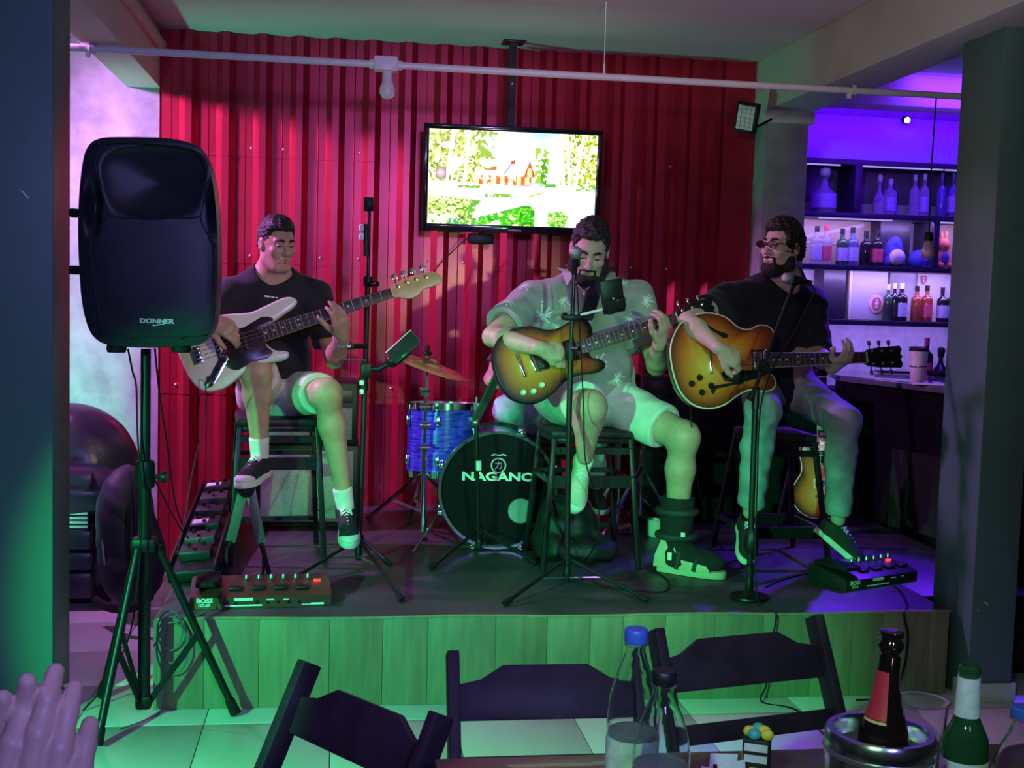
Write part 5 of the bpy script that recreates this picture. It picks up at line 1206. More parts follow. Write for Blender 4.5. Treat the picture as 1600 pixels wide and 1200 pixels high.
pts = [P(x, y, 5.70) for x, y in o_]; cc = sum(pts, Vector())/len(pts); S = SDF()
S.ell(cc+Vector((0, .05, 0)), (.13, .13, .33), k=.03); S.ell(cc+Vector((.03, .02, -.12)), (.15, .14, .22), k=.05); S.ell(cc+Vector((-.03, 0, .1)), (.10, .12, .20), k=.05); S.half(Vector((0, 0, .002)), (0, 0, -1)); S.noise = (.003, 30)
link_mesh('bag_body', S.mesh(.008), m_bag, bg, smooth=180)
MB().tube(spline([P(168, 770, 5.66), P(160, 830, 5.62), P(166, 890, 5.62), P(185, 925, 5.62)], False, 5), .004, 6).build('zip', mat('zip_pale', (0.35, 0.36, 0.42), 0.5), bg)
for dx in (0, 14): MB().tube(spline([P(195+dx, 752, 5.66), P(200+dx, 800, 5.60), P(200+dx, 860, 5.58), P(208+dx, 915, 5.60)], False, 5), .010, 6).build('strap', m_rubber, bg)
MB().tube(spline([P(190, 748, 5.72), P(198, 738, 5.72), P(208, 748, 5.72)], False, 4), .006, 6).build('handle', m_rubber, bg)
tag(MB().tube(spline([P(150, 938, 5.6), P(175, 950, 5.45), P(210, 948, 5.4), P(235, 930, 5.45)], False, 5), .022, 8).build('bag_strap_coil', m_rubber), 'black padded strap lying on the tiles below the backpack', 'strap')

kb = thing('pedalboard', 'long black pedalboard crowded with cables at the left stage edge', 'pedalboard', (-.52, 5.6, ZS))
a_, b_ = Vector((-.585, 4.95, ZS+.02)), Vector((-.60, 6.35, ZS+.16)); mx_ = frame(b_-a_, z=(-.1, -.1, 1), loc=(a_+b_)/2); Lk = (b_-a_).length
MB(mx_).box((0, 0, .02), (Lk, .20, .05), .01).build('board', m_blk, kb)
for s in (-1, 1): MB(mx_).box((0, s*.095, .05), (Lk, .012, .03), .003).build('side_rail', m_blkm, kb)
for x in (-.5, .55): MB(mx_).box((x, 0, -.035), (.03, .18, .10)).build('foot', m_rubber, kb)
random.seed(5); m_lbl = mat('device_label', (0.7, 0.74, 0.70), 0.5)
for k, (x, w_) in enumerate(((-.52, .12), (-.33, .11), (-.12, .13), (.1, .10), (.32, .12), (.53, .11))):
    pd = thing('effect_pedal', ('small dark effect pedal on the long pedalboard, number %s from the front' % ('first second third fourth fifth sixth'.split()[k])).replace('number ', ''), 'effect pedal', mx_ @ Vector((x, 0, .045)), 'pedals on the long pedalboard')
    MB(mx_).box((x, 0, .065), (w_, .13, .04), .006).build('housing', mat('pedal_%d' % (k % 3), ((.02, .02, .024), (.05, .05, .055), (.015, .018, .02))[k % 3], .4), pd)
    MB(mx_ @ T(x-.03, 0, .085)).lathe([(.012, 0), (.010, .012)], 10).build('footswitch', m_chrome, pd)
    for s in (-1, 1): MB(mx_ @ T(x+.03, s*.03, .085)).lathe([(.010, 0), (.008, .014)], 10).build('knob', m_blk, pd)
    if k in (2, 5): MB(mx_).box((x-.01, .02, .0862), (w_*.5, .07, .001)).build('label_plate', m_lbl, pd)
pw = thing('power_adapter', 'small black power box with white label on the deck beside the pedalboard', 'adapter', PZ(296, 892, ZS))
c = PZ(296, 892, ZS); MB(T(*c) @ RZ(12)).box((0, 0, .045), (.11, .10, .09), .01).build('housing', m_blk, pw); MB(T(*c) @ RZ(12)).box((0, -.01, .091), (.07, .05, .002)).build('label', m_white, pw)

# folding A-frame guitar stand under the bassist's foot
gs = thing('folding_guitar_stand', 'folded black A-frame guitar stand in front of the bar stool of the bassist', 'guitar stand', PZ(385, 900, ZS))
tp = P(386, 762, 5.06); 
for fx in ((345, 902), (422, 908)):
    f_ = PZ(*fx, ZS)+Vector((0, 0, .015)); s_ = 1 if fx[0] > 380 else -1
    lg = MB().beam(tp+Vector((s_*.012, 0, 0)), tp+(f_-tp)*.62, .018, .042, up=(1, 0, 0), bev=.003).build('leg', mat('stand_grey', (0.10, 0.11, 0.11), 0.4), gs)
    MB().tube([tp+(f_-tp)*.60, f_], .010, 10).build('leg_tube', m_blkm, lg); MB().ball(f_, (.022, .022, .016)).build('rubber_foot', m_rubber, lg)
    m_ = tp+(f_-tp)*.74; MB().tube([m_+Vector((0, -.02, .02)), m_+Vector((0, -.035, -.06)), m_+Vector((s_*-.015, -.07, -.10)), m_+Vector((s_*-.05, -.09, -.095)), m_+Vector((s_*-.06, -.095, -.075))], .007, 8).build('cradle_hook', m_rubber, lg)
MB(T(*(tp+Vector((0, -.03, 0)))) @ RX(90)).lathe([(.030, -.025), (.034, -.015), (.034, .02), (.028, .025)], 18).build('hinge', m_blk, gs); MB(T(*(tp+Vector((0, -.055, 0)))) @ RX(90)).lathe([(.014, 0), (.012, .004)], 14).build('hinge_cap', m_chrome, gs)

# floor multi-effects
def multifx(label, M4, w_, body_m, txt, led):
    t = thing('multi_effects_unit', label, 'effect pedal', M4 @ Vector((0, .1, 0)))
    sec = [(0, 0), (.22, 0), (.22, .075), (.19, .078), (.03, .052), (0, .042)]
    MB(M4).prism([(y, z) for y, z in sec], -w_/2, w_/2, Matrix(((0, 0, 1, 0), (1, 0, 0, 0), (0, 1, 0, 0), (0, 0, 0, 1))), .003).build('housing', body_m, t)
    ep = MB(M4).box((-w_/2+.065, .115, .085), (.09, .19, .02), .005, RX(0)).build('expression_pedal', m_rubber, t)
    mb = MB(M4)
    for k in range(9): mb.box((-w_/2+.065, .04+k*.018, .096), (.08, .006, .004))
    mb.build('tread', m_blk, ep)['kind'] = 'stuff'
    for k in range(4): MB(M4).box((-w_/2+.17+k*.085, .065, .062), (.05, .045, .012), .004).build('foot_switch', m_blkm, t)
    for k in range(6): MB(M4 @ T(-w_/2+.21+k*.048, .16, .074)).lathe([(.010, 0), (.009, .014), (.007, .018)], 12).build('knob', m_steel, t)
    MB(M4).box((w_/2-.05, .125, .071), (.028, .012, .010), .001).build('display', mat('led_display', (0.3, 0.01, 0.01), 0.4, emit=(1, .05, .05), estr=led), t)
    Mt = M4 @ Matrix(((1, 0, 0, 0), (0, .0, -1, -.0012), (0, 1, 0, 0), (0, 0, 0, 1)))
    MB(Mt).text(txt[0], .024, T(-w_/2+.055, .030, 0), .0004, .0008, 1.1).build('brand_print', m_white, t, 0); MB(Mt).text(txt[1], .017, T(-w_/2+.055, .012, 0), .0004, .0004).build('model_print', m_white, t, 0)
    for k, (x, z, ww, hh) in enumerate(((.20, .033, .07, .012), (.20, .009, .14, .006), (.30, .030, .03, .005), (.36, .030, .02, .004), (.48, .010, .05, .008), (.44, .008, .04, .003))):
        if x < w_-.03: MB(Mt).box((-w_/2+x, z, 0), (ww, hh, .0006)).build('panel_print', m_white, t)
    for x in (.13, .17, .25, .29, .33, .37, .41): MB(M4 @ T(-w_/2+x, 0, .020) @ RX(90)).lathe([(.007, -.004), (.007, .004), (.004, .005)], 10).build('socket', m_blk, t)
    return t
a_, b_ = PZ(296, 952, ZS), PZ(518, 946, ZS); multifx('reddish-brown multi-effects floor unit with brand lettering at front left stage edge', frame(b_-a_, z=(0, 0, 1), loc=(a_+b_)/2), (b_-a_).length, mat('bronze_housing', (0.16, 0.075, 0.05), 0.4, metal=0.6), ('BOSS', 'GT-6B'), 1.2)
a_, b_ = PZ(1322, 924, ZS), PZ(1436, 906, ZS); a_ = a_; dirx = (b_-a_).normalized(); b_ = a_+dirx*.46
multifx('dark multi-effects floor unit under the shoe of the right guitarist', frame(dirx, z=(0, 0, 1), loc=(a_+b_)/2), .46, mat('graphite_housing', (0.035, 0.035, 0.04), 0.4, metal=0.5), ('BOSS', 'GT-6'), 1.0)
MB().bx(2.46, 3.0, 4.70, YW, ZS-.006, ZS, .002).build('deck_extension', m_deck, stage); MB().bx(2.46, 3.0, 4.71, YW, 0, ZS-.006).build('riser_core', m_black, stage)

# dark gear in the middle of the stage
gb = thing('gig_bag', 'limp black gig bag on the deck under the stool of the singer', 'bag', PZ(890, 885, ZS)); S = SDF(); c = PZ(890, 878, ZS)
S.ell(c+Vector((0, .1, .10)), (.16, .10, .17), k=.04); S.ell(c+Vector((.05, .05, .05)), (.20, .12, .07), k=.05); S.ell(c+Vector((-.06, .12, .16)), (.07, .07, .14), k=.04); S.half(c+Vector((0, 0, .002)), (0, 0, -1)); S.noise = (.008, 26)
link_mesh('bag_body', S.mesh(.009), mat('bag_black', (.012, .012, .014), .55), gb, smooth=180); MB().tube(spline([c+Vector((-.1, .04, .28)), c+Vector((-.05, -.02, .15)), c+Vector((.06, -.06, .06))], False, 4), .006, 6).build('seam', m_rubber, gb)
hh = thing('hi_hat_stand', 'chrome hi-hat stand with pedal in the shadow right of the bass drum', 'stand', PZ(965, 820, ZS)); c = PZ(965, 820, ZS)
MB().tube([c+Vector((0, 0, .05)), c+Vector((0, 0, .62))], .011, 10).build('pole', m_chrome, hh); MB().tube([c+Vector((0, 0, .62)), c+Vector((0, 0, .80))], .005, 8).build('pull_rod', m_chrome, hh)
for dx, dy in ((-.2, -.1), (.26, -.16), (.02, .22)): MB().beam(c+Vector((0, 0, .28)), c+Vector((dx, dy, .015)), .02, .010).build('leg', m_chrome, hh); MB().ball(c+Vector((dx, dy, .015)), .015).build('rubber_foot', m_rubber, hh)
MB().beam(c+Vector((0, -.05, .09)), c+Vector((-.03, -.30, .02)), .07, .008).build('foot_board', m_chrome, hh)
MB(T(c.x, c.y, c.z+.66)).lathe([(.17, 0), (.09, .012), (.04, .02), (.01, .028)], 32).lathe([(.17, -.012), (.09, -.022), (.01, -.03)], 32).build('hi_hat_cymbal', mat('dark_bronze', (.3, .19, .09)), hh)
sn = thing('snare_stand', 'bright chrome drum stand legs behind the raised shoe of the singer', 'stand', PZ(1005, 812, ZS)); c = P(1000, 800, 6.0); c.z = ZS
for dx, dy in ((-.22, -.12), (.20, -.05), (0, .2)): MB().beam(c+Vector((0, 0, .36)), c+Vector((dx, dy, .015)), .02, .012).build('leg', m_chrome, sn)
MB().tube([c+Vector((0, 0, .1)), c+Vector((0, 0, .45))], .011, 10).build('pole', m_chrome, sn)
ax0, ax1, az = P(1000, 700, 6.3).x, P(1160, 700, 6.3).x, P(1080, 588, 6.3).z
da = thing('dark_amplifier', 'tall black guitar amplifier in deep shadow between singer and right guitarist', 'amplifier', ((ax0+ax1)/2, 6.45, ZS))
m_cl = mat('black_cloth', (.006, .006, .007), .85, bump=.3, bscale=300, spec=.2)
MB().bx(ax0, ax1, 6.30, 6.64, ZS+.015, az, .015).build('cabinet', m_black, da); MB().bx(ax0+.03, ax1-.03, 6.288, 6.302, ZS+.05, az-.12, .003).build('grille', m_cl, da)
MB().bx(ax0+.03, ax1-.03, 6.29, 6.302, az-.10, az-.03, .002).build('control_panel', m_blkm, da); xm = (ax0+ax1)/2; MB().tube([(xm-.12, 6.45, az), (xm-.10, 6.45, az+.035), (xm+.10, 6.45, az+.035), (xm+.12, 6.45, az)], .010, 8).build('handle', m_rubber, da)
for x in (ax0+.04, ax1-.04): MB().bx(x-.02, x+.02, 6.34, 6.38, ZS, ZS+.016).build('foot', m_rubber, da)
fx0, fx1 = P(1168, 700, 6.4).x, P(1300, 700, 6.4).x
fc = thing('dark_filler', 'added black box filling the dark area behind the stool of the right guitarist', 'case', ((fx0+fx1)/2, 6.5, ZS))  # black box added to keep the space behind the legs dark
MB().bx(fx0, fx1, 6.40, 6.60, ZS, 1.10, .01).build('filler_body', m_black, fc); MB().bx(fx0-.003, fx1+.003, 6.395, 6.605, .80, .83, .002).build('edge_band', m_blkm, fc); MB().bx((fx0+fx1)/2-.05, (fx0+fx1)/2+.05, 6.392, 6.40, .86, .93, .003).build('latch', m_blkm, fc)
mu = thing('drink_mug', 'pale mug on the deck in the shadow behind the orthopaedic boot', 'mug', PZ(1022, 838, ZS)); c = PZ(1022, 838, ZS)
MB(T(*c)).lathe([(.036, 0), (.04, .01), (.042, .09), (.038, .09), (.036, .012)], 20).build('cup', mat('mug_glaze', (.55, .6, .56), .3), mu); MB(T(*c)).tube([(.04, 0, .075), (.066, 0, .07), (.066, 0, .03), (.04, 0, .02)], .006, 8).build('handle', MATS['mug_glaze'], mu)

# ================================================================== TELEVISION
tl, tr, br, bl = P(664, 190, 6.50), P(942, 206, 6.50), P(935, 367, 6.56), P(658, 362, 6.56)
tc_ = (tl+tr+br+bl)/4; tx = (tr-tl+br-bl)/2; tu = (tl-bl+tr-br)/2; W_, H_ = tx.length, tu.length
Mtv = frame(tx, y=tu, loc=tc_)
tv = thing('television', 'flat screen television showing a red wooden house in a garden', 'television', (tc_.x, tc_.y+.05, tc_.z-H_/2))
MB(Mtv).box((0, 0, -.022), (W_, H_, .04), .006).build('back_case', m_blk, tv)
m_bez = mat('tv_bezel', (0.010, 0.009, 0.011), 0.15, coat=0.5); bz = .028; zb_ = .042
for x, y, w_, h_ in ((0, H_/2-bz/2, W_, bz), (0, -H_/2+zb_/2, W_, zb_), (-W_/2+bz/2, 0, bz, H_), (W_/2-bz/2, 0, bz, H_)): MB(Mtv).box((x, y, .003), (w_, h_, .016), .003).build('bezel', m_bez, tv)
MB(Mtv).text('SAMSUNG', .013, T(.02, -H_/2+.017, .0115), .0003, .0003, 1.2).build('brand_print', mat('silver_print', (.45, .45, .46), .4), tv, 0)
def tv_picture(nu=224, nv=126):
    rs = np.random.RandomState(4); U, V = np.meshgrid((np.arange(nu)+.5)/nu, (np.arange(nv)+.5)/nv, indexing='ij')
    def noise(s, seed):
        r = np.random.RandomState(seed); g = r.rand(int(s*1.8)+2, s+2); a, b = U*s*1.8, V*s; i, j = a.astype(int), b.astype(int); a, b = a-i, b-j; a = a*a*(3-2*a); b = b*b*(3-2*b)
        return (g[i, j]*(1-a)+g[i+1, j]*a)*(1-b)+(g[i, j+1]*(1-a)+g[i+1, j+1]*a)*b
    n1, n2, n3 = noise(12, 1), noise(34, 2), noise(60, 3); C = np.zeros((nu, nv, 3))
    C[:] = (1.5, 1.5, 1.25)                                                         # overexposed lawn
    def put(m, c): C[m] = c
    sky = V > .45; C[sky] = (1.5, 1.5, 1.4)
    fol = sky & ((U < .36-.1*(V-.5)) | (U > .78)) ; f = np.clip((n2-.35)*3, 0, 1)
    C[fol] = (np.array((1.4, 1.45, .75))*(1-f[..., None])+np.array((.62, .72, .03))*f[..., None])[fol]
    put(fol & (n3 > .68), (.22, .36, .02)); put(sky & (U > .28) & (U < .40) & (V > .70) & (n2 > .5), (.40, .62, .05))
    blue = (V > .80) & (U > .42) & (U < .80); C[blue] = np.array((1.3, 1.45, 1.5))*(1-.0)+0; t_ = np.clip((V-.80)/.2-1.6*np.abs(U-.66)/.24*.5, 0, 1)[..., None]*(np.abs(U-.66) < .16)[..., None]; C[:] = np.where((blue[..., None]), C*(1-t_)+np.array((.42, .92, 1.35))*t_, C)
    put(sky & (U > .63) & (U < .71) & (V < .84) & (n2+.2*n3 > .55), (.42, .72, .04)); put((U > .665) & (U < .70) & (V > .45) & (V < .74) & (n3 > .45), (.10, .42, .01))
    for u0, sl in ((.11, .06), (.215, .03), (.84, -.05), (.875, .07), (.80, -.03)): put((np.abs(U-(u0+sl*(V-.45))) < .010) & (V > .42), (1.5, 1.45, 1.35))
    put(fol & (n1 < .3), (1.5, 1.5, 1.0))
    # house
    roof = (V > .535) & (V < .545+.20*np.clip((U-.27)/.23, 0, 1)) & (U > .27) & (U < .57); put(roof, (1.5, 1.5, 1.5))
    put((np.abs(V-(.54+(U-.44)*2.35)) < .018) & (U > .44) & (U < .51), (.55, .55, .85)); put((U > .485) & (U < .508) & (V > .66) & (V < .70), (.75, .14, .03))
    put((U > .33) & (U < .40) & (V > .59) & (V < .605+.4*np.clip(U-.33, 0, 1)), (.62, .25, .05)); put((U > .335) & (U < .37) & (V > .60) & (V < .625) & (n3 > .4), (1.2, .9, .7))
    wl = (V > .44) & (V < .535) & (U > .28) & (U < .61); wc = np.where((((U*40) % 2) < .9)[..., None], np.array((.85, .20, .02)), np.array((1.3, .9, .5))); C[wl] = wc[wl]; put(wl & (n3 > .62) & (U < .52), (1.4, 1.3, 1.1))
    gb_ = (V > .525) & (V < .70-2.6*np.abs(U-.598)*(1.9)) & (U > .55) & (U < .64); put(gb_, (.85, .22, .03)); put(gb_ & (np.abs(U-.598) < .012) & (V < .62), (1.3, .85, .4)); put(gb_ & (V > .665-2.6*np.abs(U-.598)*1.9), (.55, .09, .03))
    put((V > .43) & (V < .445) & (U > .54) & (U < .61), (.9, .45, .5))
    # garden
    put((V > .385) & (V < .42) & (U > .17+.3*(V-.385)) & (U < .31) & (n3 > .35), (.25, .55, .03)); put((V > .30) & (V < .34) & (U > .34) & (U < .50) & (n3+.2*n2 > .5), (.25, .62, .03)); put((np.abs(V-(.32+(U-.6)*.55)) < .008) & (U > .60) & (U < .69), (.62, .58, .10))
    put((V > .42) & (V < .47) & (U > .60) & (U < .76) & (n2 > .45), (.45, .85, .75)); put((V > .43) & (V < .46) & (U > .69) & (U < .76), (.15, .55, .05)); put((V > .40) & (V < .46) & (U > .88) & (n3 > .5), (.25, .62, .03))
    lb = (V < .30-.10*(U)) & (U < .29-.25*np.abs(V-.18)); C[lb] = (np.array((1.35, 1.45, .6))*(1-f[..., None])+np.array((.6, .85, .08))*f[..., None])[lb]; put(lb & (n3 > .66), (.12, .36, .03)); put((np.abs(U-(.20+(V)*.35)) < .025) & (V < .26) & (n3 > .3), (.16, .52, .05)); put((U < .17) & (V < .10) & (n2 > .5), (1.4, 1.4, 1.4)); put((U > .12) & (U < .20) & (V < .07-.3*np.abs(U-.16)) & (n3 > .35), (.10, .50, .22))
    bu = (V < .06+.16*np.clip((U-.25)/.32, 0, 1)-1.2*np.clip(U-.61, 0, 1)) & (U > .26) & (U < .64); C[bu] = (.05, .62, .01); put(bu & (n3 > .60), (.35, .85, .06)); put(bu & (noise(26, 9) > .72), (1.2, 1.15, .7)); put(bu & (n2 < .25), (.02, .40, .01))
    rb = (V < .17) & (U > .72) & (U < .84-.2*np.abs(V-.1)); C[rb] = (.45, .80, .15); put(rb & (n3 > .6), (.10, .55, .03)); put(rb & (n3 < .3), (1.2, 1.2, .6))
    put((U > .045) & (U < .105) & (V > .48) & (V < .60), (.42, .36, .38)); rr = np.hypot((U-.075)*1.78, V-.54); put((rr < .045) & (rr > .022), (1.3, .5, .5)); put(rr < .022, (1.2, 1.0, 1.0)); put(np.hypot((U-.21)*1.78, V-.07) < .018, (.16, .16, .16))
    return C
nu, nv = 224, 126; C = tv_picture(nu, nv); sw, sh = W_-2*bz+.004, H_-bz-zb_+.004; y0_ = -H_/2+zb_-.002
gx, gy = np.meshgrid(np.linspace(-sw/2, sw/2, nu+1), np.linspace(y0_, y0_+sh, nv+1), indexing='ij')
vv = np.stack([gx.ravel(), gy.ravel(), np.full(gx.size, .0015)], 1); Mn = np.array(Mtv); vv = vv @ Mn[:3, :3].T+Mn[:3, 3]
ii, jj = np.meshgrid(np.arange(nu), np.arange(nv), indexing='ij'); id0 = (ii*(nv+1)+jj).ravel(); Q = np.stack([id0, id0+nv+1, id0+nv+2, id0+1], 1)
me = bpy.data.meshes.new('screen'); me.from_pydata(vv.tolist(), [], Q.tolist()); A = me.attributes.new('picture', 'FLOAT_COLOR', 'CORNER')
cc = np.ones((nu*nv, 4), np.float32); cc[:, :3] = C.reshape(-1, 3); A.data.foreach_set('color', np.repeat(cc, 4, axis=0).ravel())
m = bpy.data.materials.new('tv_screen'); m.use_nodes = True; N = m.node_tree.nodes; b_ = N['Principled BSDF']; at = N.new('ShaderNodeAttribute'); at.attribute_name = 'picture'
m.node_tree.links.new(at.outputs['Color'], b_.inputs['Emission Color']); b_.inputs['Emission Strength'].default_value = 0.85; b_.inputs['Base Color'].default_value = (.01, .01, .01, 1); b_.inputs['Roughness'].default_value = .2
link_mesh('screen', me, m, tv, smooth=0)
tm = thing('television_mount', 'black ceiling pole and bracket carrying the television', 'bracket', (P(800, 65, 6.60).x, 6.60, tc_.z)); px_ = P(800, 130, 6.60).x
MB().bx(px_-.02, px_+.02, 6.58, 6.62, tc_.z-.1, ZC-.01).build('pole', m_blkm, tm); MB().bx(px_-.06, px_+.06, 6.54, 6.66, ZC-.012, ZC-.001, .002).build('ceiling_plate', m_blkm, tm)
MB().bx(px_-.15, px_+.15, 6.565, 6.60, tc_.z-.12, tc_.z+.1, .004).build('bracket_plate', m_blkm, tm); MB().bx(px_-.22, px_-.08, 6.56, 6.64, tc_.z-H_/2-.06, tc_.z-H_/2-.005, .008).build('media_box', m_blk, tm); MB().ball((px_, 6.578, 2.72), .008).build('bolt', m_screw, tm)
tag(MB().tube(spline([P(735, 368, 6.60), P(715, 385, 6.70), P(690, 410, 6.72), P(672, 432, 6.74)], False, 5), .003, 6).build('tv_cable', m_rubber), 'thin black cable hanging from the television down the red wall', 'cable')

# ================================================================== BAR
m_shelf = mat('shelf_dark_blue', (0.030, 0.028, 0.05), 0.4)
m_cnt = mat('bar_top_gloss', (0.10, 0.10, 0.13), 0.12, var=0.2, coat=0.3)
ct = thing('bar_counter', 'dark bar counter with glossy top behind the right column', 'counter', (3.3, 6.0, 0))
top = [(2.90, 6.70), (3.16, 5.72), (3.40, 4.95), (4.4, 4.95), (4.4, 7.15), (3.02, 7.15)]
MB().prism(top, 1.118, 1.15, None, .004).build('countertop', m_cnt, ct)
MB().prism([(x+(.05 if x < 4 else 0), y+(.03 if y < 6 else -.03)) for x, y in top], 0, 1.118).build('counter_body', mat('counter_black', (.004, .004, .005), .7, spec=.08), ct)
MB().prism([(3.045, 6.25), (3.20, 5.66), (3.215, 5.66), (3.06, 6.25)], ZS, .78).build('front_panel', mat('panel_charcoal', (.014, .014, .015), .6, spec=.1), ct)
tag(MB().bx(3.0, 4.6, 7.45, 7.95, 0, 1.0, .004).bx(2.98, 4.6, 7.42, 7.97, 1.0, 1.04, .004).build('back_counter', mat('back_counter_paint', (.20, .19, .26), .4)), 'low back counter against the wall under the bottle shelves', 'counter')

YSH = 7.92; y0, y1 = 7.72, 8.02
zA, zB, zC_, zD = 2.54, 2.185, 1.835, 1.465
sh = thing('bottle_shelf', 'blue-lit bottle shelf unit with three rows behind the bar', 'shelf', (3.6, 7.9, 1.44))
for z in (zA, zB, zC_, zD): MB().bx(2.72, 4.7, y0, y1, z-.035, z, .002).build('shelf_board', m_shelf, sh)
def upright(px, za, zb, w=.05, deep=y0): x = P(px, 300, YSH-.15).x; MB().bx(x-w/2, x+w/2, deep, y1, za, zb-.035, .002).build('upright', m_shelf, sh)
upright(1336, zB, zA); upright(1412, zC_, zB, .22, 7.86); upright(1462, zC_, zB, .04); upright(1318, zD, zC_, .16, 7.84); upright(1398, zD, zC_, .20, 7.98)
m_vio = mat('upper_panel_lilac', (.45, .40, .62), .4, var=.03); MB().bx(2.72, 4.7, 7.80, 7.83, zA, 2.84, .002).build('upper_panel', m_vio, sh)
m_mir = [mat('mirrored_beige', (.58, .48, .40), .35, var=.05), mat('back_lilac', (.55, .52, .60), .3, var=.04), mat('back_dim', (.16, .13, .19), .4), mat('back_white', (.75, .70, .72), .4, var=.02)]  # pale tones stand in for the lit room mirrored behind the shelves
def bp(px0, px1, za, zb, m, y=8.03, nm='back_panel'): a, b = P(px0, 400, y).x, P(px1, 400, y).x; MB().bx(a, b, y-.004, y+.006, za, zb, .001).build(nm, m, sh)
bp(1236, 1330, zB, zB+.09, m_mir[1], 8.028); bp(1338, 1500, zB, zB+.09, m_mir[1], 8.028); bp(1236, 1500, zB, zA-.035, m_mir[2], 8.04)
bp(1240, 1393, zC_, zB-.035, m_mir[0]); bp(1463, 1515, zC_, zB-.035, m_mir[0]); bp(1250, 1305, zD, zC_-.035, m_mir[1]); bp(1436, 1480, zD, zC_-.035, m_mir[3]); bp(1480, 1515, zD, zC_-.035, m_mir[1])
z_ = zB-.14; a, b = P(1300, 355, 8.02), P(1352, 345, 8.02); MB().beam(P(1252, 372, 8.02), P(1350, 352, 8.02), .006, .025, up=(0, 0, 1)).build('reflected_trim', m_mir[3], sh); MB().bx(P(1245, 378, 8.02).x, P(1393, 378, 8.02).x, 8.015, 8.022, P(1300, 380, 8.02).z-.006, P(1300, 380, 8.02).z+.006).build('trim_strip', m_mir[3], sh)
# led strips under the boards
m_led = mat('led_strip', (.5, .5, .6), .4, emit=(.55, .45, 1.0), estr=.5)
for z, pxs in ((zA, ((1237, 1310), (1342, 1470), (1473, 1505))), (zB, ((1280, 1395), (1462, 1502)))):
    for p0, p1 in pxs: a, b = P(p0, 300, 7.75).x, P(p1, 300, 7.75).x; MB().bx(a, b, y0+.01, y0+.022, z-.045, z-.036, .001).build('led_strip', m_led, sh)
# framed notice board with oval emblem in the lowest row
fb_ = thing('cabinet_door_panel', 'pale lilac framed panel with pink oval emblem between the bottles', 'panel', P(1360, 500, 7.93))
a, b = P(1327, 500, 7.93), P(1388, 425, 7.93); MB().bx(a.x, b.x, 7.93, 7.95, zD+.001, b.z, .003).build('panel', mat('panel_lilac', (.52, .50, .62), .5, var=.04), fb_); MB().bx(a.x-.02, b.x+.01, 7.90, 7.95, b.z, b.z+.035, .003).build('top_rail', m_mir[3], fb_); MB().bx(a.x-.02, a.x, 7.91, 7.95, zD+.001, b.z, .002).build('side_rail', m_mir[3], fb_)
c = P(1369, 475, 7.925); MB(T(*c) @ RX(90) @ Matrix.Diagonal((1, 1.28, 1, 1))).lathe([(.052, -.003), (.052, .002), (.05, .004)], 28).build('emblem_plate', mat('emblem_pink', (.85, .50, .52), .5), fb_); MB(T(c.x, c.y-.005, c.z) @ RX(90) @ Matrix.Diagonal((1, 1.28, 1, 1))).lathe([(.036, -.002), (.036, .001)], 24).build('emblem_field', mat('emblem_plum', (.35, .16, .22), .5), fb_)
mb = MB()
for dx, dz, r in ((0, .022, .010), (0, .0, .013), (0, -.020, .010), (-.010, -.028, .005), (.010, -.028, .005), (-.012, .006, .005), (.012, .006, .005)): mb.ball((c.x+dx, c.y-.008, c.z+dz), (r, .003, r), 10)
mb.build('emblem_figure', MATS['emblem_pink'], fb_)['kind'] = 'stuff'
c = P(1443, 437, 8.02); bs = thing('wall_badge', 'small pink shield badge on the white panel behind the amber bottles', 'badge', c); MB(frame((1, 0, 0), y=(0, 0, 1), loc=c)).prism([(-.02, .03), (.02, .03), (.022, 0), (.012, -.025), (0, -.035), (-.012, -.025), (-.022, 0)], 0, .006, None, .001).build('shield', MATS['emblem_plum'], bs); MB(frame((1, 0, 0), y=(0, 0, 1), loc=c)).ball((0, .012, .007), (.009, .009, .002), 10).ball((0, -.010, .007), (.008, .010, .002), 10).build('shield_mark', MATS['emblem_pink'], bs)['kind'] = 'stuff'

def glassm(name, col, rough=.06, tr=.75): return mat(name, col, rough, trans=tr, ior=1.3, var=.03)
g_clear = glassm('glass_clear', (.75, .78, .9)); g_dark = mat('glass_dark', (.012, .014, .020), .1, coat=.3); g_amber = mat('glass_amber', (.32, .07, .04), .1, coat=.3); g_blue = mat('glass_blue', (.10, .12, .30), .1, coat=.3); g_green = mat('glass_green', (.03, .09, .05), .1, coat=.3); g_red = mat('glass_red', (.30, .03, .08), .1, coat=.3)
c_blk = mat('cap_black', (.012, .012, .014), .4); c_red = mat('cap_red', (.6, .03, .12), .35); c_wht = mat('cap_white', (.7, .68, .72), .4); l_lil = mat('label_lilac', (.40, .38, .62), .5, var=.15, scale=60); l_wht = mat('label_white', (.75, .74, .76), .5, var=.1, scale=60); l_blk = mat('label_black', (.02, .02, .025), .5); l_red = mat('label_red', (.55, .08, .14), .5, var=.2, scale=60)
PRO = {'std': [(.0, .96, 0), (.0, 1, .01), (.52, 1, .03), (.60, .93, 0), (.68, .55, 0), (.73, .36, 0), (.90, .33, 0), (.91, .38, 0), (.93, .38, 0)],
       'whisky': [(0, .95, 0), (.02, 1, 0), (.60, 1, 0), (.66, .92, 0), (.71, .5, 0), (.75, .38, 0), (.88, .36, 0), (.93, .36, 0)],
       'decanter': [(0, .95, 0), (.02, 1, 0), (.40, 1, 0), (.52, .82, 0), (.62, .45, 0), (.72, .30, 0), (.86, .28, 0), (.90, .42, 0), (.93, .42, 0)],
       'tall': [(0, .95, 0), (.02, 1, 0), (.58, 1, 0), (.66, .8, 0), (.74, .4, 0), (.92, .36, 0), (.95, .36, 0)]}
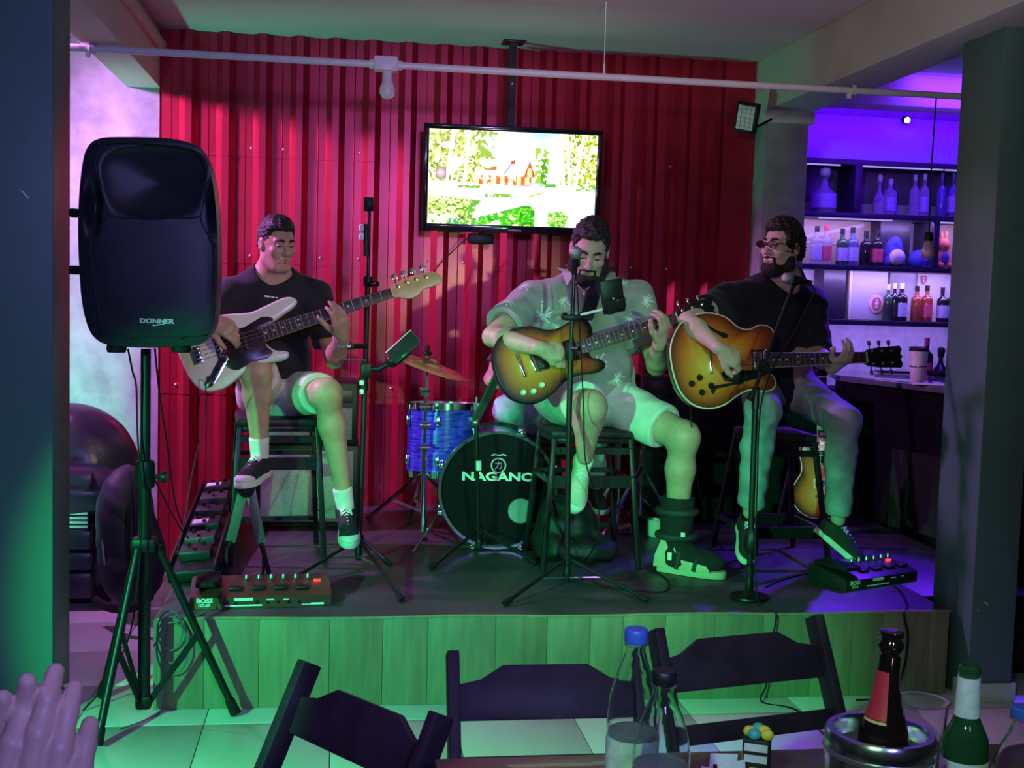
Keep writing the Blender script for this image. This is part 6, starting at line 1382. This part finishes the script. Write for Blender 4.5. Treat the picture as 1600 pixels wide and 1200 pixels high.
def bottle(label, px, zb, h, r, kind, glass, cap, lab=None, Y=7.84, lz=(.12, .48), group=None, text=None, sq=1.0):
    c = P(px, 400, Y); t = thing('bottle', label, 'bottle', (c.x, Y, zb), group); M4 = T(c.x, Y, zb) @ Matrix.Diagonal((1, sq, 1, 1))
    MB(M4).lathe([(0.0, 0)]+[(q*r, z*h) for z, q, _ in PRO[kind]], 20).build('glass_body', glass, t, 50)
    zt = PRO[kind][-1][0]*h; rt = PRO[kind][-1][1]*r
    if kind == 'decanter': MB(M4).lathe([(rt*.8, zt), (rt*1.0, zt+.01), (rt*1.15, zt+.03), (rt*.9, zt+.05), (.002, zt+.058)], 16).build('stopper', cap, t)
    else: MB(M4).lathe([(rt*1.08, zt-h*.08), (rt*1.1, zt), (rt*1.08, zt+h*.07), (.002, zt+h*.072)], 16).build('cap', cap, t)
    if lab: MB(M4).lathe([(r*1.012, lz[0]*h), (r*1.012, lz[1]*h)], 20).build('label_wrap', lab, t)
    return t
G = 'bottles on the bar shelves'
for a in (
 ('clear gift decanter wrapped in cellophane on the top shelf by the pillar', 1283, zB, .27, .085, 'decanter', g_clear, c_wht, l_lil),
 ('clear short decanter, left of the close pair on the top shelf', 1369, zB, .24, .040, 'decanter', g_clear, c_wht, None),
 ('clear labelled decanter, right of the close pair on the top shelf', 1386, zB, .25, .045, 'whisky', g_clear, c_wht, l_lil),
 ('slim clear bottle, left of the second pair on the top shelf', 1424, zB, .28, .035, 'tall', g_clear, c_wht, None),
 ('slim clear bottle with band, right of the second pair on the top shelf', 1439, zB, .29, .036, 'tall', g_clear, c_wht, l_lil),
 ('tall blue bottle on the top shelf beside the hanging cord', 1466, zB, .30, .036, 'tall', g_blue, g_blue, None),
 ('tallest blue bottle on the top shelf near the right column', 1484, zB, .31, .040, 'tall', g_blue, g_blue, l_lil),
 ('clear bottle with black cap and purple print, leftmost on the middle shelf', 1275, zC_, .26, .040, 'whisky', g_clear, c_blk, l_lil),
 ('clear bottle with red cap on the middle shelf', 1290, zC_, .27, .040, 'whisky', g_clear, c_red, l_red),
 ('green-tinted gin bottle with black cap on the middle shelf', 1315, zC_, .25, .040, 'whisky', g_green, c_blk, l_lil),
 ('blue-labelled square bottle with black cap on the middle shelf', 1331, zC_, .26, .042, 'whisky', g_blue, c_blk, l_lil),
 ('plain black bottle on the middle shelf', 1352, zC_, .24, .040, 'whisky', g_dark, c_blk, None),
 ('black bottle with pink band label on the middle shelf', 1369, zC_, .25, .045, 'whisky', g_dark, c_blk, l_red),
 ('dark bottle behind the orange toy rabbit at the end of the middle shelf', 1495, zC_, .24, .034, 'std', g_dark, c_blk, l_lil),
 ('dark whisky bottle with green glint, first in the lowest row', 1391, zD, .25, .032, 'whisky', g_green, c_wht, l_blk),
 ('dark whisky bottle squeezed second in the lowest row', 1401, zD, .26, .030, 'whisky', g_dark, c_wht, l_blk),
 ('dark whisky bottle with blue label third in the lowest row', 1412, zD, .26, .042, 'whisky', g_dark, c_wht, l_lil),
 ('amber whisky bottle with dark cap before the white panel', 1436, zD, .245, .038, 'whisky', g_amber, c_blk, None),
 ('amber whisky bottle with red label before the white panel', 1452, zD, .25, .040, 'whisky', g_amber, c_blk, l_red),
 ('black bottle with tall blue label in the lowest row', 1476, zD, .24, .036, 'whisky', g_dark, c_blk, l_lil),
 ('black bottle with pale label beside the right column', 1491, zD, .24, .036, 'whisky', g_dark, c_blk, l_lil)):
    bottle(*a, group=G)
# toys and glass on the middle shelf
def sdf_obj(name, S, m, par, v=.006): return link_mesh(name, S.mesh(v), m, par, smooth=180)
c = P(1396, 415, 7.84); c.z = zC_; ty = thing('plush_toy', 'blue plush toy holding a white football on the middle shelf', 'toy', c); S = SDF(); S.ell(c+Vector((0, .02, .09)), (.075, .06, .09), k=.02); S.ell(c+Vector((.01, .02, .16)), (.05, .05, .05), k=.02); S.ell(c+Vector((-.05, 0, .03)), (.03, .04, .03)); S.ell(c+Vector((.05, 0, .03)), (.03, .04, .03)); S.noise = (.003, 60); sdf_obj('plush_body', S, mat('plush_blue', (.06, .06, .42), .9), ty); MB().ball(c+Vector((0, -.05, .065)), .055, 16).build('football', mat('football_white', (.75, .78, .65), .5, var=.4, scale=22), ty, 180)
c = P(1438, 418, 7.84); c.z = zC_; cp_ = thing('blue_cap', 'blue cap lying on the middle shelf beside the plush toy', 'cap', c); S = SDF(); S.ell(c+Vector((0, .02, .05)), (.085, .075, .075)); S.half(c+Vector((0, 0, .004)), (0, 0, -1)); sdf_obj('crown', S, mat('cap_blue', (.05, .06, .35), .8), cp_); MB(T(c.x+.05, c.y-.06, zC_+.006)).prism([tuple(p)[:2] for p in spline([(-.05, .05, 0), (.05, .06, 0), (.06, -.02, 0), (0, -.05, 0), (-.05, -.02, 0)], True, 3)], 0, .006).build('brim', MATS['cap_blue'], cp_)
c = P(1474, 420, 7.80); c.z = zC_; rb_ = thing('toy_rabbit', 'orange plush rabbit sitting on the middle shelf near the right column', 'toy', c); S = SDF(); S.ell(c+Vector((0, .02, .07)), (.05, .04, .065), k=.02); S.ell(c+Vector((0, .01, .16)), (.042, .04, .045), k=.015); S.ell(c+Vector((.02, .02, .215)), (.013, .012, .045), k=.01); S.ell(c+Vector((-.015, .02, .21)), (.013, .012, .045), k=.01); S.ell(c+Vector((-.04, -.03, .02)), (.024, .04, .022), k=.01); S.ell(c+Vector((.04, -.03, .02)), (.024, .04, .022), k=.01); sdf_obj('plush_body', S, mat('plush_orange', (.75, .22, .13), .9), rb_, .005); MB().ball(c+Vector((0, -.018, .07)), (.03, .012, .042), 12).build('belly', MATS['plush_blue'], rb_, 180); MB().ball(c+Vector((-.01, -.03, .155)), (.008, .006, .006), 8).build('nose', c_red, rb_, 180)
# things on the counter
c = PZ(1433, 597, 1.15); tb_ = thing('tumbler', 'white insulated tumbler with black lid on the bar counter', 'tumbler', c); MB(T(*c)).lathe([(.034, 0), (.037, .005), (.043, .085), (.048, .09), (.051, .175)], 24).build('body', mat('tumbler_white', (.66, .66, .64), .4), tb_); MB(T(*c)).lathe([(.052, .172), (.053, .19), (.046, .197), (.002, .199)], 24).build('lid', c_blk, tb_); MB(T(*c)).lathe([(.0475, .084), (.049, .086), (.049, .092), (.0475, .094)], 24).build('ring', m_chrome, tb_)
c = PZ(1442, 601, 1.15); tag(MB(T(c.x+.01, c.y-.04, 1.151) @ RZ(-20)).box((0, 0, .005), (.17, .10, .008), .003).build('napkin_stack', mat('paper_white', (.8, .78, .74), .8)), 'small stack of white napkins before the tumbler', 'napkins')
c = PZ(1395, 583, 1.15); tag(MB(T(*c) @ RZ(-8)).box((0, 0, .009), (.20, .14, .014), .004).build('tablet_computer', mat('tablet_black', (.015, .015, .018), .15)), 'dark tablet lying flat on the bar counter', 'tablet')
tag(MB(T(*PZ(1468, 588, 1.15))).box((0, 0, .02), (.13, .09, .036), .012).build('black_pouch', m_rubber), 'small black pouch on the counter right of the tumbler', 'pouch')
z2 = 1.04
bottle('dark bottle with pink label on the back counter beside the tumbler', 1456, z2, .32, .045, 'whisky', g_dark, c_red, l_red, Y=7.6); bottle('small round dark flask on the back counter near the column', 1479, z2, .22, .055, 'decanter', g_dark, c_blk, None, Y=7.6)
for i, (px_, lab_) in enumerate(((1372, 'clear shot glass on the back counter, left of three'), (1388, 'clear shot glass on the back counter, middle of three'), (1404, 'clear shot glass on the back counter, right of three'))):
    c = P(px_, 500, 7.55); gl = thing('shot_glass', lab_, 'glass', (c.x, 7.55, z2), 'glasses on the back counter'); MB(T(c.x, 7.55, z2)).lathe([(.022, 0), (.024, .01), (.03, .09), (.027, .09), (.022, .015), (.002, .012)], 16).build('glass_wall', g_clear, gl)
# downlight in the bar ceiling
c = P(1416, 186, 7.78); dl = thing('spotlight', 'small bright spotlight on the violet panel above the bar shelves', 'spotlight', c); Md_ = T(c.x, 7.80, c.z) @ RX(105)
MB(Md_).lathe([(.020, -.005), (.026, .0), (.028, .035), (.024, .038)], 20).build('lamp_can', m_blk, dl); MB(Md_).lathe([(.022, .034), (.018, .042), (.002, .045)], 18).build('lens', mat('spotlight_lens', (.9, .9, .9), .4, emit=(1, .92, 1), estr=12), dl)

# ================================================================== FOREGROUND
m_tbl = mat('table_wood', (.12, .085, .06), .32, var=.3, scale=10, stretch=(1, 10, 10), coat=.2)
ZT = .78; yt1 = 1.985
tb_ = thing('dining_table', 'dark wooden plank table in the foreground with bottles on it', 'table', (.75, 1.4, 0))
for k in range(6): MB().bx(.17+.0*k, 1.85, yt1-.13*(k+1)+.002, yt1-.13*k-.002, ZT-.025, ZT, .003).build('plank', m_tbl, tb_)
MB().bx(.24, 1.78, 1.28, 1.92, ZT-.09, ZT-.026).build('apron', m_tbl, tb_)
for x in (.27, 1.75):
    for y in (1.31, 1.89): MB().bx(x-.03, x+.03, y-.03, y+.03, 0, ZT-.026, .004).build('leg', m_tbl, tb_)
m_chw = mat('chair_wood_dark', (.032, .025, .030), .5, var=.3, scale=12, spec=.35)
def fold_chair(label, loc, rot, first=None, w=.40, h=.80):
    """local: front is -y, back posts at +y"""
    t = thing('folding_chair', label, 'chair', (0, 0, 0), 'dark wooden folding chairs'); hw = w/2
    for s in (-1, 1):
        MB().beam((s*hw, .20, h), (s*hw, -.21, .0), .026, .050, up=(0, 1, 0), bev=.004).build('back_post', m_chw, t)
        MB().beam((s*(hw-.03), -.16, .44), (s*(hw-.03), .24, .0), .024, .045, up=(0, 1, 0), bev=.004).build('cross_leg', m_chw, t)
    cr = [(-hw+.01, 0), (-hw+.01, .075), (-hw+.06, .085), (-hw+.11, .115), (hw-.11, .115), (hw-.06, .085), (hw-.01, .075), (hw-.01, 0)]
    Mr = Matrix.Translation((0, .15, h-.135)) @ RX(90-24); MB(Mr).prism(cr, -.011, .011, None, .003).build('crest_rail', m_chw, t)
    MB(Matrix.Translation((0, .105, h-.22)) @ RX(66)).box((0, 0, 0), (w-.02, .045, .018), .003).build('back_slat', m_chw, t)
    for k in range(6): MB().box((0, -.17+k*.062, .45), (w-.07, .048, .018), .003).build('seat_slat', m_chw, t)
    for s in (-1, 1): MB().box((s*(hw-.055), -.02, .432), (.025, .36, .02), .002).build('seat_rail', m_chw, t)
    for y, z in ((.13, .12), (-.13, .10)): MB().tube([(-hw+.02, y, z), (hw-.02, y, z)], .010, 8).build('stretcher', m_chw, t)
    t.location = loc; t.rotation_euler = (0, 0, math.radians(rot)); ORG[t.name] = Vector(loc); return t
def place_chair(label, a, b, front=-1, h=.80):
    """a, b: tops of left and right back posts"""
    a, b = Vector(a), Vector(b); d = b-a; w_ = Vector((d.x, d.y, 0)).length; rot = math.degrees(math.atan2(d.y, d.x)); m_ = (a+b)/2
    back = Vector((-d.y, d.x, 0)).normalized(); loc = Vector((m_.x, m_.y, 0))-back*.20
    return fold_chair(label, (loc.x, loc.y, 0), rot, w=w_, h=h)
place_chair('dark folding chair at the far side of the table, middle of three', P(706, 1050, 2.52), P(992, 1040, 2.52), h=.80)
place_chair('dark folding chair behind the ice bucket, nearest the right column', P(1022, 1030, 2.62), P(1270, 1004, 2.72), h=.815)
place_chair('dark folding chair turned sideways left of the table, violet-lit', P(484, 1042, 2.46), P(690, 1130, 2.14), h=.80)

def shell(mb, prof, th=.0012, n=32): mb.lathe(prof+[(max(r-th, .0006), z) for r, z in prof[::-1]], n)
m_pet = mat('clear_plastic', (.93, .95, .97), .04, trans=1.0, ior=1.25, var=.01); m_wat = mat('water', (.70, .92, .82), .04, trans=.72, ior=1.33, var=.01)  # green tint of the water stands in for green light inside it
l_gw = mat('water_label', (.62, .80, .66), .45, var=.25, scale=50); l_dk = mat('dark_label', (.02, .022, .02), .4)
def pet(label, px, Y, h, r, cap_m, lab, fill, strip=None, text=None):
    c = P(px, 1100, Y); t = thing('water_bottle', label, 'bottle', (c.x, Y, ZT), 'plastic bottles on the table'); M4 = T(c.x, Y, ZT)
    pf = [(r*.9, .001), (r, .012), (r, h*.16), (r*.95, h*.18), (r, h*.20), (r, h*.40), (r*.97, h*.42), (r, h*.44), (r, h*.60), (r*.92, h*.68), (r*.72, h*.77), (r*.5, h*.84), (.0145, h*.89), (.0145, h*.92), (.0175, h*.925), (.0175, h*.93), (.0135, h*.935), (.0135, h*.985)]
    mb = MB(M4); shell(mb, pf); mb.build('bottle_wall', m_pet, t, 60)
    MB(M4).lathe([(r*.88, .004), (r-.003, .014), (r-.003, h*fill), (.001, h*fill)], 28).build('liquid', m_wat, t, 50)
    MB(M4).lathe([(.0165, h*.935), (.0172, h*.94), (.0172, h*.992), (.0155, h), (.001, h)], 24).build('cap', cap_m, t)
    MB(M4).lathe([(r*1.012, h*.22), (r*1.012, h*.50)], 32).build('label_wrap', lab, t)
    if text:
        for k, s_ in enumerate(text): MB().text(s_, .018, frame((1, -.15, 0), y=(0, 0, 1), loc=(c.x-.006, Y-r*1.02-.0005, ZT+h*(.46-.08*k))), .0003).build('label_print', strip, t, 0)
    return t
pet('clear water bottle with blue cap and white label on the table', 990, 1.66, .315, .0385, mat('cap_blue_plastic', (.05, .12, .55), .35), l_gw, .52)
pet('clear bottle with black cap and black label on the table', 1036, 1.56, .285, .040, c_blk, l_dk, .54)
pet('clear plastic bottle cut by the right edge on the table', 1600, 1.50, .245, .037, mat('cap_blue_plastic', (.05, .12, .55)), l_gw, .52)
# ice bucket with beer bottle
c = P(1376, 1130, 1.52); bk = thing('bottle_cooler', 'round brushed steel bottle cooler on the table', 'bottle cooler', (c.x, c.y, ZT)); zr = P(1376, 1140, 1.52).z-ZT; M4 = T(c.x, c.y, ZT)
m_ste = mat('cooler_steel', (.62, .63, .66), .22, metal=1.0, var=.08, scale=8, stretch=(8, 8, .6))
MB(M4).lathe([(.066, 0), (.070, .004), (.074, zr-.02), (.075, zr-.006), (.0715, zr), (.064, zr), (.0605, zr-.008), (.058, .02), (.002, .018)], 48).build('steel_wall', m_ste, bk, 50)
MB(M4).lathe([(.0755, zr-.030), (.0765, zr-.027), (.0755, zr-.024)], 48).build('rim_groove', m_steel, bk)
bb_ = thing('beer_bottle', 'dark brown beer bottle with red neck label standing in the steel cooler', 'bottle', (c.x, c.y, ZT+.02)); zt_ = P(1394, 985, 1.52).z
d_ = Vector((P(1394, 985, 1.52).x-c.x, 0, zt_-ZT-.02)); L_ = d_.length; Mb_ = frame(Vector((0, 1, 0)), z=d_, loc=(c.x, c.y, ZT+.02)) 
g_brn = mat('glass_brown', (.010, .006, .005), .07, coat=.5)
MB(Mb_).lathe([(.034, 0), (.036, .006), (.036, L_-.165), (.033, L_-.14), (.024, L_-.11), (.0165, L_-.075), (.0142, L_-.035), (.0142, L_-.030), (.0172, L_-.028), (.0175, L_-.018), (.0145, L_-.014), (.014, L_-.004)], 32).build('glass_body', g_brn, bb_, 60)
MB(Mb_).lathe([(.0155, L_-.010), (.0168, L_-.008), (.0165, L_-.001), (.011, L_), (.001, L_)], 21).build('lip', g_brn, bb_)
lb_ = [(.0272, L_-.12), (.0215, L_-.098), (.0175, L_-.07), (.0160, L_-.055)]; vs = []; fs = []
for r_, z__ in lb_:
    for k in range(9): a_ = math.radians(78+k*10); vs.append((r_*1.03*math.cos(a_), r_*1.03*math.sin(a_), z__))
for i in range(3):
    for k in range(8): fs.append((i*9+k, i*9+k+1, (i+1)*9+k+1, (i+1)*9+k))
Ml = Mb_ @ RZ(0)
MB(Ml).add(vs, fs).build('neck_label', mat('neck_label_red', (.55, .03, .05), .4, var=.1), bb_)
vs = [(.0285*math.cos(math.radians(78+k*10)), .0285*math.sin(math.radians(78+k*10)), L_-.122+dz) for dz in (-.006, 0.001) for k in range(9)]
MB(Ml).add(vs, [(k, k+1, 10+k, 9+k) for k in range(8)]).build('label_edge', mat('label_gold', (.8, .6, .25), .4), bb_)
# plastic cup, green bottle
c = P(1440, 1100, 1.70); cu_ = thing('plastic_cup', 'empty clear plastic cup behind the steel cooler', 'cup', (c.x, c.y, ZT)); hc = P(1440, 1092, 1.70).z-ZT; mb = MB(T(c.x, c.y, ZT)); shell(mb, [(.028, .001), (.030, .004), (.040, hc-.004), (.0425, hc-.002), (.042, hc)], .0012); mb.build('cup_wall', m_pet, cu_, 60)
c = P(1512, 1100, 1.58); gb2 = thing('green_bottle', 'green glass long-neck bottle with torn white neck label on the table', 'bottle', (c.x, c.y, ZT)); h_ = P(1514, 1040, 1.58).z-ZT; M4 = T(c.x, c.y, ZT); g_gr = mat('glass_green_clear', (.10, .34, .14), .04, trans=.85, ior=1.3, var=.05)
mb = MB(M4); shell(mb, [(.031, .001), (.0335, .008), (.0335, h_-.125), (.031, h_-.105), (.022, h_-.085), (.0165, h_-.072), (.0145, h_-.02), (.0145, h_-.014), (.0160, h_-.012), (.0160, h_-.003), (.0140, h_)], .002); mb.build('glass_wall', g_gr, gb2, 60)
MB(M4).lathe([(.0182, h_-.073), (.0168, h_-.045), (.0158, h_-.016)], 28).build('neck_label', l_wht, gb2); MB(M4).lathe([(.0342, .05), (.0342, h_-.135)], 32).build('label_wrap', l_wht, gb2); MB(M4).lathe([(.029, .004), (.031, .01), (.031, h_-.115), (.001, h_-.115)], 24).build('liquid', mat('beer_green', (.12, .30, .10), .05, trans=.8), gb2)
# sachet holder and candy box
c = P(1183, 1165, 1.78); sz_ = P(1183, 1150, 1.78).z
cb = thing('sweets_box', 'small black and yellow printed box of sweets on the table', 'box', (c.x, c.y, ZT)); MB(T(c.x, c.y, ZT) @ RZ(-25)).box((0, 0, (sz_-ZT)/2), (.042, .042, sz_-ZT), .002).build('box_body', mat('box_black', (.02, .02, .018), .4), cb)
Mx = T(c.x, c.y, ZT) @ RZ(-25); hz = sz_-ZT
for k, (x, z, w_, h2, m_) in enumerate(((-.0, hz-.012, .036, .012, l_wht), (-.0, hz-.030, .036, .012, l_wht), (0, hz-.055, .018, .022, mat('print_yellow', (.8, .7, .05), .5)))): MB(Mx).box((x, -.0215, z), (w_, .001, h2)).build('front_print', m_, cb); MB(Mx).box((-.0215, x, z), (.001, w_*.9, h2)).build('side_print', (l_wht, MATS['print_yellow'], l_wht)[k], cb)
for k, (dx, dy, m_) in enumerate(((-.012, -.005, 'print_yellow'), (.010, .004, 'print_yellow'), (.0, .014, 'sweet_teal'), (-.004, -.016, 'sweet_teal'), (.016, -.012, 'print_yellow'))): MB(Mx).ball((dx, dy, hz+.008), (.011, .010, .009), 10).build('sweet', MATS.get(m_) or mat('sweet_teal', (.05, .45, .40), .4), cb, 180)
c = P(1135, 1185, 1.75); sc_ = thing('sachet_holder', 'steel holder with white sauce sachets on the table', 'holder', (c.x, c.y, ZT)); hz = P(1135, 1195, 1.75).z-ZT
MB(T(c.x, c.y, ZT)).box((0, 0, hz*.3), (.085, .05, hz*.6), .004).build('holder_body', m_ste, sc_)
for k, (dx, rt, dz) in enumerate(((-.028, 14, .0), (.012, -8, .004), (.0, 3, .012))):
    Ms = T(c.x+dx, c.y-.012+k*.014, ZT+hz*.62+dz) @ RY(rt); sa = MB(Ms).box((0, 0, 0), (.045, .003, hz*.75), .001).build('sachet', l_wht, sc_); MB(Ms).box((0.0, -.002, -.008), (.033, .001, hz*.5)).build('sachet_print', mat('print_dark_red', (.12, .02, .02), .5), sa)

# clapping hands of a spectator in the lower left corner
S = SDF(); u_ = Vector((0.04, .02, 1)).normalized()
tips_, mids_ = hand(S, P(30, 1418, .95), Vector((.16, .03, 1)), (0.05, -1, 0), -1, [(14, 22, 14), (12, 20, 14), (12, 20, 14), (14, 20, 14)], thumb=(30, 5), sc=1.0, spread=2)
hand(S, P(18, 1398, .995), Vector((.14, -.02, 1)), (-0.05, 1, 0), 1, [(5, 8, 6), (4, 8, 6), (5, 8, 6), (8, 8, 6)], thumb=(30, 5), sc=1.0, spread=2)
for px_, Y_ in ((30, .95), (18, .995)): a_ = P(px_, 1410, Y_); S.cone(a_, a_+Vector((-.05, -.02, -.22)), .028, .042, k=.02)
sp = tag(link_mesh('person', S.mesh(.0028, 'hands'), mat('skin_spectator', (.62, .42, .33), .45, var=.08, sss=.1), None, smooth=180), 'raised clapping hands of a spectator in the lower left corner', 'person')
rp_, rv_ = mids_[2]; MB(frame(rv_.orthogonal(), z=rv_, loc=rp_)).tube([(.0125*math.cos(t*math.pi/10), .0125*math.sin(t*math.pi/10), 0) for t in range(20)], .0020, 8, closed=True).build('ring', m_chrome, sp)

# ================================================================== CABLES
def cable(label, pts, r=.0035, m=m_rubber, k=6): return tag(MB().tube(spline(pts, False, k), r, 6).build('cable', m), label, 'cable')
cable('black cable hanging from the loudspeaker left of its pole', [P(200, 545, 4.25), P(207, 580, 4.26), P(213, 605, 4.28), P(215, 680, 4.29), P(222, 780, 4.27), P(216, 900, 4.25), P(200, 1000, 4.3), P(160, 1075, 4.45), PZ(130, 1110, .004)])
cable('black cable running from the loudspeaker down to the pedalboard', [P(242, 545, 4.28), P(250, 620, 4.5), P(262, 700, 4.9), P(275, 790, 5.2), PZ(300, 855, ZS+.03)])
cable('thin instrument cable hanging from the white bass', [P(333, 602, 5.0), P(325, 588, 4.98), P(322, 600, 4.98), P(318, 660, 5.05), P(300, 740, 5.1), P(285, 830, 5.1), PZ(268, 890, ZS+.02)], .003, mat('cable_plum', (.10, .03, .05), .5))
cable('black cable trailing from the hub of the stand to the backpack', [P(240, 745, 4.36), P(262, 790, 4.8), P(285, 830, 5.1), PZ(305, 850, ZS+.06)])
cable('grey cable looping from the multi-effects unit over the deck', [PZ(330, 945, ZS+.02)+Vector((0, -.02, 0)), PZ(318, 958, ZS+.005), PZ(300, 966, ZS+.004), Vector((-.60, YS-.012, ZS+.004)), Vector((-.625, YS-.018, .20)), Vector((-.62, YS-.016, .08)), Vector((-.64, YS-.05, .004)), Vector((-.75, YS-.2, .004))], .0032, mat('cable_grey', (.12, .12, .12), .5))
for k_, lab_ in enumerate(('upper grey cable coil hanging at the left stage corner', 'middle grey cable coil hanging at the left stage corner', 'lower grey cable coil hanging at the left stage corner')):
    c = P(266+k_*2, 985+k_*14, YS-.02-.006*k_); r1, r2 = .045+.006*k_, .075+.012*k_
    tag(MB().tube([c+Vector((r1*math.cos(t*math.pi/12), -.004+.002*math.sin(t), r2*math.sin(t*math.pi/12))) for t in range(24)], .0034, 6, closed=True).build('cable_coil', MATS['cable_grey']), lab_, 'cable')
cable('black microphone cable looping from the singer stand across the deck', [P(899, 405, 4.95), P(903, 470, 4.92), P(908, 560, 4.93), P(912, 640, 4.88), P(915, 720, 4.86), P(935, 790, 4.98), P(930, 850, 5.0), PZ(905, 885, ZS+.004), PZ(880, 905, ZS+.004), PZ(960, 918, ZS+.004), PZ(1035, 925, ZS+.004), PZ(1042, 905, ZS+.004), PZ(1010, 888, ZS+.004)], .003)
cable('black microphone cable down the boom stand of the right guitarist', [P(1266, 443, 4.87), P(1272, 455, 4.87), P(1262, 480, 4.84), P(1235, 530, 4.78), P(1208, 575, 4.70), P(1188, 640, 4.66), P(1183, 760, 4.655), P(1180, 880, 4.65), PZ(1186, 945, ZS+.004), PZ(1202, 953, ZS+.004), Vector((1.72, YS-.014, ZS-.01)), Vector((1.70, YS-.02, .2)), Vector((1.69, YS-.02, .06)), Vector((1.66, YS-.06, .004)), PZ(1245, 1110, .004), PZ(1300, 1160, .004)], .0035)
cable('black instrument cable from the right effects unit over the stage edge', [PZ(1395, 915, ZS+.02), PZ(1408, 925, ZS+.004), PZ(1418, 945, ZS+.004), Vector((2.255, YS-.014, ZS-.01)), Vector((2.275, YS-.02, .24)), Vector((2.26, YS-.02, .1)), Vector((2.20, YS-.03, .004)), Vector((2.05, YS-.06, .004))], .005)
cable('black cable lying on the deck between boot and right effects unit', [PZ(1195, 918, ZS+.004), PZ(1225, 905, ZS+.004), PZ(1262, 897, ZS+.004), PZ(1290, 900, ZS+.004)], .003)
cable('thin cable hanging from the semi-hollow guitar', [P(1075, 595, 4.96), P(1078, 625, 4.95), P(1084, 700, 5.1), P(1100, 800, 5.3), PZ(1130, 860, ZS+.004)], .0028)
